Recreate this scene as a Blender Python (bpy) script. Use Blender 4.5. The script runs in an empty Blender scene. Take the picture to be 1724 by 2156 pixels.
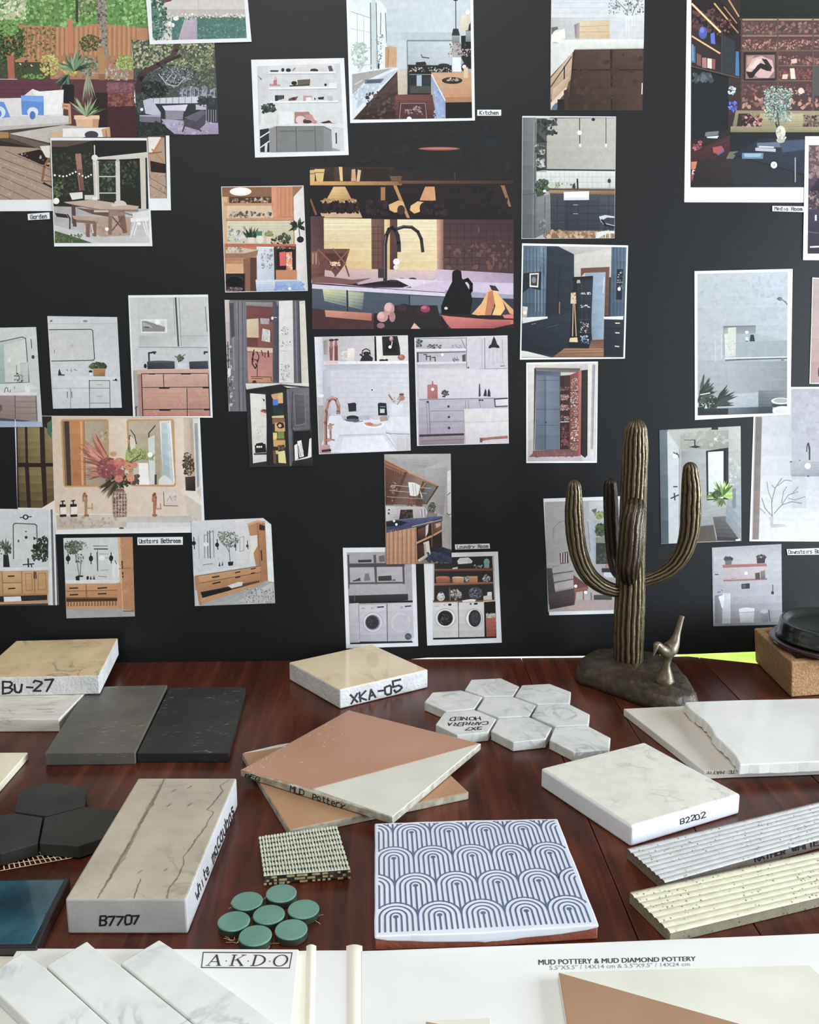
import bpy, bmesh, math, random
from mathutils import Vector
rnd = random.Random(7)
SC = bpy.context.scene
COL = SC.collection
# ---------------------------------------------------------------- camera
F = 1980.0; CX = 862.0; CY = 1078.0
H = 0.42
TH = math.atan(395/F)
PS = math.atan(57*math.cos(TH)/F)
fw = Vector((math.sin(PS)*math.cos(TH), math.cos(PS)*math.cos(TH), -math.sin(TH)))
rt = Vector((math.cos(PS), -math.sin(PS), 0))
up = rt.cross(fw)
CAM = Vector((0, 0, H))
cd = bpy.data.cameras.new('camera'); cam = bpy.data.objects.new('camera', cd); COL.objects.link(cam)
cd.sensor_fit = 'HORIZONTAL'; cd.sensor_width = 36; cd.lens = 36*F/1724; cd.clip_start = 0.01
from mathutils import Matrix
m = Matrix((rt, up, -fw)).transposed().to_4x4(); m.translation = CAM
cam.matrix_world = m
SC.camera = cam

def ray(x, y): return fw + rt*((x-CX)/F) - up*((y-CY)/F)
def hit(x, y, p0, n):
    d = ray(x, y); return CAM + d*((Vector(p0)-CAM).dot(n)/d.dot(n))
def W(x, y, z=0.0): return hit(x, y, (0, 0, z), Vector((0, 0, 1)))      # point on the level plane z
YB = W(940, 1388).y                                                     # where the board stands
AL = math.radians(5)
BN = Vector((0, -math.cos(AL), math.sin(AL)))                           # the board's facing direction
BU = Vector((0, math.sin(AL), math.cos(AL)))
def BP(x, y, off=0.0): return hit(x, y, Vector((0, YB, 0))+BN*off, BN)

def lin(c):
    c = c/255
    return c/12.92 if c <= .04045 else ((c+.055)/1.055)**2.4
def hx(s):
    if len(s) == 3: s = ''.join(a+a for a in s)
    return tuple(lin(int(s[i:i+2], 16)) for i in (0, 2, 4))

# ---------------------------------------------------------------- objects
def tag(o, label=None, cat=None, group=None, kind=None):
    if label: o['label'] = label
    if cat: o['category'] = cat
    if group: o['group'] = group
    if kind: o['kind'] = kind
    return o
def empty(name, loc, label, cat, group=None):
    o = bpy.data.objects.new(name, None); COL.objects.link(o); o.location = loc
    o.empty_display_size = .02
    return tag(o, label, cat, group)
def mesh(name, V, Fc, mat, parent=None, origin=None, smooth=False, cols=None):
    """world-space vertices -> one mesh object whose origin is given (default: centre of its foot)"""
    V = [Vector(v) for v in V]
    if origin is None:
        if parent is not None: origin = parent_origin(parent)
        else:
            n = len(V); origin = sum(V, Vector())/n; origin.z = min(v.z for v in V)
    origin = Vector(origin)
    me = bpy.data.meshes.new(name)
    me.from_pydata([v-origin for v in V], [], Fc); me.update()
    if cols is not None:
        a = me.color_attributes.new('Col', 'FLOAT_COLOR', 'CORNER')
        flat = []
        for c in cols: flat += [c[0], c[1], c[2], 1.0]
        a.data.foreach_set('color', flat)
    if smooth:
        for p in me.polygons: p.use_smooth = True
    me.materials.append(mat)
    o = bpy.data.objects.new(name, me); COL.objects.link(o)
    if parent is not None:
        o.parent = parent; o.location = origin - parent_origin(parent)
    else: o.location = origin
    return o
def parent_origin(p):
    v = Vector(p.location)
    while p.parent: p = p.parent; v += p.location
    return v
def fixn(o):
    bm = bmesh.new(); bm.from_mesh(o.data); bmesh.ops.recalc_face_normals(bm, faces=bm.faces); bm.to_mesh(o.data); bm.free()
    return o
def bev(o, w, seg=2):
    b = o.modifiers.new('bevel', 'BEVEL'); b.width = w; b.segments = seg; b.limit_method = 'ANGLE'; b.angle_limit = math.radians(35)
    return o
def prism(top, zb, drop=None):
    n = len(top)
    bot = drop if drop else [Vector((p.x, p.y, zb)) for p in top]
    V = list(top)+list(bot)
    return V, [list(range(n)), list(range(2*n-1, n-1, -1))] + [[i, i+n, (i+1) % n+n, (i+1) % n] for i in range(n)]
def box(a, b):
    x0, y0, z0 = a; x1, y1, z1 = b
    V = [Vector(p) for p in ((x0, y0, z1), (x1, y0, z1), (x1, y1, z1), (x0, y1, z1))]
    return prism(V, z0)
def rough_edge(pts, k, amp, which=None):
    """subdivide a loop's edges and wobble the new points sideways"""
    out = []
    n = len(pts)
    for i in range(n):
        a, b = pts[i], pts[(i+1) % n]; out.append(a)
        if which is not None and i not in which: continue
        d = (b-a); nn = Vector((-d.y, d.x, 0)).normalized()
        for j in range(1, k): out.append(a+d*(j/k)+nn*rnd.uniform(-amp, amp))
    return out

# ---------------------------------------------------------------- materials
def newmat(name):
    m = bpy.data.materials.new(name); m.use_nodes = True
    nt = m.node_tree; return m, nt, nt.nodes['Principled BSDF']
def N(nt, t, **kw):
    n = nt.nodes.new(t)
    for k, v in kw.items():
        if k in n.inputs: n.inputs[k].default_value = v
        else: setattr(n, k, v)
    return n
def ramp(nt, fac, stops):
    r = nt.nodes.new('ShaderNodeValToRGB'); e = r.color_ramp.elements
    while len(e) < len(stops): e.new(.5)
    for i, (p, c) in enumerate(stops):
        e[i].position = p; e[i].color = (*hx(c), 1)
    nt.links.new(fac, r.inputs['Fac']); return r
def mat(name, c, rough=.5, c2=None, scale=60, bump=0, bscale=300, spec=.5, metal=0, coat=0, detail=6, lo=.35, hi=.65):
    """plain procedural material: two tones mixed by noise, a noise bump"""
    m, nt, b = newmat(name)
    tc = N(nt, 'ShaderNodeTexCoord')
    n = N(nt, 'ShaderNodeTexNoise', Scale=scale, Detail=detail); nt.links.new(tc.outputs['Object'], n.inputs['Vector'])
    r = ramp(nt, n.outputs['Fac'], [(lo, c), (hi, c2 or c)])
    nt.links.new(r.outputs['Color'], b.inputs['Base Color'])
    b.inputs['Roughness'].default_value = rough; b.inputs['Specular IOR Level'].default_value = spec
    b.inputs['Metallic'].default_value = metal; b.inputs['Coat Weight'].default_value = coat; b.inputs['Coat Roughness'].default_value = .08
    if bump:
        n2 = N(nt, 'ShaderNodeTexNoise', Scale=bscale, Detail=4); nt.links.new(tc.outputs['Object'], n2.inputs['Vector'])
        bp = N(nt, 'ShaderNodeBump', Strength=bump, Distance=.002); nt.links.new(n2.outputs['Fac'], bp.inputs['Height'])
        nt.links.new(bp.outputs['Normal'], b.inputs['Normal'])
    return m
def marble(name, c, c2, vein, scale=18, rough=.35, vlo=.47, vhi=.53, bump=0, amount=1.0, stretch=(1, 1, 1), rot=0):
    """cloudy stone with thin noise veins"""
    m, nt, b = newmat(name)
    tc = N(nt, 'ShaderNodeTexCoord'); mp = N(nt, 'ShaderNodeMapping'); mp.inputs['Scale'].default_value = stretch; mp.inputs['Rotation'].default_value = (0, 0, rot)
    nt.links.new(tc.outputs['Object'], mp.inputs['Vector'])
    n = N(nt, 'ShaderNodeTexNoise', Scale=scale*2.2, Detail=7, Roughness=.62); nt.links.new(mp.outputs['Vector'], n.inputs['Vector'])
    r = ramp(nt, n.outputs['Fac'], [(.35, c), (.68, c2)])
    v = N(nt, 'ShaderNodeTexNoise', Scale=scale, Detail=5, Distortion=1.2); nt.links.new(mp.outputs['Vector'], v.inputs['Vector'])
    vr = ramp(nt, v.outputs['Fac'], [(vlo, '000'), ((vlo+vhi)/2, 'fff'), (vhi, '000')])
    k = N(nt, 'ShaderNodeMath', operation='MULTIPLY'); nt.links.new(vr.outputs['Color'], k.inputs[0])
    n3 = N(nt, 'ShaderNodeTexNoise', Scale=scale*.8, Detail=2); nt.links.new(tc.outputs['Object'], n3.inputs['Vector'])
    r3 = ramp(nt, n3.outputs['Fac'], [(.45, '000'), (.65, 'fff')])
    k2 = N(nt, 'ShaderNodeMath', operation='MULTIPLY'); nt.links.new(r3.outputs['Color'], k2.inputs[0]); k2.inputs[1].default_value = amount
    nt.links.new(k2.outputs[0], k.inputs[1])
    mx = N(nt, 'ShaderNodeMix', data_type='RGBA'); nt.links.new(k.outputs[0], mx.inputs['Factor'])
    nt.links.new(r.outputs['Color'], mx.inputs[6]); mx.inputs[7].default_value = (*hx(vein), 1)
    nt.links.new(mx.outputs[2], b.inputs['Base Color'])
    b.inputs['Roughness'].default_value = rough
    if bump:
        bp = N(nt, 'ShaderNodeBump', Strength=bump, Distance=.001); nt.links.new(n.outputs['Fac'], bp.inputs['Height'])
        nt.links.new(bp.outputs['Normal'], b.inputs['Normal'])
    return m
def colmat(name, rough, spec=.4):
    """printed colour carried by the mesh, with a faint paper mottling"""
    m, nt, b = newmat(name)
    a = N(nt, 'ShaderNodeVertexColor'); a.layer_name = 'Col'
    tc = N(nt, 'ShaderNodeTexCoord'); n = N(nt, 'ShaderNodeTexNoise', Scale=160.0, Detail=5.0); nt.links.new(tc.outputs['Object'], n.inputs['Vector'])
    r = ramp(nt, n.outputs['Fac'], [(.3, 'f0f0f0'), (.7, 'fff')])
    mx = N(nt, 'ShaderNodeMix', data_type='RGBA', blend_type='MULTIPLY'); mx.inputs['Factor'].default_value = 1
    nt.links.new(a.outputs['Color'], mx.inputs[6]); nt.links.new(r.outputs['Color'], mx.inputs[7])
    hs = N(nt, 'ShaderNodeHueSaturation', Saturation=.87); nt.links.new(mx.outputs[2], hs.inputs['Color'])
    nt.links.new(hs.outputs['Color'], b.inputs['Base Color'])
    b.inputs['Roughness'].default_value = rough; b.inputs['Specular IOR Level'].default_value = spec
    return m
M_print = colmat('print_ink', .55, .25)
M_paper = mat('white_paper', 'dcdee0', .6, 'e4e6e6', 40, spec=.3)
M_ink = mat('black_marker_ink', '17171c', .5, '1d1d24', 200)

# ---------------------------------------------------------------- flat pictures
class Pic:
    """collects flat coloured polygons, clipped to the picture's outline"""
    def __init__(s, clip, crop):
        x0, y0, x1 = crop; s.x0, s.y0, s.s = x0, y0, 1724/(x1-x0)
        s.clip = clip; s.polys = []; s.grp = 0; s.gid = []
        a = sum(clip[i][0]*clip[(i+1) % len(clip)][1]-clip[(i+1) % len(clip)][0]*clip[i][1] for i in range(len(clip)))
        s.sg = 1 if a > 0 else -1
    def add(s, P):                                  # P: list of (x, y, (r, g, b))
        n = len(s.clip)
        for i in range(n):
            ax, ay = s.clip[i]; bx, by = s.clip[(i+1) % n]
            out = []
            def sd(p): return s.sg*((bx-ax)*(p[1]-ay)-(by-ay)*(p[0]-ax))
            for j in range(len(P)):
                p, q = P[j], P[(j+1) % len(P)]; dp, dq = sd(p), sd(q)
                if dp >= 0: out.append(p)
                if (dp >= 0) != (dq >= 0):
                    t = dp/(dp-dq)
                    out.append((p[0]+(q[0]-p[0])*t, p[1]+(q[1]-p[1])*t, tuple(p[2][k]+(q[2][k]-p[2][k])*t for k in range(3))))
            P = out
            if len(P) < 3: return
        s.polys.append(P); s.gid.append(s.grp)
    def poly(s, c, xy):
        c = hx(c); s.add([(xy[i], xy[i+1], c) for i in range(0, len(xy), 2)])
    def grid(s, cs, xy, k=5):
        cs = [hx(c) for c in cs]; q = [(xy[i], xy[i+1]) for i in range(0, 8, 2)]
        def at(u, v):
            w = ((1-u)*(1-v), u*(1-v), u*v, (1-u)*v)
            return (sum(w[i]*q[i][0] for i in range(4)), sum(w[i]*q[i][1] for i in range(4)), tuple(sum(w[i]*cs[i][j] for i in range(4)) for j in range(3)))
        for i in range(k):
            for j in range(k):
                s.add([at(i/k, j/k), at((i+1)/k, j/k), at((i+1)/k, (j+1)/k), at(i/k, (j+1)/k)])
    def line(s, c, w, xy):
        for i in range(0, len(xy)-2, 2):
            ax, ay, bx, by = xy[i:i+4]; L = math.hypot(bx-ax, by-ay) or 1
            ux, uy = (bx-ax)/L*w*.35, (by-ay)/L*w*.35; nx, ny = -(by-ay)/L*w/2, (bx-ax)/L*w/2
            s.poly(c, [ax-ux+nx, ay-uy+ny, bx+ux+nx, by+uy+ny, bx+ux-nx, by+uy-ny, ax-ux-nx, ay-uy-ny])
    def ell(s, c, cx, cy, rx, ry, n=18):
        s.poly(c, [f(t) for t in [2*math.pi*i/n for i in range(n)] for f in (lambda a: cx+rx*math.cos(a), lambda a: cy+ry*math.sin(a))])
    def blob(s, c, x, y, r):
        a0 = rnd.uniform(0, 6.28); k = rnd.uniform(.45, 1); a1 = rnd.uniform(0, 3.14)
        xy = []
        for i in range(6):
            a = a0+i*1.047; rr = r*rnd.uniform(.6, 1.1); dx, dy = rr*math.cos(a), rr*k*math.sin(a)
            xy += [x+dx*math.cos(a1)-dy*math.sin(a1), y+dx*math.sin(a1)+dy*math.cos(a1)]
        s.grp += 1; s.poly(c, xy)
    def soft(s, cols):
        """a palette pulled a little towards its own mean"""
        q = [[int(x[i:i+2], 16) for i in (0, 2, 4)] for x in (w if len(w) > 3 else ''.join(h+h for h in w) for w in cols)]
        m = [sum(x[i] for x in q)/len(q) for i in range(3)]
        return ['%02x%02x%02x' % tuple(int(x[i]*.66+m[i]*.34) for i in range(3)) for x in q]
    def run(s, txt):
        for ln in txt.strip().split('\n'):
            t = ln.split()
            if not t: continue
            o = t[0]; fl = lambda a: [float(v) for v in a]; s.grp += 1
            if o == 'r':
                x0, y0, x1, y1 = fl(t[2:6]); s.poly(t[1], [x0, y0, x1, y0, x1, y1, x0, y1])
            elif o == 'p': s.poly(t[1], fl(t[2:]))
            elif o == 'v':
                x0, y0, x1, y1 = fl(t[3:7]); s.grid([t[1], t[1], t[2], t[2]], [x0, y0, x1, y0, x1, y1, x0, y1])
            elif o == 'h':
                x0, y0, x1, y1 = fl(t[3:7]); s.grid([t[1], t[2], t[2], t[1]], [x0, y0, x1, y0, x1, y1, x0, y1])
            elif o == 'k': s.grid(t[1:5], fl(t[5:13]))
            elif o == 'o': s.ell(t[1], *fl(t[2:6]))
            elif o == 'l': s.line(t[1], float(t[2]), fl(t[3:]))
            elif o == 'V':
                w, x0, x1, st, y0, y1 = fl(t[2:8]); x = x0
                while x <= x1: s.line(t[1], w, [x, y0, x, y1]); x += st
            elif o == 'H':
                w, y0, y1, st, x0, x1 = fl(t[2:8]); y = y0
                while y <= y1: s.line(t[1], w, [x0, y, x1, y]); y += st
            elif o == 's':
                n, a, b, x0, y0, x1, y1 = fl(t[1:8]); k_ = (3.2, .48, .5) if n >= 60 else (2, .62, .66); n *= k_[0]; a *= k_[1]; b *= k_[2]; pal = s.soft(t[8:])
                for i in range(int(n)): s.blob(rnd.choice(pal), rnd.uniform(x0, x1), rnd.uniform(y0, y1), rnd.uniform(a, b))
            elif o == 'S':
                n, a, b, cx, cy, rx, ry = fl(t[1:8]); k_ = (3.2, .48, .5) if n >= 60 else (2, .62, .66); n *= k_[0]; a *= k_[1]; b *= k_[2]; pal = s.soft(t[8:])
                for i in range(int(n)):
                    g = rnd.uniform(0, 6.28); q = math.sqrt(rnd.random())
                    s.blob(rnd.choice(pal), cx+rx*q*math.cos(g), cy+ry*q*math.sin(g), rnd.uniform(a, b))
            elif o == 'f':
                n, L, w, cx, cy, an, sp = fl(t[1:8])
                for i in range(int(n)):
                    g = math.radians(an+rnd.uniform(-sp/2, sp/2)); q = L*rnd.uniform(.55, 1)
                    dx, dy = math.cos(g), -math.sin(g); hw = w/2; s.grp += 1
                    s.poly(rnd.choice(t[8:]), [cx, cy, cx+dx*q*.5-dy*hw, cy+dy*q*.5+dx*hw, cx+dx*q, cy+dy*q+q*.12*abs(dx), cx+dx*q*.5+dy*hw, cy+dy*q*.5-dx*hw])
    def build(s, name, off, parent, material, place):
        V = []; Fc = []; C = []
        # each shape lies just above whatever it covers
        bb = {}
        for g, P in zip(s.gid, s.polys):
            x = [p[0] for p in P]; y = [p[1] for p in P]; q = bb.get(g, (1e9, 1e9, -1e9, -1e9))
            bb[g] = (min(q[0], *x), min(q[1], *y), max(q[2], *x), max(q[3], *y))
        X0, Y0 = min(q[0] for q in bb.values()), min(q[1] for q in bb.values())
        X1, Y1 = max(q[2] for q in bb.values()), max(q[3] for q in bb.values())
        n = 90; cell = [[0]*n for _ in range(n)]; lev = {}
        for g in sorted(bb):
            q = bb[g]; i0, i1 = (min(n-1, int((v-X0)/(X1-X0)*n)) for v in (q[0], q[2])); j0, j1 = (min(n-1, int((v-Y0)/(Y1-Y0)*n)) for v in (q[1], q[3]))
            L = 1+max(max(cell[j][i0:i1+1]) for j in range(j0, j1+1)); lev[g] = L
            for j in range(j0, j1+1): cell[j][i0:i1+1] = [L]*(i1-i0+1)
        for g, P in zip(s.gid, s.polys):
            b = len(V); d = off+lev[g]*3e-6
            for p in P: V.append(place(s.x0+p[0]/s.s, s.y0+p[1]/s.s, d)); C.append(p[2])
            Fc.append(list(range(b, b+len(P)))[::-1])
        return mesh(name, V, Fc, material, parent, cols=C)
def pairs(a): return [(a[i], a[i+1]) for i in range(0, len(a), 2)]
PRINTS = 'photo prints stuck on the black board'
def photo(label, crop, paper, pic, layer, txt, base_tone='a8a4a0'):
    x0, y0, x1 = crop; s = 1724/(x1-x0)
    base = .00030*layer
    paper = pairs(paper); pic = pairs(pic) if pic else [(x, y) for x, y in paper]
    top = [BP(x0+x/s, y0+y/s, base+.00026) for x, y in paper]
    bot = [p-BN*.00024 for p in top]
    V, Fc = prism(top, 0, bot)
    o = fixn(mesh('photo_print', V, Fc, M_paper)); tag(o, label, 'photo print', PRINTS)
    P = Pic(pic, crop); P.poly(base_tone, [v for p in pic for v in p]); P.run(txt)
    P.build('picture', base+.00027, o, M_print, BP)
    return o

# ---------------------------------------------------------------- lettering
ST = {}
for ln in '''A 002640 1232|B 0006 063645443303 3342413000|C 4536160501103041|D 0006 062645412000|E 46060040 0333|F 460600 0333|G 45361605011030414323|H 0006 4046 0343
I 2026|K 0006 460340|L 060040|M 0006234640|N 00064046|O 163645413010010516|P 00063645443303|R 00063645443303 2340|S 453616050413334241301001|T 0646 2620|U 060110304146
V 062046|W 0610233046|X 0046 0640|Y 062346 2320|Z 06460040|0 163645413010010516|1 152620|2 05163645440040|3 05163645443323 334241301001|4 360242 3630|5 460603334241301001|7 064610
8 163645443313040516 1333424130100102 13|9 44331304051636454420|- 1343|a 341403011030 3430|b 0600 032433312000|c 341403011030|d 3630 341403011030|e 023233241403011030
g 341403011030 34301000|h 0600 03243330|i 2024|k 0600 0134 1230|l 2620|m 0400 03142320 23344340|n 0400 03243330|o 142433312010010314|p 0400 032433312000|r 0400 032434|s 3414031222312000
t 16112030 0434|u 0401102031 3430|w 0410223044|y 0421 4400'''.replace('\n', '|').split('|'):
    k, *v = ln.split(); ST[k] = [[(int(a[i]), int(a[i+1])) for i in range(0, len(a)-1, 2)] for a in v]
def lettering(name, text, quad, place, parent, material=None, w=.9, serif=False, slant=0, jit=.32):
    """single-stroke letters laid into a four-cornered field (TL, TR, BR, BL)"""
    q = pairs(quad); n = len(text); TW = n*5-1.0
    def at(x, y):
        u = (x+slant*y)/TW; v = 1-y/6
        w4 = ((1-u)*(1-v), u*(1-v), u*v, (1-u)*v)
        return (sum(w4[i]*q[i][0] for i in range(4)), sum(w4[i]*q[i][1] for i in range(4)))
    V = []; Fc = []; k = 0
    def seg(a, b, ww):
        nonlocal k
        L = math.hypot(b[0]-a[0], b[1]-a[1]) or 1
        ux, uy = (b[0]-a[0])/L*ww*.4, (b[1]-a[1])/L*ww*.4; nx, ny = -(b[1]-a[1])/L*ww/2, (b[0]-a[0])/L*ww/2
        i = len(V)
        for x, y in ((a[0]-ux+nx, a[1]-uy+ny), (b[0]+ux+nx, b[1]+uy+ny), (b[0]+ux-nx, b[1]+uy-ny), (a[0]-ux-nx, a[1]-uy-ny)):
            px, py = at(x, y); V.append(place(px, py, .00012+k*3e-6))
        k += 1
        Fc.append([i, i+1, i+2, i+3])
    jr = random.Random(text)
    if serif: jit = 0
    for i, ch in enumerate(text):
        ox, oy, sc = jr.uniform(-1.4, 1.4)*jit, jr.uniform(-1.6, 1.6)*jit, 1+jr.uniform(-.5, .3)*jit
        J = {}
        def wob(p):
            if p not in J: J[p] = (p[0]*sc+ox+jr.uniform(-1, 1)*jit, p[1]*sc+oy+jr.uniform(-1, 1)*jit)
            return J[p]
        for s in ST.get(ch, []):
            if not serif: s = [wob(p) for p in s]
            for a, b in zip(s, s[1:]): seg((a[0]+5*i, a[1]), (b[0]+5*i, b[1]), w)
            if serif:
                for e in (s[0], s[-1]):
                    if e[1] in (0, 6, 4): seg((e[0]+5*i-.7, e[1]), (e[0]+5*i+.7, e[1]), .55)
    return mesh(name, V, Fc, material or M_ink, parent)
def typeset(name, text, quad, place, parent, material, bold=0.0, shear=0.0, dup=1):
    """built-in typeface converted to a flat mesh and laid into a four-cornered field"""
    cu = bpy.data.curves.new('t', 'FONT'); cu.body = text; cu.offset = bold; cu.shear = shear; cu.resolution_u = 3
    ob = bpy.data.objects.new('t', cu); COL.objects.link(ob)
    dg = bpy.context.evaluated_depsgraph_get(); me = bpy.data.meshes.new_from_object(ob.evaluated_get(dg))
    xs = [v.co.x for v in me.vertices]; ys = [v.co.y for v in me.vertices]
    a, b, c, d = min(xs), max(xs), min(ys), max(ys); q = pairs(quad); V = []
    for j in range(dup):
      for v in me.vertices:
        u = (v.co.x-a)/(b-a)+.0016*j-.0016*(dup-1)/2; t = 1-(v.co.y-c)/(d-c)
        w4 = ((1-u)*(1-t), u*(1-t), u*t, (1-u)*t)
        V.append(place(sum(w4[i]*q[i][0] for i in range(4)), sum(w4[i]*q[i][1] for i in range(4)), .00012+.000004*j))
    nv = len(me.vertices); Fc = [[i+nv*j for i in p.vertices] for j in range(dup) for p in me.polygons]
    bpy.data.objects.remove(ob); bpy.data.curves.remove(cu); bpy.data.meshes.remove(me)
    return mesh(name, V, Fc, material, parent)
# ================================================================ setting
SC.view_settings.view_transform = 'Standard'
X_SEAMS = sorted([W(1249, 1750).x, W(1598, 1964).x, W(1500, 1414).x, .62, .85])
m, nt, b = newmat('dark_red_wood')
tc = N(nt, 'ShaderNodeTexCoord'); mp = N(nt, 'ShaderNodeMapping'); mp.inputs['Scale'].default_value = (26, 1.6, 8)
nt.links.new(tc.outputs['Object'], mp.inputs['Vector'])
n1 = N(nt, 'ShaderNodeTexNoise', Scale=3.0, Detail=8.0, Roughness=.6, Distortion=.6); nt.links.new(mp.outputs['Vector'], n1.inputs['Vector'])
r1 = ramp(nt, n1.outputs['Fac'], [(.25, '3a1b10'), (.5, '54291a'), (.75, '773e26')])
mp2 = N(nt, 'ShaderNodeMapping'); mp2.inputs['Scale'].default_value = (4.2, .3, 1); nt.links.new(tc.outputs['Object'], mp2.inputs['Vector'])
n2 = N(nt, 'ShaderNodeTexNoise', Scale=2.0, Detail=3.0); nt.links.new(mp2.outputs['Vector'], n2.inputs['Vector'])
r2 = ramp(nt, n2.outputs['Fac'], [(.3, 'b4a4a0'), (.7, 'fff')])
mx = N(nt, 'ShaderNodeMix', data_type='RGBA', blend_type='MULTIPLY'); mx.inputs['Factor'].default_value = 1
nt.links.new(r1.outputs['Color'], mx.inputs[6]); nt.links.new(r2.outputs['Color'], mx.inputs[7]); nt.links.new(mx.outputs[2], b.inputs['Base Color'])
b.inputs['Roughness'].default_value = .3; b.inputs['Specular IOR Level'].default_value = .4
bp = N(nt, 'ShaderNodeBump', Strength=.06, Distance=.002); nt.links.new(n1.outputs['Fac'], bp.inputs['Height']); nt.links.new(bp.outputs['Normal'], b.inputs['Normal'])
M_wood = m
YT = YB+.0022
xk = W(1452, 1385).x; xe = W(1600, 1397.5); sl = (xe.y-YT)/(xe.x-xk)     # the far edge of the top turns towards the room here
V = []; Fc = []
def addto(v, f):
    b0 = len(V); V.extend(v); Fc.extend([[i+b0 for i in q] for q in f])
xs = [-1.15]+X_SEAMS+[1.15]
for a, c in zip(xs, xs[1:]):
    a += .0004; c -= .0004
    far = lambda x: YT if x < xk else YT+sl*(x-xk)
    top = [Vector((a, .12, 0)), Vector((c, .12, 0)), Vector((c, far(c), 0))]
    if a < xk < c: top.append(Vector((xk, YT, 0)))
    top.append(Vector((a, far(a), 0)))
    addto(*prism(top, -.03))
addto(*box((-1.15, .12, -.034), (1.15, YT-.02, -.0302)))
table = bev(fixn(mesh('wooden_table', V, Fc, M_wood)), .0006, 2)
tag(table, 'dark reddish brown plank table under all the tile samples', 'table')
for x in (-1.05, 1.05):
    for y in (.2, .98):
        fixn(mesh('leg', *box((x-.03, y-.03, -.75), (x+.03, y+.03, -.0341)), M_wood, table))
M_floor = mat('grey_floor', '6a6660', .6, '75716a', 4)
tag(fixn(mesh('floor', *box((-3, -2, -.80), (3, 1.45, -.75)), M_floor)), kind='structure')
M_sill = mat('white_sill', 'e8ece6', .5, 'dfe4dc', 20)
tag(fixn(mesh('trim_1', *box((-1.15, YT+.004, -.07), (xk+.004, YT+.30, -.016)), M_sill)), kind='structure')
M_wall = mat('pale_wall', 'c9c6c0', .8, 'd0cdc8', 3)
tag(fixn(mesh('wall_left', *box((-2.7, -2, -.75), (-2.6, 1.45, 2.5)), M_wall)), kind='structure')
M_grass = mat('sunlit_grass', '8fbf3c', .8, 'b4d864', 9, lo=.3, hi=.7)
tag(fixn(mesh('lawn', *box((-4, 1.5, -.9), (4, 8, -.8)), M_grass)), kind='structure')

# ---------------------------------------------------------------- the black board
M_board = mat('black_foam_board', '07090a', .48, '0a0c0e', 12, bump=.03, bscale=500, spec=.42)
zl = -.0; 
def bpt(x, z, d=0): return Vector((0, YB, 0))+Vector((x, 0, 0))+BU*z-BN*d
zz = .0036
lo = [(-.95, .0002), (-.30, .0002), (W(862, 1388).x, .0004), (W(900, 1388).x, .0022), (W(1120, 1388).x, .0026), (W(1200, 1388).x, .0024), (W(1450, 1388).x, .0034), (W(1600, 1388).x, .0060), (.95, .0075)]
front = [bpt(x, z) for x, z in lo]+[bpt(.95, 1.05), bpt(-.95, 1.05)]
Vb, Fb = prism(front, 0, [p-BN*.005 for p in front])
board = fixn(mesh('presentation_board', Vb, Fb, M_board))
tag(board, 'large black presentation board leaning behind the table, covered with photo prints', 'board')

# ================================================================ slabs and tiles
def slab(name, label, cat, px, zt, zb, material, bevel=.0008, group=None, parent=None, rough=None, seg=2, cut=None):
    top = [W(x, y, zt) for x, y in pairs(px)]
    if rough: top = rough_edge(top, *rough)
    V, Fc = prism(top, zb)
    o = fixn(mesh(name, V, Fc, material, parent))
    if cut:
        o.data.materials.append(cut)
        for p in o.data.polygons: p.material_index = 1 if abs(p.normal.z) < .5 else 0
    if bevel: bev(o, bevel, seg)
    if label: tag(o, label, cat, group)
    return o
def on(z): return lambda x, y, d: W(x, y, z+d)
def side(p, q, z):
    """placer on the upright face below the top edge p-q (pixels of the edge at height z)"""
    a, b = W(*p, z), W(*q, z); d = (b-a).normalized(); n = Vector((d.y, -d.x, 0))
    if n.dot(CAM-a) < 0: n = -n
    return lambda x, y, k: hit(x, y, a, n)+n*k

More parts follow.
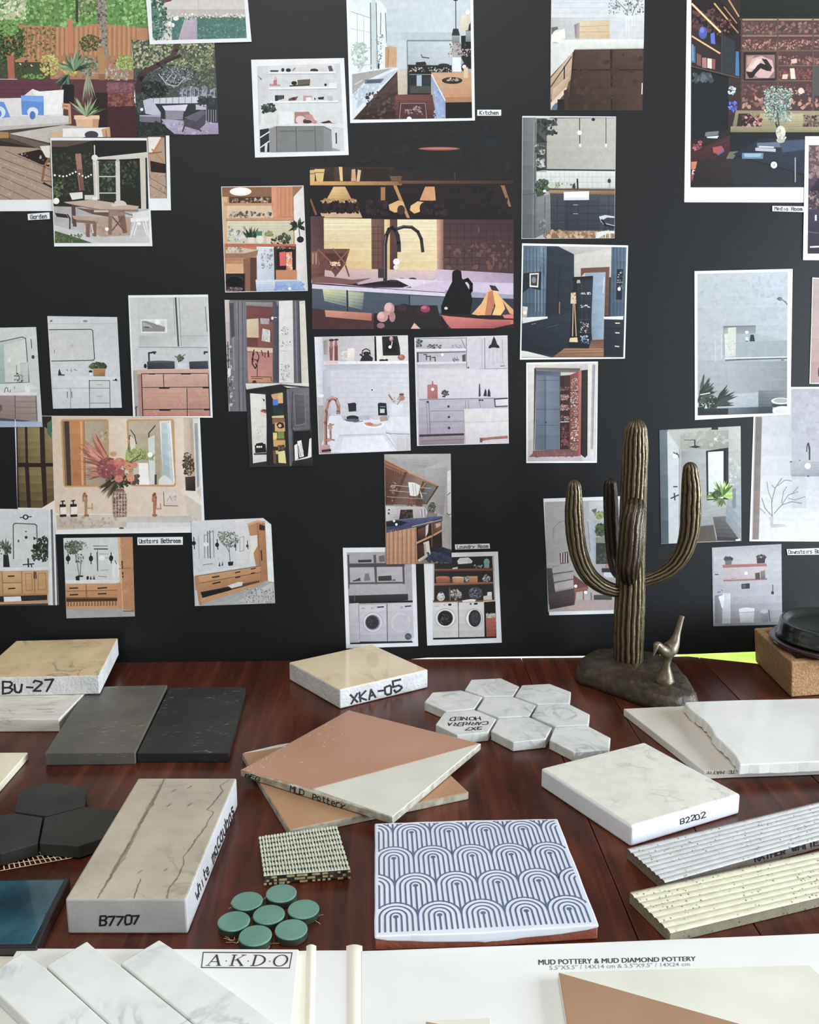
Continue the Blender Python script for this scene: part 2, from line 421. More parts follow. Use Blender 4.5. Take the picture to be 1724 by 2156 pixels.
M_cut = mat('sawn_white_shade_tint', 'cfcfce', .7, 'bdbcb8', 50, bump=.5, bscale=300)  # rough sawn sides; greyish tone also paints their light contrast with the tops
M_cut2 = mat('sawn_grey_shade_tint', 'b9b7b5', .55, 'aaa8a5', 30, bump=.08, bscale=300)  # sawn sides toned greyer; the dimmer light on the front is painted in
M_beige = marble('beige_marble', 'd8c49c', 'c2ac84', '8d7c5c', 14, .3, .48, .52, amount=.9)
M_white1 = marble('white_travertine', 'd9d5cd', 'c3beb4', 'a09a90', 30, .6, bump=.6, stretch=(.4, 2.2, 1))
M_slate = mat('grey_slate', '55534c', .6, '63615a', 40, bump=.35, bscale=900)
def scratched(name, c, c2, mark, scale):
    m = mat(name, c, .42, c2, 30, bump=.15, bscale=600); nt = m.node_tree; b = nt.nodes['Principled BSDF']
    tc = N(nt, 'ShaderNodeTexCoord'); mp = N(nt, 'ShaderNodeMapping'); mp.inputs['Scale'].default_value = (.35, 1, 1); nt.links.new(tc.outputs['Object'], mp.inputs['Vector'])
    a = N(nt, 'ShaderNodeTexNoise', Scale=scale, Detail=6.0, Roughness=.7); nt.links.new(mp.outputs['Vector'], a.inputs['Vector'])
    r = ramp(nt, a.outputs['Fac'], [(.6, '000'), (.72, 'fff')])
    g = N(nt, 'ShaderNodeTexNoise', Scale=16.0, Detail=1.0); nt.links.new(tc.outputs['Object'], g.inputs['Vector'])
    r2 = ramp(nt, g.outputs['Fac'], [(.44, '000'), (.6, 'fff')])
    k = N(nt, 'ShaderNodeMath', operation='MULTIPLY'); nt.links.new(r.outputs['Color'], k.inputs[0]); nt.links.new(r2.outputs['Color'], k.inputs[1])
    mx = N(nt, 'ShaderNodeMix', data_type='RGBA'); nt.links.new(k.outputs[0], mx.inputs['Factor'])
    src = b.inputs['Base Color'].links[0].from_socket; nt.links.new(src, mx.inputs[6]); mx.inputs[7].default_value = (*hx(mark), 1)
    nt.links.new(mx.outputs[2], b.inputs['Base Color']); return m
M_slateg = scratched('scratched_grey_slate', '514f49', '5e5b54', 'a39f90', 260)
M_slatek = scratched('scratched_black_slate', '232423', '2b2c2b', '9a9a98', 240)
slab('stone_tile', 'white textured stone tile at left edge, under the beige block marked Bu-27', 'tile', '124 1514 196 1441 -130 1443 -190 1515'.split() and [float(v) for v in '124 1514 196 1441 -130 1443 -190 1515'.split()], .0145, .0003, M_white1, .0008)
def nums(s): return [float(v) for v in s.split()]
o = slab('stone_block', 'beige marble block marked Bu-27 resting on white textured tile', 'stone block', nums('34 1349 248 1343.5 208 1422 -55 1427.5'), .0368, .0147, M_beige, .0012, cut=M_cut)
lettering('handwriting', 'Bu-27', nums('8 1438 111 1433 110 1455 8 1460.5'), side((208, 1422), (-55, 1427.5), .0368), o, w=1.05)
slab('slate_tile', 'grey scratched slate tile, left of the two dark square tiles', 'tile', nums('185 1446 352 1442 283.5 1584 94 1586'), .0130, .0003, M_slateg, .0006)
slab('slate_tile', 'black scratched slate tile, right of the two dark square tiles', 'tile', nums('357 1447 517 1447 481 1585 288.5 1586'), .0100, .0003, M_slatek, .0006)
M_cream = mat('cream_glaze', 'efe8cf', .25, 'e9e1c4', 20, coat=.3)
slab('ceramic_tile', 'plain cream tile cut off by left edge, above black hexagon tiles', 'tile', nums('59 1584 -62 1722 -230 1722 -150 1585'), .0075, .0003, M_cream, .0008)

# ---- white macaubas block, with its two long veins
m = marble('grey_quartzite', 'bdb4a0', 'a69f8e', '857c68', 11, .28, .485, .515, amount=.5)
M_mac = m
o = slab('stone_block', 'long grey quartzite block with two dark veins, marked B7707', 'stone block', nums('291 1638 498 1638 392 1893 137 1893'), .0275, .0003, M_mac, .0014, cut=M_cut2)
blk = o
M_vein = mat('dark_vein', '857c69', .3, '6d6556', 120)
M_vein2 = mat('pale_vein', '9c937f', .3, '8b8371', 120)
def vein(pts, ws, z, parent, material, jit=1.2):
    P = pairs(pts); V = []; Fc = []; k = 0
    ex = []
    for i in range(len(P)-1):
        for j in range(6):
            t = j/6; ex.append((P[i][0]+(P[i+1][0]-P[i][0])*t+rnd.uniform(-jit, jit), P[i][1]+(P[i+1][1]-P[i][1])*t, ws[i]+(ws[i+1]-ws[i])*t))
    ex.append((*P[-1], ws[-1]))
    for x, y, w in ex:
        w *= rnd.uniform(.6, 1.2)
        V += [W(x-w/2, y, z+.00008), W(x+w/2, y, z+.00008)]
    Fc = [[2*i, 2*i+1, 2*i+3, 2*i+2] for i in range(len(ex)-1)]
    return mesh('vein', V, Fc, material, parent)
cz = lambda s: [v for i in range(0, len(nums(s)), 2) for v in (nums(s)[i]/3.315, 1560+nums(s)[i+1]/3.315)]
vein(cz('1150 264 1105 350 1060 440 1010 520 940 650 890 740 820 860 770 950 720 1030 680 1098'), [3, 6, 8, 6, 5, 7, 6, 5, 6, 3], .0275, o, M_vein)
vein(cz('1120 330 1030 470 985 560 930 690 880 780 800 900 740 1000'), [4, 9, 7, 9, 10, 9, 4], 0.02745, o, M_vein2, 2)
vein(cz('1600 270 1535 310 1555 345 1500 420 1445 480 1490 495 1440 590 1380 670 1340 730 1280 810 1285 850 1240 950 1180 1030 1165 1098'), [2, 2.5, 3, 3, 2.5, 2.5, 3, 3, 3, 2.5, 3, 3, 4, 4], .0275, o, M_vein)
vein(cz('985 960 965 1010 945 1060 935 1098'), [2, 4, 3, 3], .0275, o, M_vein)
for x, y in ((1215, 345), (1325, 322), (1325, 445), (1178, 448), (978, 912), (1158, 898)):
    vein(cz(f'{x+18} {y-12} {x} {y} {x-18} {y+12}'), [1.5, 4, 1.5], .0275, o, M_vein)
lettering('handwriting', 'B7707', nums('212 1930 293 1928 292 1946 211 1948'), side((392, 1893), (137, 1893), .0275), o, w=1.25)
lettering('handwriting', 'white macaubas', nums('408 1880 487 1690 494 1710 414 1898'), side((392, 1893), (498, 1638), .0275), o, w=1.0, slant=.25)

# ---- black hexagons on a mesh backing
M_hexk = mat('black_matt_stone', '2b2d2a', .62, '353733', 30, bump=.15)
hexes = [nums(s) for s in ('39 1667 103 1647 182 1656.5 180 1696 96.5 1717 30 1708', '94 1721 178 1698 256 1708 254 1752 165 1781 83 1775', '-45 1725 27 1711 89 1721 79 1775 2 1797 -62 1785')]
net = empty('hexagon_mosaic_sheet', W(80, 1725, 0), 'three black hexagon tiles on netting at left edge', 'tile sample')
for h in hexes: slab('hexagon_tile', None, None, h, .0125, .0016, M_hexk, .0007, parent=net)
M_net = mat('cream_netting', 'e6d6ba', .8, 'd8c4a0', 90)
V = []; Fc = []
def strip(a, b, w, z):
    d = (b-a).normalized(); n = Vector((-d.y, d.x, 0))*w/2; i = len(V)
    V.extend([a-n, b-n, b+n, a+n]); Fc.append([i, i+1, i+2, i+3])
q4 = [W(*p, .0012) for p in ((-70, 1846), (-60, 1735), (95, 1760), (152, 1806))]
bl = lambda u, v: q4[0]*(1-u)*(1-v)+q4[1]*(1-u)*v+q4[2]*u*v+q4[3]*u*(1-v)
for i in range(21):
    for j in range(6): strip(bl(i/20, j/6), bl(i/20, (j+1)/6), .0009, 0)
for j in range(10):
    for i in range(20): strip(bl(i/20, j/9)+Vector((0, 0, .00004)), bl((i+1)/20, j/9)+Vector((0, 0, .00004)), .0009, 0)
mesh('netting', V, Fc, M_net, net)

# ---- dark rimmed teal tile
M_rim = mat('dark_clay', '17161a', .3, '201d20', 60, coat=.4)
m, nt, b = newmat('teal_glaze')
tc = N(nt, 'ShaderNodeTexCoord'); n1 = N(nt, 'ShaderNodeTexNoise', Scale=22.0, Detail=5.0); nt.links.new(tc.outputs['Object'], n1.inputs['Vector'])
r = ramp(nt, n1.outputs['Fac'], [(.3, '16313d'), (.55, '24495a'), (.75, '3c6872')]); nt.links.new(r.outputs['Color'], b.inputs['Base Color'])
b.inputs['Roughness'].default_value = .12; b.inputs['Coat Weight'].default_value = .6; b.inputs['Coat Roughness'].default_value = .05
M_teal = m
o = slab('glazed_tile', 'glossy deep teal glazed tile with black edge, bottom left corner', 'tile', nums('-170 1853 148 1848 77 1993 -290 1997'), .0100, .0003, M_rim, .0012)
slab('glaze', None, None, nums('-160 1856 136 1852 65 1986 -280 1990'), .0105, .0092, M_teal, .0005, parent=o)

# ---- terracotta and white pottery tiles
M_terra = mat('terracotta_glaze', 'b68b71', .38, 'af8469', 14, coat=.15, bump=.05)
M_terra2 = mat('ochre_glaze', 'b18b69', .4, 'a98160', 16)
M_offw = mat('offwhite_glaze', 'd9d7ca', .3, 'd0cec0', 25, coat=.2)
M_body = mat('grey_clay_body', 'b9b3a2', .75, '8f8876', 120, bump=.2)
lo4 = nums('509.6 1586 838 1528 986.5 1668 609 1748')
o = slab('pottery_tile', 'ochre pottery tile lying beneath the terracotta and white tile', 'tile', lo4, .0072, .0003, M_body, .0006)
slab('glaze', None, None, nums('511 1586 590 1571 838 1529 985 1667.5 609.5 1746.5'), .0076, .0066, M_terra2, .0004, parent=o)
slab('white_glaze', None, None, nums('513 1585 585 1568 838 1527 560 1578'), .0080, .0070, M_offw, .0003, parent=o)
o = slab('pottery_tile', 'square tile split diagonally in terracotta and white, on top of ochre tile', 'tile', nums('506 1621 734 1495 1012.5 1565.5 826 1721'), .0148, .0084, M_body, .0006)
slab('terracotta_glaze', None, None, nums('507.5 1621 734 1496 1010.5 1565.5 658 1660.5'), .0152, .0140, M_terra, .0004, parent=o)
slab('white_glaze', None, None, nums('659.5 1660.8 1011.5 1565.8 826 1719.5'), .0152, .0140, M_offw, .0004, parent=o)
sp = side((506, 1621), (826, 1721), .0148)
lettering('handwriting', 'BEG', nums('518 1628 548 1638 545 1645 516 1636'), sp, o, w=1.0)
lettering('handwriting', 'MUD', nums('611 1654.5 640 1663.5 639 1675 610 1666'), sp, o, w=1.0)
lettering('handwriting', 'Pottery', nums('659 1669 727 1690 725 1703 658 1682'), sp, o, w=1.0)
M_chip = mat('chalky_scuff', 'e0c9b6', .7)
V = []; Fc = []
for i in range(70):
    u = abs(rnd.gauss(0, .13)); v = rnd.uniform(.02, .8)
    x = 506+228*v+300*u*.6+4; y = 1621-126*v+u*80; a = rnd.uniform(0, 3.1); L = rnd.uniform(.6, 4); w = rnd.uniform(.3, 1.0)
    if x-506 < 8: continue
    dx, dy = L*math.cos(a), L*.6*math.sin(a); k = len(V)
    V += [W(x-dx, y-dy, .01526), W(x+dy*w*.4, y-dx*w*.25, .01526), W(x+dx, y+dy, .01526), W(x-dy*w*.4, y+dx*w*.25, .01526)]; Fc.append([k, k+1, k+2, k+3])
mesh('scuff_marks', V, Fc, M_chip, o)

# ---- woven bead mosaic
M_bead = mat('ivory_bead', 'd6d8c6', .35, 'c4cab4', 200)
M_dark = mat('dark_mosaic_backing', '2d2a22', .7, '6a6048', 260, lo=.45, hi=.7, bump=.3)
q = [W(x, y, .0092) for x, y in pairs(nums('544 1762 710 1739 737.6 1830 555 1844'))]
o = slab('bead_mosaic_sample', 'small folded mosaic sheet woven from ivory beads, beside green round tiles', 'tile sample', nums('545 1763 709 1740 736.6 1829 556 1843'), .0088, .0003, M_dark, .0012)
V = []; Fc = []
bl2 = lambda u, v, z: (q[0]*(1-u)*(1-v)+q[1]*u*(1-v)+q[2]*u*v+q[3]*(1-u)*v)+Vector((0, 0, z))
nu, nv = 27, 17
for i in range(nu):
    for j in range(nv):
        horizontal = j % 2 == 0
        u0, u1 = (i+.02)/nu, (i+.98)/nu; v0, v1 = (j+.1)/nv, (j+.9)/nv
        if not horizontal: u0, u1 = (i+.2+rnd.uniform(-.08, .08))/nu, (i+.66+rnd.uniform(-.1, .1))/nu
        z = .0006+rnd.uniform(0, .0006); k = len(V); du, dv = (u1-u0)*.2, (v1-v0)*.2
        V += [bl2(u0, v0, -.0006), bl2(u1, v0, -.0006), bl2(u1, v1, -.0006), bl2(u0, v1, -.0006), bl2(u0+du, v0+dv, z), bl2(u1-du, v0+dv, z), bl2(u1-du, v1-dv, z), bl2(u0+du, v1-dv, z)]
        Fc += [[k+4, k+5, k+6, k+7]]+[[k+a, k+(a+1) % 4, k+4+(a+1) % 4, k+4+a] for a in range(4)]
fixn(mesh('woven_beads', V, Fc, M_bead, o))
V = []; Fc = []
A, B = W(555, 1844, .0092), W(737.6, 1830, .0092); d = B-A; nn = Vector((d.y, -d.x, 0)).normalized()*.0004
for r_ in range(3):
    for i in range(34):
        if rnd.random() < .45: continue
        p = A+d*((i+.5)/34)+nn+Vector((0, 0, -.0016-.0026*r_)); w = d.normalized()*.0011; hgt = Vector((0, 0, .0009)); k = len(V)
        V += [p-w-hgt, p+w-hgt, p+w+hgt, p-w+hgt]; Fc.append([k, k+1, k+2, k+3])
mesh('edge_beads', V, Fc, mat('brown_bead', 'a08a5c', .4, 'c4b994', 400), o)

# ---- green penny rounds
M_green = mat('green_glaze', '5a8577', .3, '668f7e', 60, coat=.25)
M_side = mat('dark_green_edge', '333b30', .6, '2b2f27', 120)
M_thread = mat('pale_thread', 'c9b294', .8)
pr = empty('penny_round_sheet', W(566, 1930, 0), 'seven green round mosaic tiles joined by thread', 'tile sample')
cz2 = lambda x, y: (440+x/2.873, 1480+y/2.873)
cen = [cz2(230, 1196), cz2(437, 1149), cz2(362, 1278), cz2(571, 1245), cz2(150, 1318), cz2(280, 1405), cz2(497, 1368)]
for x, y in cen:
    c = W(x, y, .0060); R = .0114
    ring = [Vector((c.x+R*math.cos(2*math.pi*i/48), c.y+R*math.sin(2*math.pi*i/48), .0046)) for i in range(48)]
    t = fixn(mesh('round_tile', *prism(ring, .0006), M_side, pr))
    ring = [Vector((c.x+R*math.cos(2*math.pi*i/48), c.y+R*math.sin(2*math.pi*i/48), .0062)) for i in range(48)]
    g = fixn(mesh('green_face', *prism(ring, .0046), M_green, t, smooth=False)); bev(g, .0009, 3)
V = []; Fc = []
for x, y in ((486, 1902), (492, 1980), (498, 1986), (663, 1935), (572, 1986), (560, 1888)):
    p = W(x, y, .001)
    for k in range(3):
        a = rnd.uniform(0, 6.28); q_ = p
        for s_ in range(3):
            a += rnd.uniform(-.8, .8); r_ = q_+Vector((math.cos(a), math.sin(a), 0))*.0026+Vector((0, 0, .0001)); strip(q_, r_, .0004, 0); q_ = r_
tag(mesh('thread', V, Fc, M_thread, pr), kind='stuff')

# ---- blue arch tile
M_clay = mat('red_clay', '9a5540', .75, '87462f', 90, bump=.25)
M_glaze = mat('white_glaze', 'dbe0e8', .22, 'd3d9e2', 20, coat=.3)
M_blue = mat('blue_print', '515d7c', .25, '5b6886', 60)
px = nums('789.6 1734 980 1727 1172.7 1724 1259 1946 1020 1962.5 789.6 1969.6')
top = [W(x, y, .0118) for x, y in pairs(px)]
low = [Vector((p.x, p.y, .0003)) for p in top]
o = fixn(mesh('arch_tile', *prism([Vector((p.x, p.y, .0088)) for p in top], .0003), M_clay)); bev(o, .0008)
tag(o, 'white square tile printed with blue arches on red clay body', 'tile')
# the glaze: a cap with an uneven lip running over the clay at the front
G = rough_edge(top, 9, .0003)
lip = []
for i, p in enumerate(G):
    z = .0088-rnd.uniform(0, .0008)
    lip.append(Vector((p.x, p.y, z)))
cz_ = sum(top, Vector())/6
out = [Vector((p.x+(p.x-cz_.x)*.006, p.y+(p.y-cz_.y)*.008, p.z)) for p in G]
front = [(W(789.6, 1969.6, .0118), .0), (W(1259, 1946, .0118), 1)]
for i, p in enumerate(G):
    a, b_ = front[0][0], front[1][0]; u = (p.x-a.x)/(b_.x-a.x); yl = a.y+(b_.y-a.y)*u
    if p.y < yl+.004: lip[i].z = .0092-.0046*math.sin(max(0, min(1, u))*math.pi)**.6+(.0008 if .44 < u < .5 else 0)-(.0008 if .5 < u < .6 else 0)
lipo = [Vector((q_.x, q_.y, l.z)) for q_, l in zip(out, lip)]
V, Fc = prism(out, 0, lipo)
g = fixn(mesh('glaze', V, Fc, M_glaze, o)); bev(g, .0012, 3)
TQ = [W(*p, .0118) for p in ((789.6, 1734), (1172.7, 1724), (1259, 1946), (789.6, 1969.6))]
def tq(u, v, k): return TQ[0]*(1-u)*(1-v)+TQ[1]*u*(1-v)+TQ[2]*u*v+TQ[3]*(1-u)*v+Vector((0, 0, .00008+k*2e-6))
V = []; Fc = []; cnt = [0]
def rib(P, w):
    """printed line in tile coordinates, cut at the printed field"""
    for (x0, y0), (x1, y1) in zip(P, P[1:]):
        lo_, hi_ = .018, .982
        if max(x0, x1) < lo_ or min(x0, x1) > hi_ or max(y0, y1) < .012 or min(y0, y1) > .982: continue
        cl = lambda x, y: (min(max(x, lo_), hi_), min(max(y, .012), .982))
        x0, y0 = cl(x0, y0); x1, y1 = cl(x1, y1)
        L = math.hypot(x1-x0, y1-y0)
        if L < 1e-5: continue
        nx, ny = -(y1-y0)/L*w/2, (x1-x0)/L*w/2; k = len(V); c = cnt[0] % 40; cnt[0] += 1
        for a in ((x0+nx, y0+ny), (x1+nx, y1+ny), (x1-nx, y1-ny), (x0-nx, y0-ny)): V.append(tq(a[0], a[1], c))
        Fc.append([k, k+1, k+2, k+3])
rows = [(-.155, 0), (.105, 1), (.362, 0), (.617, 1), (.868, 0)]
S = .2
for vy, odd in rows:
    for ci in range(-1, 7):
        cx = .105+S*ci+(S/2 if odd else 0)-.01
        nxt = vy+.256
        def leg_end(d):      # where the next row's outer arc covers a leg at offset d
            t = S/2-abs(d)
            if vy > .8: return .99
            return nxt-1.1*math.sqrt(max(0, (S/2)**2-t**2))
        for rr in (.025, .05, .075):
            arc = [(cx+rr*math.cos(math.pi*i/20), vy-(rr*1.08+.004)*math.sin(math.pi*i/20)) for i in range(21)]
            rib([(cx+rr, leg_end(rr))]+arc+[(cx-rr, leg_end(rr))], .0088)
        arc = [(cx+.0995*math.cos(math.pi*i/24), vy-.112*math.sin(math.pi*i/24)) for i in range(25)]
        rib(arc, .0092); rib([(cx+S/2, vy), (cx+S/2, .99 if vy > .8 else nxt-.112)], .0088)
        rib([(cx, vy), (cx, min(nxt, .99))], .0092)
        if .03 < cx < .97 and .02 < vy < .95:
            k = len(V); V += [tq(cx+.0125*math.cos(i*math.pi/5), vy+.0125*math.sin(i*math.pi/5), 50) for i in range(10)]; Fc.append(list(range(k, k+10)))
mesh('printed_arches', V, Fc, M_blue, o)

# ---- right hand stones
M_cut3 = mat('sawn_marble_light_tint', 'e4e7ee', .45, 'dcdfe6', 30)  # sawn sides; the window's cool light is painted into this bluish white
M_mar = marble('white_marble', 'dedccf', 'd2d0c4', 'b4b3aa', 30, .25, .46, .54, amount=.7)
o = slab('stone_block', 'thick white marble block with faint grey veins, beside the arch tile', 'stone block', nums('1138.5 1617 1356 1562 1559.4 1672 1329 1740'), .0190, .0003, M_mar, .0022, seg=3, cut=M_cut3)
lettering('handwriting', 'B2202', nums('1433 1724 1483 1709 1484 1720 1434 1736'), side((1329, 1740), (1559.4, 1672), .0190), o, w=1.0)
def ribbed(label, px, zt, material, body, n, lettertext=None):
    q = [W(x, y, zt) for x, y in pairs(px)]
    b0 = slab('ribbed_tile', label, 'tile', px, zt-.0012, .0003, body, .0004)
    V = []; Fc = []; prof = []
    K = n*6
    for i in range(K+1):
        v = i/K; prof.append((v, -.0012+.0012*abs(math.sin(math.pi*v*n))**.6))
    M_ = 40
    for i, (v, z) in enumerate(prof):
        for j in range(M_+1):
            u = j/M_; p = q[0]*(1-u)*(1-v)+q[1]*u*(1-v)+q[2]*u*v+q[3]*(1-u)*v
            V.append(Vector((p.x, p.y, p.z+z+rnd.uniform(-.00007, .00007))))
    for i in range(K):
        for j in range(M_): a = i*(M_+1)+j; Fc.append([a, a+M_+1, a+M_+2, a+1])
    mesh('ribbed_face', V, Fc, material, b0)
    return b0
def pitted(name, c, c2, pit):
    m = marble(name, c, c2, pit, 60, .6, .2, .21); nt = m.node_tree; b = nt.nodes['Principled BSDF']
    tc = N(nt, 'ShaderNodeTexCoord'); v = N(nt, 'ShaderNodeTexVoronoi', Scale=270.0); nt.links.new(tc.outputs['Object'], v.inputs['Vector'])
    r = ramp(nt, v.outputs['Distance'], [(.16, 'fff'), (.24, '000')])
    g = N(nt, 'ShaderNodeTexNoise', Scale=70.0); nt.links.new(tc.outputs['Object'], g.inputs['Vector'])
    r2 = ramp(nt, g.outputs['Fac'], [(.40, '000'), (.55, 'fff')])
    k = N(nt, 'ShaderNodeMath', operation='MULTIPLY'); nt.links.new(r.outputs['Color'], k.inputs[0]); nt.links.new(r2.outputs['Color'], k.inputs[1])
    mx = N(nt, 'ShaderNodeMix', data_type='RGBA'); nt.links.new(k.outputs[0], mx.inputs['Factor'])
    nt.links.new(b.inputs['Base Color'].links[0].from_socket, mx.inputs[6]); mx.inputs[7].default_value = (*hx(pit), 1); nt.links.new(mx.outputs[2], b.inputs['Base Color'])
    return m
M_rg = pitted('grey_ribbed_stone', 'bcbcba', 'acaca8', '6a665f'); M_rgb = pitted('brown_stone_edge', '7d7266', '6c6258', '3f382f')
M_rc = pitted('cream_ribbed_stone', 'd0ceb4', 'c2bfa2', '6b664c'); M_rcb = pitted('olive_stone_edge', '8d866e', '7c755e', '453f30')
o = ribbed('grey ribbed stone tile touching the thick marble block, marked on its edge', nums('1320 1786 1850 1657 1850 1731 1400 1856'), .0105, M_rg, M_rgb, 9)
lettering('handwriting', 'RATHER WHITE', nums('1588 1803 1722 1768 1723 1779 1589 1814'), side((1400, 1856), (1850, 1731), .0093), o, w=1.2)
ribbed('cream ribbed stone tile, nearest of the two ribbed tiles', nums('1325.5 1878 1850 1764 1850 1857 1411 1962'), .0105, M_rc, M_rcb, 8)

M_zel = mat('warm_white_glaze', 'd5d0c4', .3, 'cdc7ba', 12, coat=.3, bump=.15, bscale=60)
M_zel2 = mat('white_handmade_glaze', 'dcdbd4', .22, 'd4d3cc', 14, coat=.5, bump=.25, bscale=70)
o = slab('handmade_tile', 'warm white handmade tile, lower of the two at right edge', 'tile', nums('1312.5 1492 1442 1485.6 1800 1470 1830 1611 1540 1621 1483 1624'), .0085, .0003, M_zel, .0008)
lettering('handwriting', 'ITE MATTE', nums('1556 1628 1484 1630 1486 1624.5 1556 1621'), side((1483, 1624), (1540, 1621), .0085), o, w=.8)
up_ = [W(x, y, .0200) for x, y in pairs(nums('1442 1477.7 1560 1473.5 1724 1470 1850 1466 1880 1598 1724 1602.5 1640 1606 1557 1609.6 1545 1588 1523 1566 1506 1551 1492 1527 1478 1513 1460 1500 1446 1487'))]
up_ = rough_edge(up_, 4, .0004)
cen_ = sum(up_, Vector())/len(up_)
dn_ = [Vector((p.x+(p.x-cen_.x)*.012+rnd.uniform(-.0008, .0008), p.y+(p.y-cen_.y)*.012+rnd.uniform(-.0006, .0006), .0088+rnd.uniform(0, .0014))) for p in up_]
o = fixn(mesh('handmade_tile', *prism(up_, 0, dn_), M_zel2)); bev(o, .0012, 3)
tag(o, 'white handmade tile with wavy chipped edges, overlapping the warm white tile', 'tile')

# ---- marble hexagon sheet
M_hexw = marble('carrara_marble', 'd6d6d0', 'c3c4c0', '9a9c9c', 26, .35, .45, .55, amount=.8)
hs = empty('hexagon_mosaic_sheet', W(1090, 1500, 0), 'sheet of eight white marble hexagon tiles with handwriting on one', 'tile sample')
for s in ('960 235 1105 228 1195 268 1165 315 1022 317 928 285', '1208 262 1345 255 1449 295 1440 350 1285 355 1174 316', '770 297 910 287 1014 320 976 376 835 390 730 345',
          '1026 323 1165 319 1276 361 1245 412 1092 420 988 379', '1286 362 1440 355 1541 405 1533 455 1372 464 1256 412', '828 396 976 383 1083 427 1043 492 890 507 785 455',
          '1092 428 1245 419 1355 470 1325 525 1165 542 1057 487', '1368 470 1530 461 1643 520 1632 578 1460 590 1343 531'):
    h = [v/2.3297+(580 if i % 2 == 0 else 1330) for i, v in enumerate(nums(s))]
    o = slab('hexagon_tile', None, None, h, .0105, .0004, M_hexw, .0008, parent=hs)
    if s.startswith('828'):
        cc = lambda s_: [v/2.3297+(580 if i % 2 == 0 else 1330) for i, v in enumerate(nums(s_))]
        lettering('handwriting', 'HONED', cc('1006 433 850 438 862 421 1000 416'), on(.0105), o, w=.95)
        lettering('handwriting', 'CARRERA', cc('1040 455 838 463 845 447 1044 440'), on(.0105), o, w=.95)
        lettering('handwriting', '3X7', cc('1012 481 930 485 936 471 1012 466'), on(.0105), o, w=1.1)

# ---- XKA-05
M_xka = marble('cream_marble', 'e0cfae', 'd6c3a0', 'b3a083', 12, .12, .47, .53, amount=.6)
top = [W(x, y, .0232) for x, y in pairs(nums('608 1394 782 1356 901 1409.5 715 1452.5'))]
o = slab('stone_block', 'cream marble block marked XKA-05 standing alone before the board', 'stone block', nums('608 1394 782 1356 901 1409.5 715 1452.5'), .0232, .0006, M_xka, .0016, cut=M_cut)
lettering('handwriting', 'XKA-05', nums('738 1460 843 1433 845 1455 739 1481'), side((715, 1452.5), (901, 1409.5), .0232), o, w=1.15)

# ================================================================ cactus sculpture
def catmull(P, k):
    out = []
    for i in range(len(P)-1):
        p0 = P[max(i-1, 0)]; p1 = P[i]; p2 = P[i+1]; p3 = P[min(i+2, len(P)-1)]
        for j in range(k):
            t = j/k
            out.append([.5*(2*p1[a]+(p2[a]-p0[a])*t+(2*p0[a]-5*p1[a]+4*p2[a]-p3[a])*t*t+(3*p1[a]-p0[a]-3*p2[a]+p3[a])*t**3) for a in range(len(p1))])
    out.append(list(P[-1])); return out
def tube(name, pts, material, parent, ribs=0, amp=.12, k=8, seg=96, cap=True, hi='857245', lo_='1d170e', flat=1.0, wob=.014):
    """pts: (x, y, z, radius); a round rod, ribbed when asked, domed at its end"""
    P = catmull(pts, k)
    if cap:
        e = P[-1]; d = (Vector(e[:3])-Vector(P[-4][:3])).normalized(); r = e[3]
        for i in range(1, 8):
            a = i/7*math.pi/2*.985; c = Vector(e[:3])+d*r*1.15*math.sin(a); P.append([*c, r*math.cos(a)])
    V = []; Fc = []; C = []; cl = []
    ref = Vector((0, -1, .01))
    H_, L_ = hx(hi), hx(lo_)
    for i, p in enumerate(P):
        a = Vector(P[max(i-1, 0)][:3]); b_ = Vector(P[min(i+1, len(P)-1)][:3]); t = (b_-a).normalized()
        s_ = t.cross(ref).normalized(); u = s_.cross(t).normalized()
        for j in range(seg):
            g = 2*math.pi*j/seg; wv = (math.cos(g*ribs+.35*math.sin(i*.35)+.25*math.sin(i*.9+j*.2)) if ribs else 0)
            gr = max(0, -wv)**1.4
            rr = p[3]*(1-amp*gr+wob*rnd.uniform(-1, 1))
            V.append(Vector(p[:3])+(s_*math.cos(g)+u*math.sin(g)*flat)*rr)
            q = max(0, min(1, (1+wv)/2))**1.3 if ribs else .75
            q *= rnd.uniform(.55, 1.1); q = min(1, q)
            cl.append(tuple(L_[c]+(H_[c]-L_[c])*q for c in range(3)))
    for i in range(len(P)-1):
        for j in range(seg):
            Fc.append([i*seg+j, i*seg+(j+1) % seg, (i+1)*seg+(j+1) % seg, (i+1)*seg+j])
    Fc.append(list(range(seg))[::-1]); Fc.append([(len(P)-1)*seg+j for j in range(seg)])
    for f in Fc:
        for v in f: C.append(cl[v])
    return mesh(name, V, Fc, material, parent, smooth=True, cols=C)
m = colmat('aged_bronze', .38, .5); bs = m.node_tree.nodes['Principled BSDF']; bs.inputs['Metallic'].default_value = .55
tcx = N(m.node_tree, 'ShaderNodeTexCoord'); nn_ = N(m.node_tree, 'ShaderNodeTexNoise', Scale=420.0, Detail=3.0); m.node_tree.links.new(tcx.outputs['Object'], nn_.inputs['Vector'])
bq = N(m.node_tree, 'ShaderNodeBump', Strength=.35, Distance=.001); m.node_tree.links.new(nn_.outputs['Fac'], bq.inputs['Height']); m.node_tree.links.new(bq.outputs['Normal'], bs.inputs['Normal'])
M_bronze = m
YC = W(1322, 1396, .018).y+.006
def C2(x, y, dy=0):                     # crop coordinates on the upright plane through the cactus
    return hit(1160+x/3.3676, 860+y/3.3676, (0, YC+dy, 0), Vector((0, -1, 0)))
def cp(l):
    out = []
    for x, y, w, dy in l:
        p = C2(x, y, dy); s = ((p-CAM).dot(fw))/F; out.append((p.x, p.y, p.z, w/2/3.3676*s))
    return out
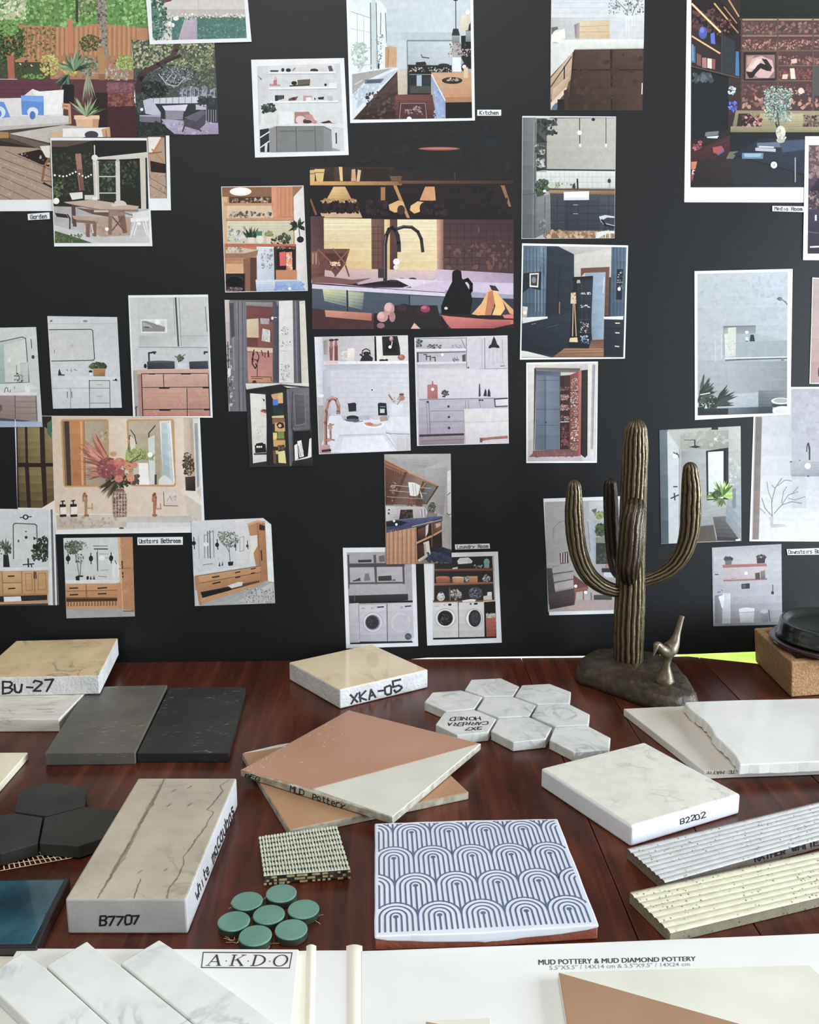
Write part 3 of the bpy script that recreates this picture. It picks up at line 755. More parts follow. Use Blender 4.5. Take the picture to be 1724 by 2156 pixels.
cactus = empty('cactus_sculpture', Vector((C2(545, 1790).x, YC, 0)), 'tall bronze saguaro cactus sculpture on rock with a small bird', 'sculpture')
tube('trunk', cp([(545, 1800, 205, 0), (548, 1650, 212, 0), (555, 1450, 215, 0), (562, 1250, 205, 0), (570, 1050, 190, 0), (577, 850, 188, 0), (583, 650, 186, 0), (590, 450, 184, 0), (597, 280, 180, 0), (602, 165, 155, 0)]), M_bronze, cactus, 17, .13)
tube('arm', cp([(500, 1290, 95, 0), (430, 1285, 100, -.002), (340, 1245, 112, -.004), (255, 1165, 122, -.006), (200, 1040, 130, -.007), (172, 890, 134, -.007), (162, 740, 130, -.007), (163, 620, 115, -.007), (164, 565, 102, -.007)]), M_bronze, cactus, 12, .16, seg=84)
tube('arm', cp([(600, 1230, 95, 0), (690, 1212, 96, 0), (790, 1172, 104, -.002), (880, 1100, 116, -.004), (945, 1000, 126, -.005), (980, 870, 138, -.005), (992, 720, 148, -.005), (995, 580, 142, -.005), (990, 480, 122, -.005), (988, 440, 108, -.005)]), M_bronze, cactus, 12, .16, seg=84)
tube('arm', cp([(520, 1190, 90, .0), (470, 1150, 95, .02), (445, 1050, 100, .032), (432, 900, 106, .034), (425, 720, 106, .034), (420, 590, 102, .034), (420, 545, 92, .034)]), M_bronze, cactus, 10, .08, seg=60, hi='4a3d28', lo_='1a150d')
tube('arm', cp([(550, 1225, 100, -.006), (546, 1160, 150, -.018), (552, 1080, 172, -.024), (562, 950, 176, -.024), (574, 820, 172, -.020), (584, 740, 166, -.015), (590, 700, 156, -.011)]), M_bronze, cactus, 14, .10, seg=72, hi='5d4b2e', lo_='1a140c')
# rock
rim = [C for C in pairs(nums('205 1770 290 1712 440 1690 640 1712 780 1742 870 1790 945 1880 1010 1965 1032 2020 960 2038 840 2048 700 2018 600 1985 500 1948 400 1915 300 1880 215 1855 190 1810'))]
base_xy = []
for x, y in rim: base_xy.append(W(1160+x/3.3676, 860+y/3.3676, .0185))
ce = sum(base_xy, Vector())/len(base_xy)
V = []; Fc = []; n = len(base_xy)*4
ring = [Vector(p) for p in [q_[:3] for q_ in catmull([tuple(p) for p in base_xy]+[tuple(base_xy[0])], 4)][:-1]]
lv = [(1.03, .0003), (1.04, .006), (1.01, .012), (.985, .0172), (.93, .019), (.75, .0195), (.5, .020), (.25, .021), (.08, .021)]
for s_, z in lv:
    for p in ring:
        a = rnd.uniform(-.0012, .0012) if z > .01 else 0
        V.append(Vector((ce.x+(p.x-ce.x)*s_+a*.6, ce.y+(p.y-ce.y)*s_+a*.4, z+a)))
for i in range(len(lv)-1):
    for j in range(len(ring)): L_ = len(ring); Fc.append([i*L_+j, i*L_+(j+1) % L_, (i+1)*L_+(j+1) % L_, (i+1)*L_+j])
Fc.append(list(range(len(ring)))[::-1]); Fc.append([(len(lv)-1)*len(ring)+j for j in range(len(ring))])
M_rock = mat('dark_bronze_rock', '332d24', .5, '4c4334', 60, bump=.8, bscale=140, metal=.3)
mesh('rock_base', V, Fc, M_rock, cactus, smooth=True)
# bird: one continuous body, tail up to the right, head down to the left
YBd = W(1160+805/3.3676, 860+1935/3.3676, .019).y
def bp_(l):
    out = []
    for x, y, w, dy in l:
        p = hit(1160+x/3.3676, 860+y/3.3676, (0, YBd+dy, 0), Vector((0, -1, 0))); s = ((p-CAM).dot(fw))/F
        out.append((p.x, p.y, p.z, w/2/3.3676*s))
    return out
M_bird = colmat('polished_bronze', .42, .5); M_bird.node_tree.nodes['Principled BSDF'].inputs['Metallic'].default_value = .45
tube('bird', bp_([(930, 1470, 34, .011), (912, 1530, 40, .009), (893, 1600, 48, .006), (874, 1658, 78, .003), (846, 1702, 112, 0), (815, 1722, 98, -.003), (786, 1708, 66, -.006), (764, 1684, 56, -.009), (749, 1678, 50, -.011), (742, 1700, 34, -.013), (734, 1726, 20, -.014), (724, 1756, 8, -.015)]), M_bird, cactus, 0, k=6, seg=32, cap=False, hi='7d7056', lo_='3d3628', wob=.02)
tube('bird_legs', bp_([(836, 1740, 66, 0), (828, 1780, 52, 0), (820, 1815, 50, -.001), (816, 1850, 70, -.001), (810, 1895, 112, -.001), (806, 1922, 132, -.001), (804, 1946, 138, -.001)]), M_bird, cactus, 0, k=5, seg=32, cap=False, hi='75684a', lo_='38301f', wob=.03)

# ================================================================ planter and dishes at the right edge
m = mat('tan_cork_clay', 'a8825a', .8, '8f6a44', 260, bump=.6, bscale=420)
M_cork = m
zt = .0445
A_ = W(1587, 1322, zt); B_ = W(1666, 1394, zt); e1 = B_-A_; e2 = Vector((-e1.y, e1.x, 0)).normalized()*(-1)
if e2.x < 0: e2 = -e2
e2 = (e2+Vector((.30, .25, 0))).normalized()
D_ = A_+e2*.17; C_ = B_+e2*.17
outer = [A_, B_, C_, D_]; cen_ = sum(outer, Vector())/4
foot = [Vector((cen_.x+(p.x-cen_.x)*.95, cen_.y+(p.y-cen_.y)*.95, .0003)) for p in outer]
i1, i2 = (B_-A_).normalized(), (C_-B_).normalized()
w_ = .011
inner = [A_+(i1+i2)*w_, B_+(-i1+i2)*w_, C_+(-i1-i2)*w_, D_+(i1-i2)*w_]
well = [Vector((p.x, p.y, .030)) for p in inner]
V = foot+outer+inner+well
Fc = [[3, 2, 1, 0]]
for a in (0, 4, 8): Fc += [[a+i, a+(i+1) % 4, a+4+(i+1) % 4, a+4+i] for i in range(4)]
Fc.append([12, 13, 14, 15])
o = fixn(mesh('square_planter', V, Fc, M_cork)); bev(o, .002, 3)
tag(o, 'tan rough square planter box at right edge holding dark dishes', 'planter')
def lathe(name, c, prof, material, n=64):
    V = []; Fc = []
    for r, z in prof:
        for i in range(n): a = 2*math.pi*i/n; V.append(Vector((c.x+r*math.cos(a), c.y+r*math.sin(a), z)))
    for k in range(len(prof)-1):
        for i in range(n): Fc.append([k*n+i, k*n+(i+1) % n, (k+1)*n+(i+1) % n, (k+1)*n+i])
    Fc.append(list(range(n))[::-1]); Fc.append([(len(prof)-1)*n+i for i in range(n)])
    return mesh(name, V, Fc, material, None, origin=(c.x, c.y, prof[0][1]), smooth=True)
M_purple = mat('dark_purple_glaze', '33222a', .3, '2a1c24', 40, coat=.4)
M_blackg = mat('black_green_glaze', '121512', .22, '1d231c', 30, coat=.5)
dc = W(1748, 1352, .050); dc.z = 0
o = lathe('dish', dc, [(.052, .0447), (.055, .0449), (.0665, .0500), (.0685, .0530), (.0680, .0540), (.062, .0540), (.058, .0535)], M_purple, 80)
tag(o, 'dark purple dish, lower of two resting on the tan planter', 'dish')
o = lathe('dish', dc+Vector((.001, .001, 0)), [(.057, .0542), (.0615, .0552), (.0625, .0580), (.0600, .0600), (.0590, .0690), (.0585, .0740), (.0565, .0755), (.0540, .0748), (.052, .069), (.048, .067)], M_blackg, 80)
tag(o, 'glossy black green dish, upper of two stacked on the tan planter', 'dish')

# ================================================================ sample folders in the foreground
M_card = mat('white_card', 'e2e3df', .35, 'dcddd8', 8, coat=.1)
M_card2 = mat('cream_card', 'e6e2d2', .4, 'dedaca', 8)
zc = .0035
fo = slab('sample_folder', 'open white sample folder with spine along the front edge of table', 'sample folder', nums('-80 2012 30 2012.5 647 2000.5 647 2330 -120 2330'), zc, .0004, M_card2, .0008)
slab('spine', None, None, nums('651 2000.5 741 2000 742 2330 640 2330'), zc-.0004, .0004, M_card, .0006, parent=fo)
for a in ((645, 666), (729, 763)):
    V = []; Fc = []
    x0, x1 = a
    s0, s1 = W(x0, 2000, 0), W(x1, 2000, 0); f0, f1 = W(x0-6 if x0 < 700 else x0+1, 2320, 0), W(x1-6 if x0 < 700 else x1+1, 2320, 0)
    K = 10
    for p, q_ in ((s0, s1), (f0, f1)):
        for i in range(K+1): t = i/K; r_ = p+(q_-p)*t; V.append(Vector((r_.x, r_.y, .0030+.0013*math.sin(math.pi*t))))
    Fc = [[i, i+1, i+K+2, i+K+1] for i in range(K)]+[list(range(K+1)), list(range(K+1, 2*K+2))[::-1]]
    fixn(mesh('fold_ridge', V, Fc, M_card2, fo, smooth=False))
slab('page', None, None, nums('759 2001.5 1240 1984 1760 1963 1960 2330 757 2330'), zc, .0004, M_card, .0008, parent=fo)
M_gry = mat('grey_print_ink', '86878c', .5); M_drk = mat('dark_print_ink', '3a3a42', .5)
typeset('heading', 'MUD POTTERY & MUD DIAMOND POTTERY', nums('1133.5 2020.5 1464 2013.5 1464.5 2023 1134 2031.5'), on(zc), fo, M_drk, bold=0, dup=3)
typeset('size_line', '5.5"X5.5" / 14X14 cm & 5.5"X9.5" / 14X24 cm', nums('1156.5 2033 1452 2025.5 1452.5 2033.5 1157 2042'), on(zc), fo, M_gry, bold=.002)
t = slab('pottery_tile', None, None, nums('1175 2047 1705.7 2031.5 1830 2156 1900 2330 1222 2330'), .0085, zc+.0001, M_offw, .0006, parent=fo)
slab('brown_glaze', None, None, nums('1176.5 2047.5 1561 2156.5 1760 2215 1222 2330'), .0089, .0080, mat('brown_glaze', '9c7a5e', .4, '947256', 16), .0003, parent=t)
t = slab('small_tile', None, None, nums('896 2150 1033 2142.6 1040 2330 900 2330'), .0065, zc+.0001, M_offw, .0005, parent=fo)
slab('brown_glaze', None, None, nums('897 2150.5 960 2162 1000 2220 905 2330'), .0069, .0060, M_terra2, .0003, parent=t)
ak = slab('marble_sample_card', 'white sample card with three slanted marble strips and boxed lettering', 'sample card', nums('37 1996 629 1998 600 2330 -140 2330 28 2012'), .0068, .0037, M_card, .0008)
V = []; 
M_ak = mat('logo_ink', '33343a', .5)
# boxed logo
tl = nums('427 2004 616 2005 610 2039 423 2038')
def lq(u, v): q_ = pairs(tl); w4 = ((1-u)*(1-v), u*(1-v), u*v, (1-u)*v); return (sum(w4[i]*q_[i][0] for i in range(4)), sum(w4[i]*q_[i][1] for i in range(4)))
V = []; Fc = []
def bar(a, b, c, d):
    k = len(V); V.extend([W(*lq(*p), .0068+.00012) for p in ((a, b), (c, b), (c, d), (a, d))]); Fc.append([k, k+1, k+2, k+3])
bar(0, 0, 1, .06); bar(0, .94, 1, 1); bar(0, .06, .011, .94); bar(.989, .06, 1, .94)
mesh('logo_frame', V, Fc, M_ak, ak)
# serif capitals as thick/thin polygons on a unit cell (x 0-1, y 0 top - 1 bottom)
GL = {'A': [[(.42, 0), (.56, 0), (.92, .94), (.76, .94)], [(.44, .08), (.50, .16), (.16, .94), (.11, .94)], [(.27, .60), (.68, .60), (.68, .66), (.25, .66)], [(0, .94), (.3, .94), (.3, 1), (0, 1)], [(.66, .94), (1, .94), (1, 1), (.66, 1)]],
      'K': [[(.14, 0), (.27, 0), (.27, 1), (.14, 1)], [(.03, 0), (.38, 0), (.38, .06), (.03, .06)], [(.03, .94), (.38, .94), (.38, 1), (.03, 1)], [(.82, .04), (.89, .04), (.35, .52), (.27, .52)], [(.38, .42), (.52, .36), (.96, .96), (.80, .96)], [(.66, 0), (.98, 0), (.98, .06), (.66, .06)], [(.72, .94), (1, .94), (1, 1), (.72, 1)]],
      'D': [[(.14, 0), (.27, 0), (.27, 1), (.14, 1)], [(.03, 0), (.3, 0), (.3, .06), (.03, .06)], [(.03, .94), (.3, .94), (.3, 1), (.03, 1)]]}
def ringp(cx, cy, rx, ry, tx, ty, a0, a1, n=20):
    out = []
    for i in range(n):
        a, b_ = a0+(a1-a0)*i/n, a0+(a1-a0)*(i+1)/n
        out.append([(cx+rx*math.cos(a), cy+ry*math.sin(a)), (cx+rx*math.cos(b_), cy+ry*math.sin(b_)), (cx+(rx-tx)*math.cos(b_), cy+(ry-ty)*math.sin(b_)), (cx+(rx-tx)*math.cos(a), cy+(ry-ty)*math.sin(a))])
    return out
GL['D'] += ringp(.27, .5, .68, .5, .14, .06, -math.pi/2, math.pi/2)
GL['O'] = ringp(.5, .5, .5, .52, .13, .06, 0, 2*math.pi, 32)
V = []; Fc = []; kk = 0
for ch, x0, x1 in (('A', .06, .235), ('K', .315, .485), ('D', .555, .725), ('O', .80, .965)):
    for P in GL[ch]:
        k = len(V)
        for x, y in P: V.append(W(*lq(x0+(x1-x0)*x+.02*(1-y)-.01, .16+.70*y), .0068+.00012+kk*2e-6))
        kk += 1; Fc.append(list(range(k, k+len(P))))
for x in (.275, .52, .762):
    k = len(V); V.extend([W(*lq(x+.007*math.cos(i), .56+.045*math.sin(i)), .0069) for i in (0, 1, 2, 3, 4, 5)]); Fc.append(list(range(k, k+6)))
mesh('logo_lettering', V, Fc, M_ak, ak)
M_strip = marble('pale_marble_strip', 'dfe1dd', 'd3d6d2', 'a9adab', 16, .2, .46, .54, amount=.75)
for s in ('335 1978 366 1998 585 2156 800 2320 620 2320 411 2156 253 2027', '183 1981 202 1998 249 2029 407 2156 610 2320 420 2320 231 2156 97 2032.5', '46 2005 93 2034 228 2156 410 2320 190 2320 58 2153 -2 2096 -30 2055'):
    slab('marble_strip', None, None, nums(s), .0150, .0070, M_strip, .0010, parent=ak)
# ================================================================ the photo prints
A = (0, 0, 480); B = (500, 0, 1020); C_ = (1080, 0, 1724); D = (460, 240, 1100); E = (0, 600, 470); F_ = (0, 860, 600)
G_ = (460, 610, 880); H_ = (860, 500, 1340); I_ = (700, 940, 1080); J = (1120, 860, 1724); K_ = (1420, 540, 1724)
photo('large garden print with white sofa, blue pillows and wooden fence, top left', A,
 nums('-70 -60 1255 -60 1292 1590 -70 1598'), nums('-70 -60 1236 -60 1262 1500 -70 1510'), 0, '''
r 5f8a42 -70 -60 1240 300
s 300 12 42 -70 -60 1120 210 7fb84e 4a7c34 93c765 2f5a28 68a046 3d6b30 a9d47c
s 60 16 44 -40 -50 190 150 d3d3b4 b7c08e ece8d4 8aa868
s 30 10 24 560 -60 760 120 4f3a34 6b4a40 d9c0a8
p b37a49 -70 180 300 195 520 210 740 180 1120 215 1120 470 -70 470
V 8f5c36 5 200 1040 36 205 450
V c99458 5 218 1040 36 205 440
s 60 10 30 150 210 420 430 5e5a28 7a6a35 47491f 8f7f42
S 150 12 38 60 330 130 150 243a20 3f5e2b 17240f 5b7d3a 31491f
S 60 12 30 60 210 90 60 6fa045 4d7d35 89b85b
S 60 10 26 682 330 82 66 3d4a22 56602e 2c3718 6d7638
p a9714a 380 420 1010 420 1010 600 380 600
s 50 8 24 390 430 1000 590 7d5a42 b98a66 5a4a34 c49a74
S 60 10 26 372 490 74 84 d5c45c b0a848 e6da86 8f9440
S 50 10 26 520 520 70 60 b9a552 98963f d8c46c
S 70 8 24 668 500 82 72 6f8c70 4a684c 9ab49a 344c38 bcc8b4
S 60 8 24 945 476 72 60 76a83e 98c254 4a7a2c c2d878
S 50 8 22 880 560 120 50 b8a898 8f9a84 d4ccc0 7a6a5c
r 3c4a2e -70 480 300 600
s 40 8 22 -60 450 280 590 2f3d22 51602f 6a5c3c 27301c
S 40 6 20 250 580 90 24 62923c 83b050 4b7a30
l f0e0b0 8 150 480 158 488
l f0e0b0 8 234 492 242 500
p a9583a 52 420 105 420 118 745 70 745
p bf6f48 508 148 548 150 562 500 522 505
p a05a40 520 400 555 400 562 505 522 505
r 34402c 572 0 592 168
p 8d8478 735 -20 792 -20 802 180 822 465 768 390 766 250 742 110
s 50 6 20 742 -20 808 420 54483e b3aa9c 3d352d c9c1b3
p ad7c44 735 366 792 366 797 620 772 800 758 800
p 8f5f38 745 560 797 560 790 800 764 800
p 5f2f3d -70 598 480 598 480 745 -70 745
H 47222e 3 640 740 34 -70 480
l d8c8c8 4 -70 598 130 600
p 5a2d38 480 600 1020 612 1046 1035 480 1035
p 7a4450 810 620 1012 625 1020 700 815 700
s 40 8 30 815 630 1005 690 8a5260 6b3846 9a6470
p 6e3a34 812 700 1020 700 1028 800 815 800
s 40 10 40 820 715 1018 800 84483a 55282a 9a5a44
p 401e24 800 808 1030 802 1046 1035 800 1035
r 2a1a1e 700 700 812 1030
f 26 190 22 560 540 95 150 3d5c40 6e8e62 22331f 8fae88 4a6a48
f 16 150 20 520 560 250 90 2f4638 5c7c66 1d2c20
f 10 260 10 660 540 275 40 a8a88a 7d8f6d
r 1d1a1c 470 640 560 780
p dfdcd8 -70 745 160 740 245 672 300 692 480 678 478 872 522 880 538 935 -70 990
p f0eeea 245 672 300 692 482 680 470 860 330 868 330 725 262 722
p d2cfcb -70 885 340 872 520 876 536 936 200 968 -70 992
p bdb7b2 -70 958 200 945 536 925 536 938 200 970 -70 994
p c79262 470 780 532 785 541 936 520 940 516 830 470 820
l 6b4426 6 478 800 512 804
l 6b4426 6 484 830 512 834
l 6b4426 6 486 856 512 860
p 3f82d2 158 722 330 726 332 872 165 868
p 5f9be0 158 722 330 726 331 770 160 762
o d5e3f0 248 848 42 38
o 3068b8 246 872 22 32
p 4a86d0 -70 765 30 772 80 886 -70 900
o cfe0f0 -20 850 62 50
o 3a72c0 -40 860 52 42
p a87840 -70 992 66 1000 66 1044 -70 1048
p dcab7c 564 876 750 880 742 972 582 965
r e8be92 560 872 752 902
p c08d60 700 900 748 900 742 972 700 970
f 22 190 16 655 885 90 140 57784a 8faa74 2f4a2a a9b88e
k c9c2b6 bdb6aa a79f95 b8b0a5 70 1010 480 945 790 970 480 1105
p 6a5f56 66 1008 380 1098 378 1155 70 1042
p 30261f -70 1048 280 1120 310 1160 -70 1110
p a58d78 -70 1100 280 1120 420 1160 420 1515 -70 1515
p 241a14 130 1165 300 1130 380 1180 372 1262 300 1240
l 6f5a4a 5 -70 1170 400 1345
l 6f5a4a 5 -70 1230 400 1420
l 6f5a4a 5 -70 1300 380 1500
l 6f5a4a 5 -70 1370 230 1510
l 6f5a4a 5 -70 1440 90 1510
l 6f5a4a 5 40 1140 400 1290
l c4ad98 4 -70 1200 400 1380
l c4ad98 4 -70 1270 400 1465
s 40 6 26 -70 1120 380 1500 b39a84 98806c bca690
p e0d9cc 300 1105 380 1100 378 1200 345 1188
l 8f5a32 18 370 1200 335 1260 320 1365
l 8f5a32 12 320 1368 390 1372
l 2a1c14 14 330 1385 400 1420
p cfa878 380 1000 470 1000 475 1032 385 1032
p e7e4df 475 972 770 965 830 962 836 1036 475 1036
o 3b3f4b 692 1020 52 30
p c8935f 765 978 830 962 836 1036 780 1036
l 6b4426 5 800 985 806 1036
p ae9278 1110 1040 1245 1040 1262 1505 1130 1505
s 20 8 20 1130 1320 1250 1490 8a705a bfa58c
l 6f5a4a 4 1130 1400 1260 1470
l 6f5a4a 4 1130 1340 1260 1420
p e2dfd4 1120 1036 1218 1036 1150 1160 1125 1150
l b87a48 16 1228 1045 1150 1165
l b87a48 12 1150 1130 1240 1225
l 8f5a32 10 1130 1160 1220 1150
p 2a1c16 1135 1215 1250 1240 1255 1310 1140 1300
l 26262a 6 1246 1036 1262 1498
''', '4f4030')
photo('cut out print of shaded grey garden seating under a leaning tree', A,
 nums('995 302 1130 320 1622 330 1652 1014 1042 1030 1038 900 1012 740 1026 600 1000 430'), nums('995 300 1622 325 1652 1014 1042 1030'), 1, '''
r 4a5048 990 290 1660 1035
s 170 10 34 1000 300 1620 520 a3a476 7e8a5c c3bd8c 5d6a44 8f9a70 d2cda2
s 120 10 30 1300 380 1630 660 55604c 747d5c 3f4a3c 8a8d66
S 170 8 28 1250 600 260 110 2a322f 3d4745 566062 1f2623 727c84
S 60 6 16 1340 570 120 60 9aa0a8 c0c4cc 6a7078
l b5b9c2 6 1200 560 1260 640 1340 650 1400 590
l b5b9c2 5 1300 560 1250 620 1320 660
S 80 10 30 1150 680 120 70 1c2422 2d3a34 121816
l 3c2a2c 46 1040 690 1060 590 1110 530
l 4a3436 40 1090 545 1200 490 1300 430
l 4f3c3c 34 1290 440 1330 380 1340 335
l 3c2a2c 22 1250 470 1360 420
s 40 10 30 1360 660 1630 740 8c8c98 a6a6b4 6a6a76
V a4a4b4 6 1380 1620 30 680 740
r 2c3236 1030 740 1650 1030
S 60 8 24 1060 780 60 80 3b4a44 24302c 55645c
p c9cad6 1130 745 1340 735 1500 730 1500 780 1140 785
V 7c7c8c 5 1160 1480 48 738 780
p b9bac8 1080 760 1140 740 1215 850 1215 880 1100 860
p a29fb0 1055 870 1215 870 1215 925 1055 925
p 6f6a7a 1055 880 1215 885 1215 930 1055 930
o e8e8f0 1072 828 12 12
p d0cddc 1225 800 1420 790 1400 840 1250 838
V 55525e 6 1250 1390 22 838 900
p 8c8796 1250 835 1390 838 1380 905 1255 905
k b2a6c0 a99db8 8c8098 a598b4 1220 900 1650 930 1655 1030 1290 1010
s 40 8 26 1230 920 1640 1010 c4b8d0 9a8ea8 857a92
p 4a4650 1385 905 1560 845 1550 940 1500 985 1395 955
p 625c68 1390 890 1530 830 1565 850 1480 920
l 3a3640 10 1395 950 1380 995
l 3a3640 10 1500 975 1520 990
r b4b0c0 1480 790 1560 830
S 30 8 20 1560 770 70 50 2d3538 4a5458
V 9a9aa6 5 1560 1640 18 830 920
p 23292a 1042 920 1220 930 1340 1030 1042 1032
s 50 8 22 1050 925 1240 1020 2c3634 171d1c 3d4846
''', '3f443f')
photo('white bordered driveway and hedge print cut off by the top edge', A,
 nums('1098 -80 1866 -80 1902 316 1132 336'), nums('1138 -80 1842 -80 1866 288 1155 306'), 3, '''
r cfc8c0 1130 -80 1870 310
p 70353a 1220 -80 1400 -80 1290 10 1220 25
l b8a8a0 4 1500 -60 1500 100
r bdb6b0 1260 70 1870 130
S 90 14 38 1195 110 62 190 2f5a4a 4a7a62 1f4236 5f8f78
r 47766a 1300 130 1870 310
s 120 10 26 1160 140 1870 305 4f8272 3b6a5e 5f9486 2e5a50 76a598
k bfb0b8 b8a8b2 a598a4 b2a4ae 1398 132 1488 132 1492 308 1345 308
s 40 5 14 1260 100 1860 135 f4f0e2 fff d8d8c8
s 50 5 13 1380 118 1860 150 3d6a54 5a8a6c
o e8e8e0 1330 140 22 16
o e8e8e0 1280 178 14 18
o e8e8e0 1308 190 12 16
l c8c0b8 4 1300 175 1290 260
''')
photo('white bordered print of outdoor dining table and bench under a porch', A,
 nums('380 1042 1110 1044 1152 1862 410 1864'), nums('388 1062 1108 1062 1132 1838 414 1838'), 3, '''
r 262a22 380 1050 1160 1850
p 2a2622 380 1060 1120 1060 1120 1150 720 1190 380 1150
p 5a4a3e 380 1062 700 1062 640 1080 500 1110 390 1110
p 1f1d1c 700 1070 1110 1070 1110 1150 760 1190 700 1160
s 110 10 34 395 1160 700 1480 3a4030 2a3022 4d5238 1c2018
S 30 8 20 440 1430 40 60 5d6a4a 39432e 78805f
p a06a62 568 1165 612 1160 636 1440 600 1440
p 7a4640 586 1280 620 1280 634 1440 606 1440
p cfc9bd 735 1190 1110 1150 1110 1192 740 1222
p c9c2b4 700 1200 745 1200 752 1510 712 1510
l e4dfd4 7 722 1205 732 1500
p d0cabc 872 1200 905 1200 910 1530 878 1530
p cbc4b6 1056 1170 1098 1170 1106 1590 1068 1590
p 2b2e26 750 1205 872 1205 878 1520 755 1520
s 50 8 24 755 1215 870 1440 3f463a 55604c 2a3028 6a7560
l c9c9c0 8 752 1335 875 1335
l c9c9c0 8 755 1460 876 1460
p 23261f 908 1205 1056 1200 1068 1590 915 1540
s 30 8 26 915 1220 1050 1420 384036 4c5648 2b322a
l 1c1c1c 10 740 1212 1050 1210
l d8d8d4 8 714 1100 716 1200
o e2e2dc 716 1192 24 22
o b8b8b4 890 1215 12 10
o f4f4e4 414 1325 8 8
o f4f4e4 450 1330 7 7
o f4f4e4 478 1334 7 7
o f4f4e4 504 1330 7 7
o f4f4e4 528 1320 7 7
o f4f4e4 550 1310 7 7
o f4f4e4 572 1300 7 7
o f4f4e4 600 1315 7 7
o f4f4e4 624 1330 7 7
o f4f4e4 648 1342 7 7
o f4f4e4 668 1334 7 7
o f4f4e4 688 1322 7 7
o ddd 715 1236 9 9
k a9a6a4 b5b2b0 cfcdca bdbbb8 405 1560 1135 1580 1140 1845 410 1845
p c9c7c4 405 1700 620 1760 760 1840 410 1840
p 4a5a38 414 1745 560 1790 700 1838 414 1838
s 40 6 18 415 1770 620 1836 5d6f44 3b4a2c 6f8054
p b0967f 620 1640 1000 1640 980 1780 760 1790 640 1700
s 40 8 26 640 1660 970 1780 c4ab94 98806c b89e88
p e3e0da 524 1460 622 1452 626 1500 545 1512
r cfccc4 640 1475 712 1510
r e8e4da 700 1490 735 1520
r 3a2e2a 752 1485 790 1530
o f0ece0 425 1520 24 24
p bfa692 480 1528 700 1510 1050 1560 1040 1585 760 1580 560 1550
p 8f7666 480 1532 760 1582 1045 1585 1045 1600 760 1600
p d8cabc 840 1545 950 1530 960 1550 850 1562
o d0c6ba 905 1530 40 14
p 5a4038 540 1550 570 1560 575 1700 545 1690
p 6b4a40 570 1570 820 1600 820 1640 700 1620
p 8a665a 820 1600 848 1600 846 1775 818 1775
p 7a584e 880 1600 940 1590 962 1760 930 1765
p 9a776a 830 1600 945 1600 945 1630 830 1635
l 6b4a40 10 850 1640 940 1745
l 6b4a40 10 930 1640 850 1740
r c9b8a4 710 1590 820 1605
l 7a6a5c 8 940 1610 1080 1650
p b49c86 545 1630 735 1640 720 1672 560 1660
p 7d6454 555 1660 720 1672 715 1692 560 1680
p 5d443a 548 1650 575 1660 580 1715 552 1712
p 7d5c50 650 1690 680 1690 678 1795 650 1790
p 7d5c50 705 1680 730 1680 728 1790 700 1785
l d8d0c8 8 690 1700 705 1760
l 2a2422 10 510 1622 528 1650 528 1730
p 2f2a28 415 1610 500 1620 520 1650 430 1640
p e8e8e6 985 1650 1128 1640 1120 1672 990 1680
p dcdcda 1000 1610 1125 1590 1128 1645 1010 1655
l e8e8e8 8 1020 1680 985 1800
l e8e8e8 8 1040 1680 1012 1780
l e8e8e8 8 1080 1680 1112 1780
l e8e8e8 8 1100 1675 1128 1800
o f4f4f0 808 1732 14 14
o f4f4f0 1052 1692 12 12
''', '45433a')
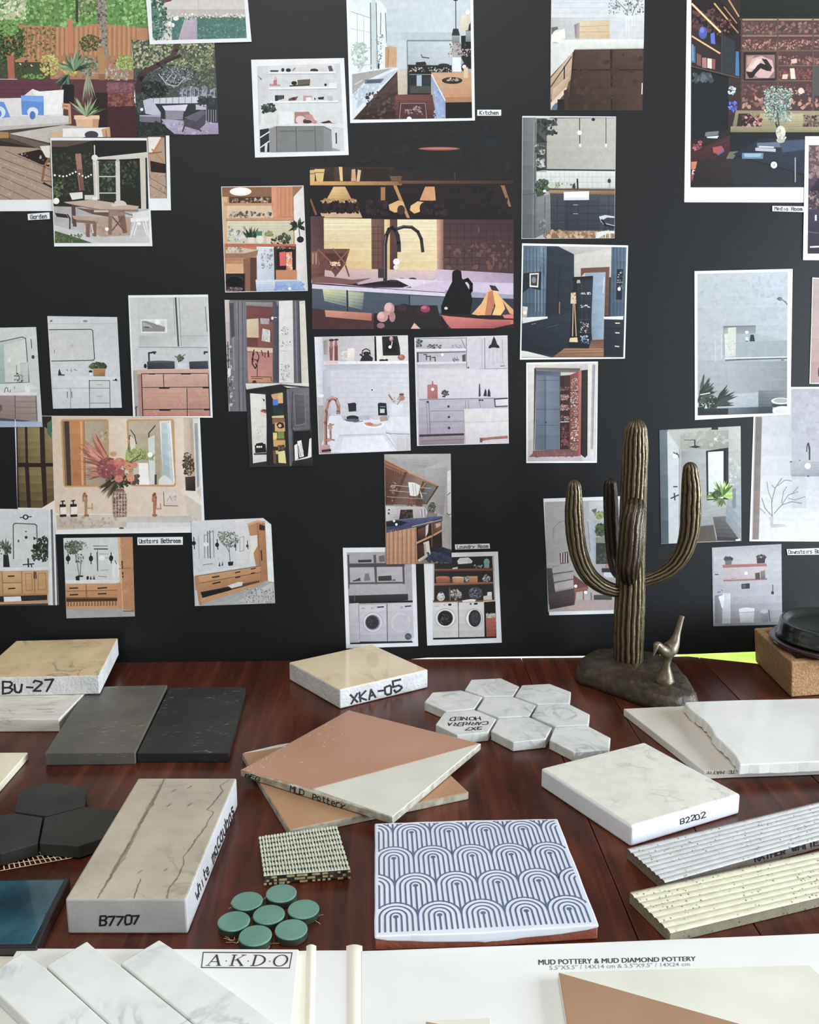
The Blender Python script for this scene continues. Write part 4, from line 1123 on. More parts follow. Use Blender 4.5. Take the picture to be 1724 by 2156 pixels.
photo('white bordered print of kitchen with white open shelves and grey cabinets', B,
 nums('95 417 744 405 776 1082 122 1100'), nums('136 462 716 442 748 1054 155 1066'), 1, '''
k d6d6d8 d2d2d0 c9cac8 d0d0d0 130 430 740 430 750 1070 150 1070
h c4c6cc d8d8d8 130 450 260 870
v dcdad8 cfcfce 225 440 680 520
l ecebea 10 220 508 680 505
l b8b8b8 5 220 518 680 515
l eee 10 222 617 690 610
l b4b4b4 5 222 628 690 620
l eee 10 230 713 700 706
l b4b4b4 5 230 722 700 716
p 3a3c40 230 490 285 490 285 502 228 502
o 333 316 488 11 13
o 2f2f32 355 490 18 13
p a88a80 380 492 398 470 408 474 392 496
r d8d4c8 425 470 480 498
p 2b2b2d 505 496 512 482 540 478 562 486 562 498
p d8c6c2 572 480 620 472 620 498 572 498
p 55565c 630 462 655 458 668 495 640 498
p 3f4146 132 520 148 535 170 552 165 558
p c48a84 224 585 300 590 300 602 224 602
p b0766e 250 560 275 555 275 595 250 595
o d8a8a0 264 548 10 10
p 3a3634 362 596 500 585 505 598 362 604
o 222 395 580 20 14
p 6f6550 418 558 508 552 505 590 420 592
H 55503e 3 562 588 8 420 505
o 22262a 614 592 9 10
r e6e6e6 640 578 690 606
p 2d3036 260 665 325 665 325 690 305 690 275 705 262 705
o 4a4a4c 300 680 20 16
p 6a4f46 356 690 380 680 425 672 408 700 356 704
o 55282a 392 690 12 12
p b89a96 458 668 522 668 520 685 470 705 458 705
r e8e6e4 478 680 515 705
o 3a3a3e 540 690 5 8
p 2b2e34 560 680 605 674 600 695 565 695
p b8bcc2 620 670 660 664 668 704 632 704
v d8dad8 cfd1cf 160 720 740 870
p dcdedc 160 800 270 800 270 880 160 890
S 26 8 24 218 760 50 44 31423c 1f2c2a 45584e
f 14 90 14 215 795 90 120 2f4038 46584c 22302a
o d2d8d2 228 825 42 44
r e2e6e4 290 780 390 868
p a9766a 398 782 498 780 540 860 398 862
o dccdc4 440 836 34 28
p c08c80 470 800 520 800 545 852 480 856
o 7d4a42 470 846 14 16
o 3d3836 488 850 30 12
o c07a76 540 852 16 12
p 2d3034 575 856 640 840 660 858 600 862
p c86a6a 640 856 740 868 735 874 650 866
p dcdcda 150 870 750 862 750 895 610 880 240 880 152 920
p 8f8f8c 220 900 270 880 600 878 655 905 662 1060 228 1066
p 7e7f7d 270 884 600 882 602 1058 272 1062
H 5a5b59 3 884 884 1 270 600
H 666 3 920 920 1 285 535
l 56575a 5 272 884 274 1060
l 56575a 5 408 884 412 1060
l 56575a 4 540 884 545 1060
l 56575a 4 300 915 400 912
l 56575a 4 425 912 535 910
p 8a8b89 600 880 655 905 660 1050 602 1058
l 5a5b5e 4 600 884 655 910
p 2a2d30 155 905 218 895 225 1062 160 1062
l e0e0e0 8 158 960 222 920
l e0e0e0 8 160 1030 222 985
p d8d8d4 190 1000 210 995 205 1060 190 1062
p cfd0d0 655 905 748 890 750 1055 662 1050
l 2a2c30 9 688 930 690 1000
p 9a9c9e 660 1030 720 1050 700 1058 662 1056
''')
photo('white bordered galley kitchen print with black range and wooden island top', B,
 nums('757 -80 1644 -80 1657 841 786 859'), nums('786 -80 1624 -80 1637 824 806 836'), 1, '''
k c9d2d6 ccd5d8 bfcace c6d0d4 780 -80 1640 -80 1640 300 780 300
p dfe8e6 780 -80 930 -80 1040 60 1040 480 790 520
p e6efea 790 70 925 110 925 440 790 480
l a9b8b4 6 790 80 925 125
l b0bfba 4 835 95 838 470
l b0bfba 4 880 108 882 460
l b0bfba 4 790 200 925 225
l b0bfba 4 790 330 925 335
S 50 8 26 850 380 60 90 a8bdb0 8fa898 cdd8cc bac8c0
l 7d8a84 9 928 20 932 480
l 3f4a48 5 968 20 975 480
p c4d2d0 935 0 965 0 970 480 936 480
l 6d7a76 6 1000 90 998 240
l 3f4a48 5 1032 90 1040 300
s 24 6 16 970 240 1015 470 8a9896 6a7876 bcc6c4
k c2cdd2 cbd5d8 c6d0d2 bdc8cc 1040 60 1500 60 1500 480 1040 480
p b9c4c8 1140 225 1500 225 1500 275 1140 275
l a0acb2 4 1140 275 1500 275
r c4ced2 1120 275 1182 660
k b8c3c4 c8d2d2 b8c2c2 a8b3b4 1184 285 1500 285 1500 470 1184 470
l 6d787c 8 1184 284 1500 284
l 6d787c 6 1184 284 1186 660
p bc9264 1030 330 1060 325 1060 470 1030 475
p c79b6b 1055 318 1112 332 1110 468 1052 468
l 8f6a42 4 1055 340 1050 460
o 2b2a2a 985 462 6 22
p d6dfe2 800 660 900 560 1100 470 1130 480 1000 620 810 830 800 830
p b8c6d0 850 610 1080 500 1130 482 960 640 830 760
s 40 6 26 810 600 1080 720 dbe5ea aebfcd c4d2dc 98acc0
p 6a7888 890 555 1025 548 1000 580 885 585
p 4d5a6a 905 560 1010 556 990 578 900 580
l c8cfd2 9 850 500 870 455 930 450 950 490
l c8cfd2 8 820 590 870 560
p 3a2a26 810 832 1125 488 1190 660 1120 836
k 4a3630 55403a 2e201e 2a1d1b 950 690 1124 500 1110 836 850 836
s 40 8 30 900 640 1110 830 5a443c 3d2b27 2a1c1a 6a5248
k d0c6b4 c9bfae b8a890 c4b49c 1115 490 1180 480 1190 665 1120 665
r 6a3a30 1100 660 1360 720
k 7a4438 6a3a30 4a2826 3f2424 1100 665 1360 665 1390 836 1100 836
p 4d2c2e 1125 715 1320 712 1330 836 1115 836
l 9a7a76 5 1140 722 1310 720 1320 830
l 9a7a76 5 1140 722 1130 830
s 14 8 20 1160 740 1290 800 b0928c 8a6664
p 1f2124 1190 455 1495 455 1495 520 1350 520 1350 660 1185 660
s 30 5 12 1200 470 1490 500 8f9498 d8dcdc b89a70
r 2b2d30 1195 530 1350 650
r 484844 1205 600 1345 650
l 8a8e90 5 1200 520 1345 520
r 20262e 1210 540 1240 590
r 2a323c 1300 540 1340 590
p a3b6c6 1250 525 1285 525 1285 600 1250 600
l 2b2d30 8 1190 455 1490 462
p 26282a 1245 435 1310 430 1320 452 1245 455
o 2a2c2e 1440 455 40 12
l 3a3d40 7 1290 400 1335 405
l 3a3d40 6 1290 400 1282 380
p 1d1f21 1560 250 1640 245 1640 480 1600 480 1560 400
s 30 6 16 1470 300 1600 400 6a6058 a9988c 48403c d8c8c0
s 20 6 16 1560 340 1640 390 c9b0a8 3a3433
k c99c74 c49468 b5804f bd8a5a 1350 505 1640 505 1640 690 1450 690
p a8744a 1450 680 1640 676 1640 712 1452 715
p 15171a 1452 715 1640 712 1640 836 1452 836
k 8fa3c4 7d90b2 8a9cc0 98acd0 1355 520 1450 690 1452 836 1390 836
s 30 6 22 1370 600 1450 830 a4b8d8 6f84a8 8fa2c8
l dcdfe4 8 1354 520 1448 700
o 2a201a 1498 562 72 24
o 3d2f26 1498 556 62 17
s 14 5 12 1460 545 1540 565 d8d4cc 8a7a68 a99a84
p dfe4e4 1500 400 1560 400 1560 500 1500 500
o 26282c 1585 470 24 30
l 26282c 10 1588 400 1585 470
o f6f8f8 1582 466 14 14
r d8b890 1578 470 1608 545
l 2c3034 6 1522 -80 1524 200
o 2c3034 1522 0 16 8
p 2c3034 1505 200 1540 200 1552 248 1494 248
v 9aa4a4 707a7a 1496 248 1550 300
p 2c3034 1630 150 1640 150 1640 215 1590 215
v 9aa4a4 707a7a 1592 215 1640 290
k e6d8b8 d8ccb0 c8c0a8 d0c8b0 1560 110 1625 105 1610 210 1545 220
o fff 1606 85 14 14
o f4f8f8 1198 826 16 12
''')
photo('dark sunlit kitchen sink print, largest one at the centre', D,
 nums('514 45 1672 40 1676 1216 530 1222'), None, 0, '''
v 1d2022 24201f 500 30 1690 400
s 40 20 70 520 60 1660 360 22262a 1c1f21 2a2624 1f2327
o 8a4a38 1250 197 118 10
o b86a50 1250 195 105 5
k 3d3026 352a22 251d1a 2a211d 512 300 1000 300 1000 420 514 420
k 2c2522 221e1d 1d1a1a 241d1a 1000 320 1672 330 1672 600 1000 600
l 4f453c 4 1340 335 1340 370
h d8a24e 8a5a34 512 382 1040 404
h 6a4430 33261f 1020 378 1672 395
p d3b060 514 320 548 316 545 382 514 382
p dbb766 545 312 602 312 592 382 556 382
l 8f6a32 5 545 332 600 332
l 8f6a32 5 516 340 545 338
p 4a3826 655 300 700 300 700 382 655 382
p e0b878 682 300 702 300 705 380 690 380
p c99a70 755 315 775 312 780 380 752 380
p d8b088 790 315 808 320 800 382 782 382
l 33261c 6 730 300 730 382
r 2a211b 820 310 960 380
p 6a4a30 970 352 1040 352 1035 380 980 380
k 221c1e 261e1c 20191a 1c1719 512 405 1672 405 1672 600 512 600
p caa05a 652 412 718 412 760 495 610 490
k dfbc6e d0a85c b58a50 c99c58 655 414 716 414 755 490 612 490
p a06a34 920 415 945 415 945 490 920 490
p c98a50 1172 412 1225 412 1232 492 1140 490
p b47c40 990 405 1010 405 1085 590 1068 590
p 8f5a3c 1600 405 1622 405 1660 525 1645 525
p 7a4a3a 514 480 525 480 560 570 548 575
p b87a4a 745 480 765 480 815 585 798 585
p c9a478 575 560 800 555 815 588 590 588
s 60 12 30 570 490 790 560 1c1518 2d2024 3d2a2a 140f12
s 22 8 18 580 485 780 500 caa060 a07a44
s 20 14 34 820 490 960 570 2a2024 1c1518 3a2c30
p d6a862 965 515 1020 490 1050 500 1055 545 1000 560 970 545
o 3d2a24 1035 545 22 28
p dcb068 1090 520 1130 495 1165 500 1140 555 1110 565 1085 545
o 2a1f20 1170 535 30 36
s 18 14 30 1180 500 1290 575 1c1619 2c2326 3a2d30
s 26 16 40 1300 420 1660 580 1c191b 262123 171517
r 6a4a48 512 590 600 900
k 5a3a40 4a3036 5a3a3a 6a4a44 512 580 600 580 600 880 512 880
k dfc992 ead8a6 dcbe80 cfa862 596 590 866 594 868 900 600 885
k ecdfb8 e8d9ae dcc08c d6b67c 600 600 860 600 860 750 600 750
H d6be8c 3 620 900 22 598 866
k 7a544a 6a4640 5a3a34 6a4638 866 596 940 596 940 900 868 900
H 4a302c 3 640 900 40 868 940
V 4a302c 3 880 930 24 640 900
k e0cf98 cfae72 c8a058 d8b468 940 598 972 598 972 930 942 930
k 5d3d38 5d3d38 4a2f2c 4a2f2c 972 598 1014 598 1014 930 974 930
k e8dcb6 e8d8aa dfc690 d8bc84 1014 598 1250 598 1250 890 1014 905
H d8c090 3 620 880 22 1016 1248
k d09a78 4d3336 4d3336 c08a74 1236 598 1290 598 1290 900 1240 895
k 4a3034 3d282c 4a3032 553a38 1275 598 1672 600 1672 900 1275 890
H 35232a 3 625 890 38 1275 1672
V 35232a 3 1310 1660 42 620 890
s 24 14 40 1280 720 1660 880 6a4638 5d3e38 6d4a40 503438
l 6a5658 5 1475 640 1475 670
l 7a5a50 5 1558 810 1560 860
k c9a498 d8bcae bfa8b8 b498a0 525 870 1260 890 1260 960 525 960
k cbb0c0 9a8498 a490a8 c8b4c4 1230 880 1672 905 1672 970 1230 950
k 8a5a48 7a4a40 5a3434 6a3c38 525 780 610 770 600 930 525 940
V c08060 6 535 600 18 790 850
p 6a3c34 560 765 745 765 720 850 690 890 665 920 640 890 575 880
p 4f2c2a 600 790 730 790 690 880 640 880
l 8a5040 8 565 770 680 880
l 8a5040 8 740 770 640 880
l 8a5040 8 650 765 720 850
l 6a3c34 8 660 880 662 920
l 6a3c34 8 720 860 740 920
s 20 5 12 630 840 690 860 e0b890 f0d0a8
p 7a4f4a 530 930 600 920 760 940 870 930 760 965 530 965
p 3a2a30 780 968 980 940 1180 955 1090 985 880 985
p 241b20 800 968 960 948 1110 962 1040 980
l c4a8b4 5 790 965 970 938
l d8c8d4 5 1050 985 1240 940
l 2f2c30 22 945 945 945 740 952 690 968 655 985 645 1002 658 1016 690 1022 730 1024 775
l 2f2c30 18 1010 652 1050 640 1095 642 1130 668 1150 710 1158 778
l 7a6a70 5 940 930 940 740 948 690
l 6a5c60 4 1015 646 1055 634 1098 638
o 2f2c30 1035 938 24 8
o 2f2c30 1100 936 22 8
r 3a3438 905 880 940 930
k e0d0d8 d8c8d4 cfc0d0 d8c8d0 990 930 1300 950 1300 1010 1100 985
p c8b8cc 530 955 880 985 1290 1012 1672 1040 1672 960 1300 950 1200 955 1090 985 870 985 700 965
p d2c8d6 530 965 1285 1015 1285 1035 530 990
p 9a94a8 1285 1000 1672 1025 1672 1050 1285 1036
k 4a5664 44505e 3a4452 3f4a58 530 990 1290 1036 1290 1220 530 1220
p 2f3742 1285 1036 1672 1048 1672 1222 1285 1222
p 5d6874 1085 1030 1280 1040 1270 1130 1085 1120
k d6d49a b8bc94 5d6a70 8a9484 590 992 725 1000 725 1090 600 1060
k c2c49a 98a08c 4d5a66 8a9484 735 1004 825 1012 815 1110 738 1092
l 20242a 6 728 1000 732 1120
l 20242a 6 1083 1030 1083 1130
p 4a2c2c 530 1100 900 1150 900 1220 530 1220
p c47a58 602 1112 868 1130 868 1172 608 1150
k cf8a68 b86a50 a85a48 c07a5a 604 1112 868 1132 868 1170 608 1148
p 281e20 880 1130 1300 1150 1300 1222 880 1222
p 2a2426 1000 1085 1240 1085 1270 1222 900 1222
o c08a88 968 1105 30 36
o d8a8a0 962 1095 20 24
o c48c88 930 1150 32 30
o dba69c 922 1143 20 18
o a87878 985 1150 18 30
o 8a6468 920 1200 22 16
o 2d2228 1050 1110 42 34
o 3d2c34 1040 1100 26 20
o 3a2028 1160 1115 40 32
o 8a3048 1172 1105 28 20
o c04a68 1165 1098 16 10
p d8a890 1110 1185 1145 1218 1090 1218
p 141416 1325 905 1330 890 1352 884 1376 890 1380 930 1400 960 1430 1010 1440 1060 1425 1150 1265 1145 1262 1090 1290 1020 1325 950
l 17171a 20 1385 950 1412 940 1432 965 1432 1000 1412 1030
o c8c8cc 1290 1102 10 8
p 2a1c1c 1260 1130 1672 1150 1672 1175 1270 1160
p e0a458 1436 1135 1490 1075 1530 1000 1545 992 1562 1040 1560 1100 1520 1140 1470 1142
p b8683c 1530 1010 1560 1000 1570 1060 1545 1140 1510 1142
p e8b05c 1555 1000 1580 1010 1612 1060 1625 1105 1600 1142 1552 1140 1570 1090
p d89a50 1600 1040 1640 1080 1672 1110 1672 1140 1650 1130
p 3d2a20 1535 970 1570 975 1592 1005 1550 1000
p c0584a 1262 1140 1400 1162 1672 1168 1672 1190 1600 1214 1320 1216 1295 1190
k d07060 b04a44 8a3a3a b85048 1280 1145 1660 1175 1640 1212 1320 1214
p d05a60 1610 1140 1672 1135 1672 1160 1620 1158
p 2a1c1e 1560 1215 1672 1190 1672 1222 1560 1222
o fff 1008 838 18 18
o e8d8c8 1005 870 14 14
''', '2a272a')
photo('orange wood kitchen print with fridge, round ceiling lamp and hanging plant', D,
 nums('15 412 482 406 506 1003 38 1012'), nums('18 415 480 410 502 1000 41 1008'), 1, '''
r b9784a 10 400 510 1015
r 8a5a3a 20 415 300 470
p c98050 300 415 425 410 420 580 305 585
V a8653a 3 330 415 24 415 580
p d8895a 300 415 330 415 330 585 305 585
p 9a6a48 420 408 482 406 482 430 420 560
k e8e4dc ddd8d0 cfcac4 dcd8d0 425 470 480 410 500 1000 440 1000
o f0ead8 125 440 62 24
o fff8e8 125 436 50 16
r d2a878 20 470 50 740
p c08858 30 500 310 505 310 520 30 520
r 4a3528 60 470 300 505
s 24 6 16 65 475 295 503 8a6a52 d8c8b4 2d221c b08a68
p d6bc98 48 520 300 520 310 590 48 590
s 30 8 22 60 555 300 588 4a4038 8a7a68 c8a890 2f3a34 e0d4c4
p c88a58 40 590 420 588 425 604 45 606
l 5a3a28 5 45 606 425 604
k d8d0b0 d0c8a8 c0b898 ccc4a4 48 606 425 604 425 740 48 740
H c0b890 2 620 735 16 50 425
s 26 8 20 55 640 150 730 c8ccc8 8a908c e8e8e4 6a706c
f 14 100 18 188 725 95 70 2f4a38 4d6a50 1f3326
r d8cfc0 165 700 205 732
p 3f7a6a 212 665 248 665 246 690 214 690
o e0d8c8 235 712 22 22
S 20 6 16 285 685 22 18 7d8a4a 56683a a8a45c
p e0c8b0 270 695 300 695 296 735 274 735
s 26 6 20 300 690 410 735 2a2a28 4a4a46 8a6a4a 1d1d1c
S 20 8 20 380 700 30 22 2f4230 4a6048
f 18 60 16 450 640 90 300 243a2c 3d5a42 1a2a20
o 1d2420 464 712 20 18
l 1d2420 4 455 640 462 700
p b5583a 40 735 440 738 440 752 40 752
r 3a2a22 320 752 440 945
p 5a3a28 322 750 440 750 440 765 322 765
r 1f1c1c 330 765 432 880
s 8 5 8 335 755 430 768 e8e0d8 8a8078
p d8433a 345 785 380 780 382 860 348 862
p e8824a 382 785 416 782 420 890 385 895
s 20 6 16 388 790 415 890 e8d090 4a8a6a d84a3a f0e8d8
r c07a48 325 885 445 940
k d3dbe0 c9d2d8 b8c2ca c8d0d8 215 752 312 756 318 940 220 940
l e8ecf0 5 218 755 312 757
s 16 8 20 245 770 310 880 5a7aa8 b8a8a0 8a98a8 e8d8d0 a07a78
l 2a2a2c 6 318 755 320 942
p 9a6a4a 40 780 225 770 220 800 190 815 40 820
p d0b49a 40 770 120 758 225 772 150 790 40 790
s 16 8 22 50 760 140 780 e4d8cc b8a898 8a7a6a
k a86a44 b87a50 d2a070 c89060 40 815 150 815 150 905 40 905
p 8a5a40 140 820 180 815 185 1005 145 1005
r d2a070 42 850 140 905
r 1d1d20 42 905 150 1010
o 33343a 95 935 45 20
o 121214 90 955 50 34
r 54382c 180 815 215 1005
k d8dce4 d0d4dc 8fa4c8 a8b8d4 210 940 455 940 500 1005 215 1005
k 8fa8d0 9ab0d4 7a94c4 84a0cc 320 950 455 945 495 1005 320 1005
s 24 6 22 320 955 490 1000 a0b8dc 7490c4 8aa4d0
o fff 403 990 8 8
r 3d2d28 42 980 120 1012
s 10 8 18 45 985 135 1008 8a7a74 5a4a44
''', 'a8744c')
photo('print of dark wood kitchen drawers below a pale worktop and vase', C_,
 nums('216 -60 742 -60 730 622 207 620'), None, 1, '''
k c4c8c6 d6dada cdd1d0 bcc0c0 210 -60 745 -60 740 240 210 240
k b8b8b4 c6c8c6 c0c2c0 b0b0ae 215 90 380 90 380 220 215 220
r cfd3d3 215 -60 720 100
H b8bcbc 2 -40 100 28 215 600
s 60 5 16 540 -60 735 80 5d6660 8a928c 3f4844 aab0ac
l 6a726c 4 560 -20 640 60 650 110
l 6a726c 4 720 -20 680 60 665 110
l 7a827c 4 640 -60 655 60
k d9c4a0 d0b890 c4aa80 cdb48c 372 120 545 112 545 218 372 218
l b09a74 3 375 150 540 145
l b09a74 3 375 180 540 178
k 7a7270 a8a09a b0a8a0 8a827c 345 140 375 125 375 218 350 215
k dcdedc d0d3d2 bcbfbe cccecc 630 90 730 85 735 238 632 238
V c4c8c6 3 645 725 16 100 235
p 6a625e 216 155 250 150 260 190 216 200
o d8d2c8 258 200 38 34
p e4dfd6 216 195 290 160 296 215 216 240
k e4e3da dcdcd4 c9c9c0 d4d4cc 210 225 740 220 735 272 350 278
k d2d3cc dcdcd4 d8d8d0 c8c9c2 212 240 350 250 350 280 212 430
l aaa9a0 5 350 278 735 272
p 3a2820 345 282 735 276 730 622 310 622
k 4a3228 543a2e 4f372b 3d2a22 345 285 545 282 545 390 335 392
k 4f372c 573d31 4a3328 412c23 565 282 732 278 730 390 560 392
k 3d2a21 49332a 3d2a22 30211b 335 400 550 400 550 618 315 618
k 432e25 4f372c 4a3329 38271f 565 400 730 400 728 618 562 618
l 1d1512 5 330 393 732 392
l 1d1512 6 553 282 556 620
l 2a1d18 5 346 282 310 620
k b89a7c c8ac8c a88a6c 98795c 212 440 335 295 325 450 212 560
p 1d1612 285 375 292 370 292 480 286 485
k c4a88a b89a7a a8886a b09070 225 500 320 420 300 520 212 610
l 1d1612 5 212 490 330 320
p d2c2ac 212 580 300 490 300 515 214 620
p 3d2a22 286 510 312 500 315 622 286 622
p 4a6a84 222 600 240 580 262 578 245 620 214 622
r 241a16 250 560 288 622
l e8e8e4 5 728 470 726 530
s 40 10 40 350 300 720 610 463127 4a3429 3b2920
''', '5a4436')
photo('print of dark grey kitchen with white belfast sink and hanging bulbs', C_,
 nums('52 654 580 657 572 1343 48 1346'), nums('54 662 579 662 571 1341 50 1344'), 1, '''
k a9a59c b3aea4 a8a49a 9d9a92 50 655 580 655 580 960 50 960
k b0aca2 b8b3a8 b2ada3 a5a198 190 665 578 665 578 955 190 955
k 6a6c6c 7a7c7a 5a5e60 54585a 50 660 130 660 130 1344 48 1344
k 8a8b88 868784 6f7274 6a6d6f 115 680 132 680 130 1344 108 1344
l 3d4042 4 125 690 120 1340
l 4a4d4f 4 50 1100 125 1090
k 4a4d4c 545654 3d4040 444746 132 668 190 668 190 960 132 960
s 30 10 26 135 670 245 755 2a2e2d 3d4240 1d2120 545955
p 2f3332 132 740 185 800 132 800
s 20 8 22 132 815 180 870 3d423f 5d625e c8c8c0 2a2e2c
l 2a2e2d 5 132 800 190 800
p 2a2e2d 132 870 185 875 132 890
s 16 8 22 132 895 175 950 d8d8d2 b0b0aa 5d615e 333735
p 2f3332 132 940 195 955 132 965
l 3a3d3c 5 375 665 376 810
o eee8d8 375 748 13 13
o e8dcb8 378 820 7 10
l 33302c 4 376 770 376 800
l 3a3d3c 4 524 665 524 810
o e8dcb8 524 820 7 10
l 4a4c4a 5 210 665 580 662
o 2c2e2d 452 674 10 9
l 34383a 8 190 956 578 960
l dddcd6 7 190 968 578 970
k d2d2cc cfcfc8 c4c4bc c8c8c0 132 970 578 972 578 1060 132 1060
H a8a8a2 2 998 1060 30 132 578
V b0b0aa 2 160 570 26 970 1060
r a8a494 540 1000 548 1080
S 60 8 24 165 1050 42 40 2a3a2c 44583f 1c281e 5f7454
o b8c0a8 215 1045 20 16
o d8dcc8 178 1078 10 9
s 16 6 14 240 1030 360 1062 d8d4cc 6a6860 8a9a74
l 2a2c2c 9 362 1010 365 1070
p 2f3a30 335 1040 350 1030 352 1065 335 1065
o 33373a 542 1020 10 12
p 5a4a34 205 1062 575 1065 575 1090 205 1085
k a88a60 8a6a48 6a5038 84663f 205 1072 575 1076 575 1098 205 1092
p 3d4a38 130 1080 185 1085 160 1110 135 1110
k 3d4348 43494e 343a3f 30363b 210 1090 575 1098 572 1300 212 1300
k 34393e 3a4045 2f3539 2a3034 290 1130 480 1130 480 1300 290 1300
H 22282c 3 1160 1300 42 215 570
V 262c30 3 250 560 58 1110 1300
l 9a9c9a 4 340 1155 365 1155
l 9a9c9a 4 340 1205 365 1205
p e6e6e4 286 1082 428 1078 428 1125 286 1128
p d0d0ce 286 1115 428 1112 428 1127 286 1129
k 7a7d7c 848785 6a6e6f 606466 130 1110 210 1095 214 1300 128 1340
l 33383b 4 212 1100 214 1300
l 4a4e50 4 180 1110 176 1335
s 14 8 20 150 1240 180 1290 8a8d8a 55595b
k 8a6848 a07a54 7a5a3e 6a4c34 190 1300 572 1302 572 1344 180 1344
s 30 8 30 200 1305 560 1340 a8825c c09c74 6a4a32 d0b48e
p c0c8c4 485 1220 520 1212 570 1220 572 1228 530 1226 505 1240 510 1262 495 1250
l c4c8c4 9 490 1225 510 1260 570 1275
l 1f2224 12 500 1240 520 1268 570 1280
l 22262a 7 520 1280 515 1300
l 22262a 7 545 1280 545 1300
p d2d4ce 470 1310 520 1300 572 1302 572 1316 530 1316 500 1330 480 1344 465 1344
l d2d4ce 6 520 1310 520 1342
l d2d4ce 6 545 1310 545 1342
''')
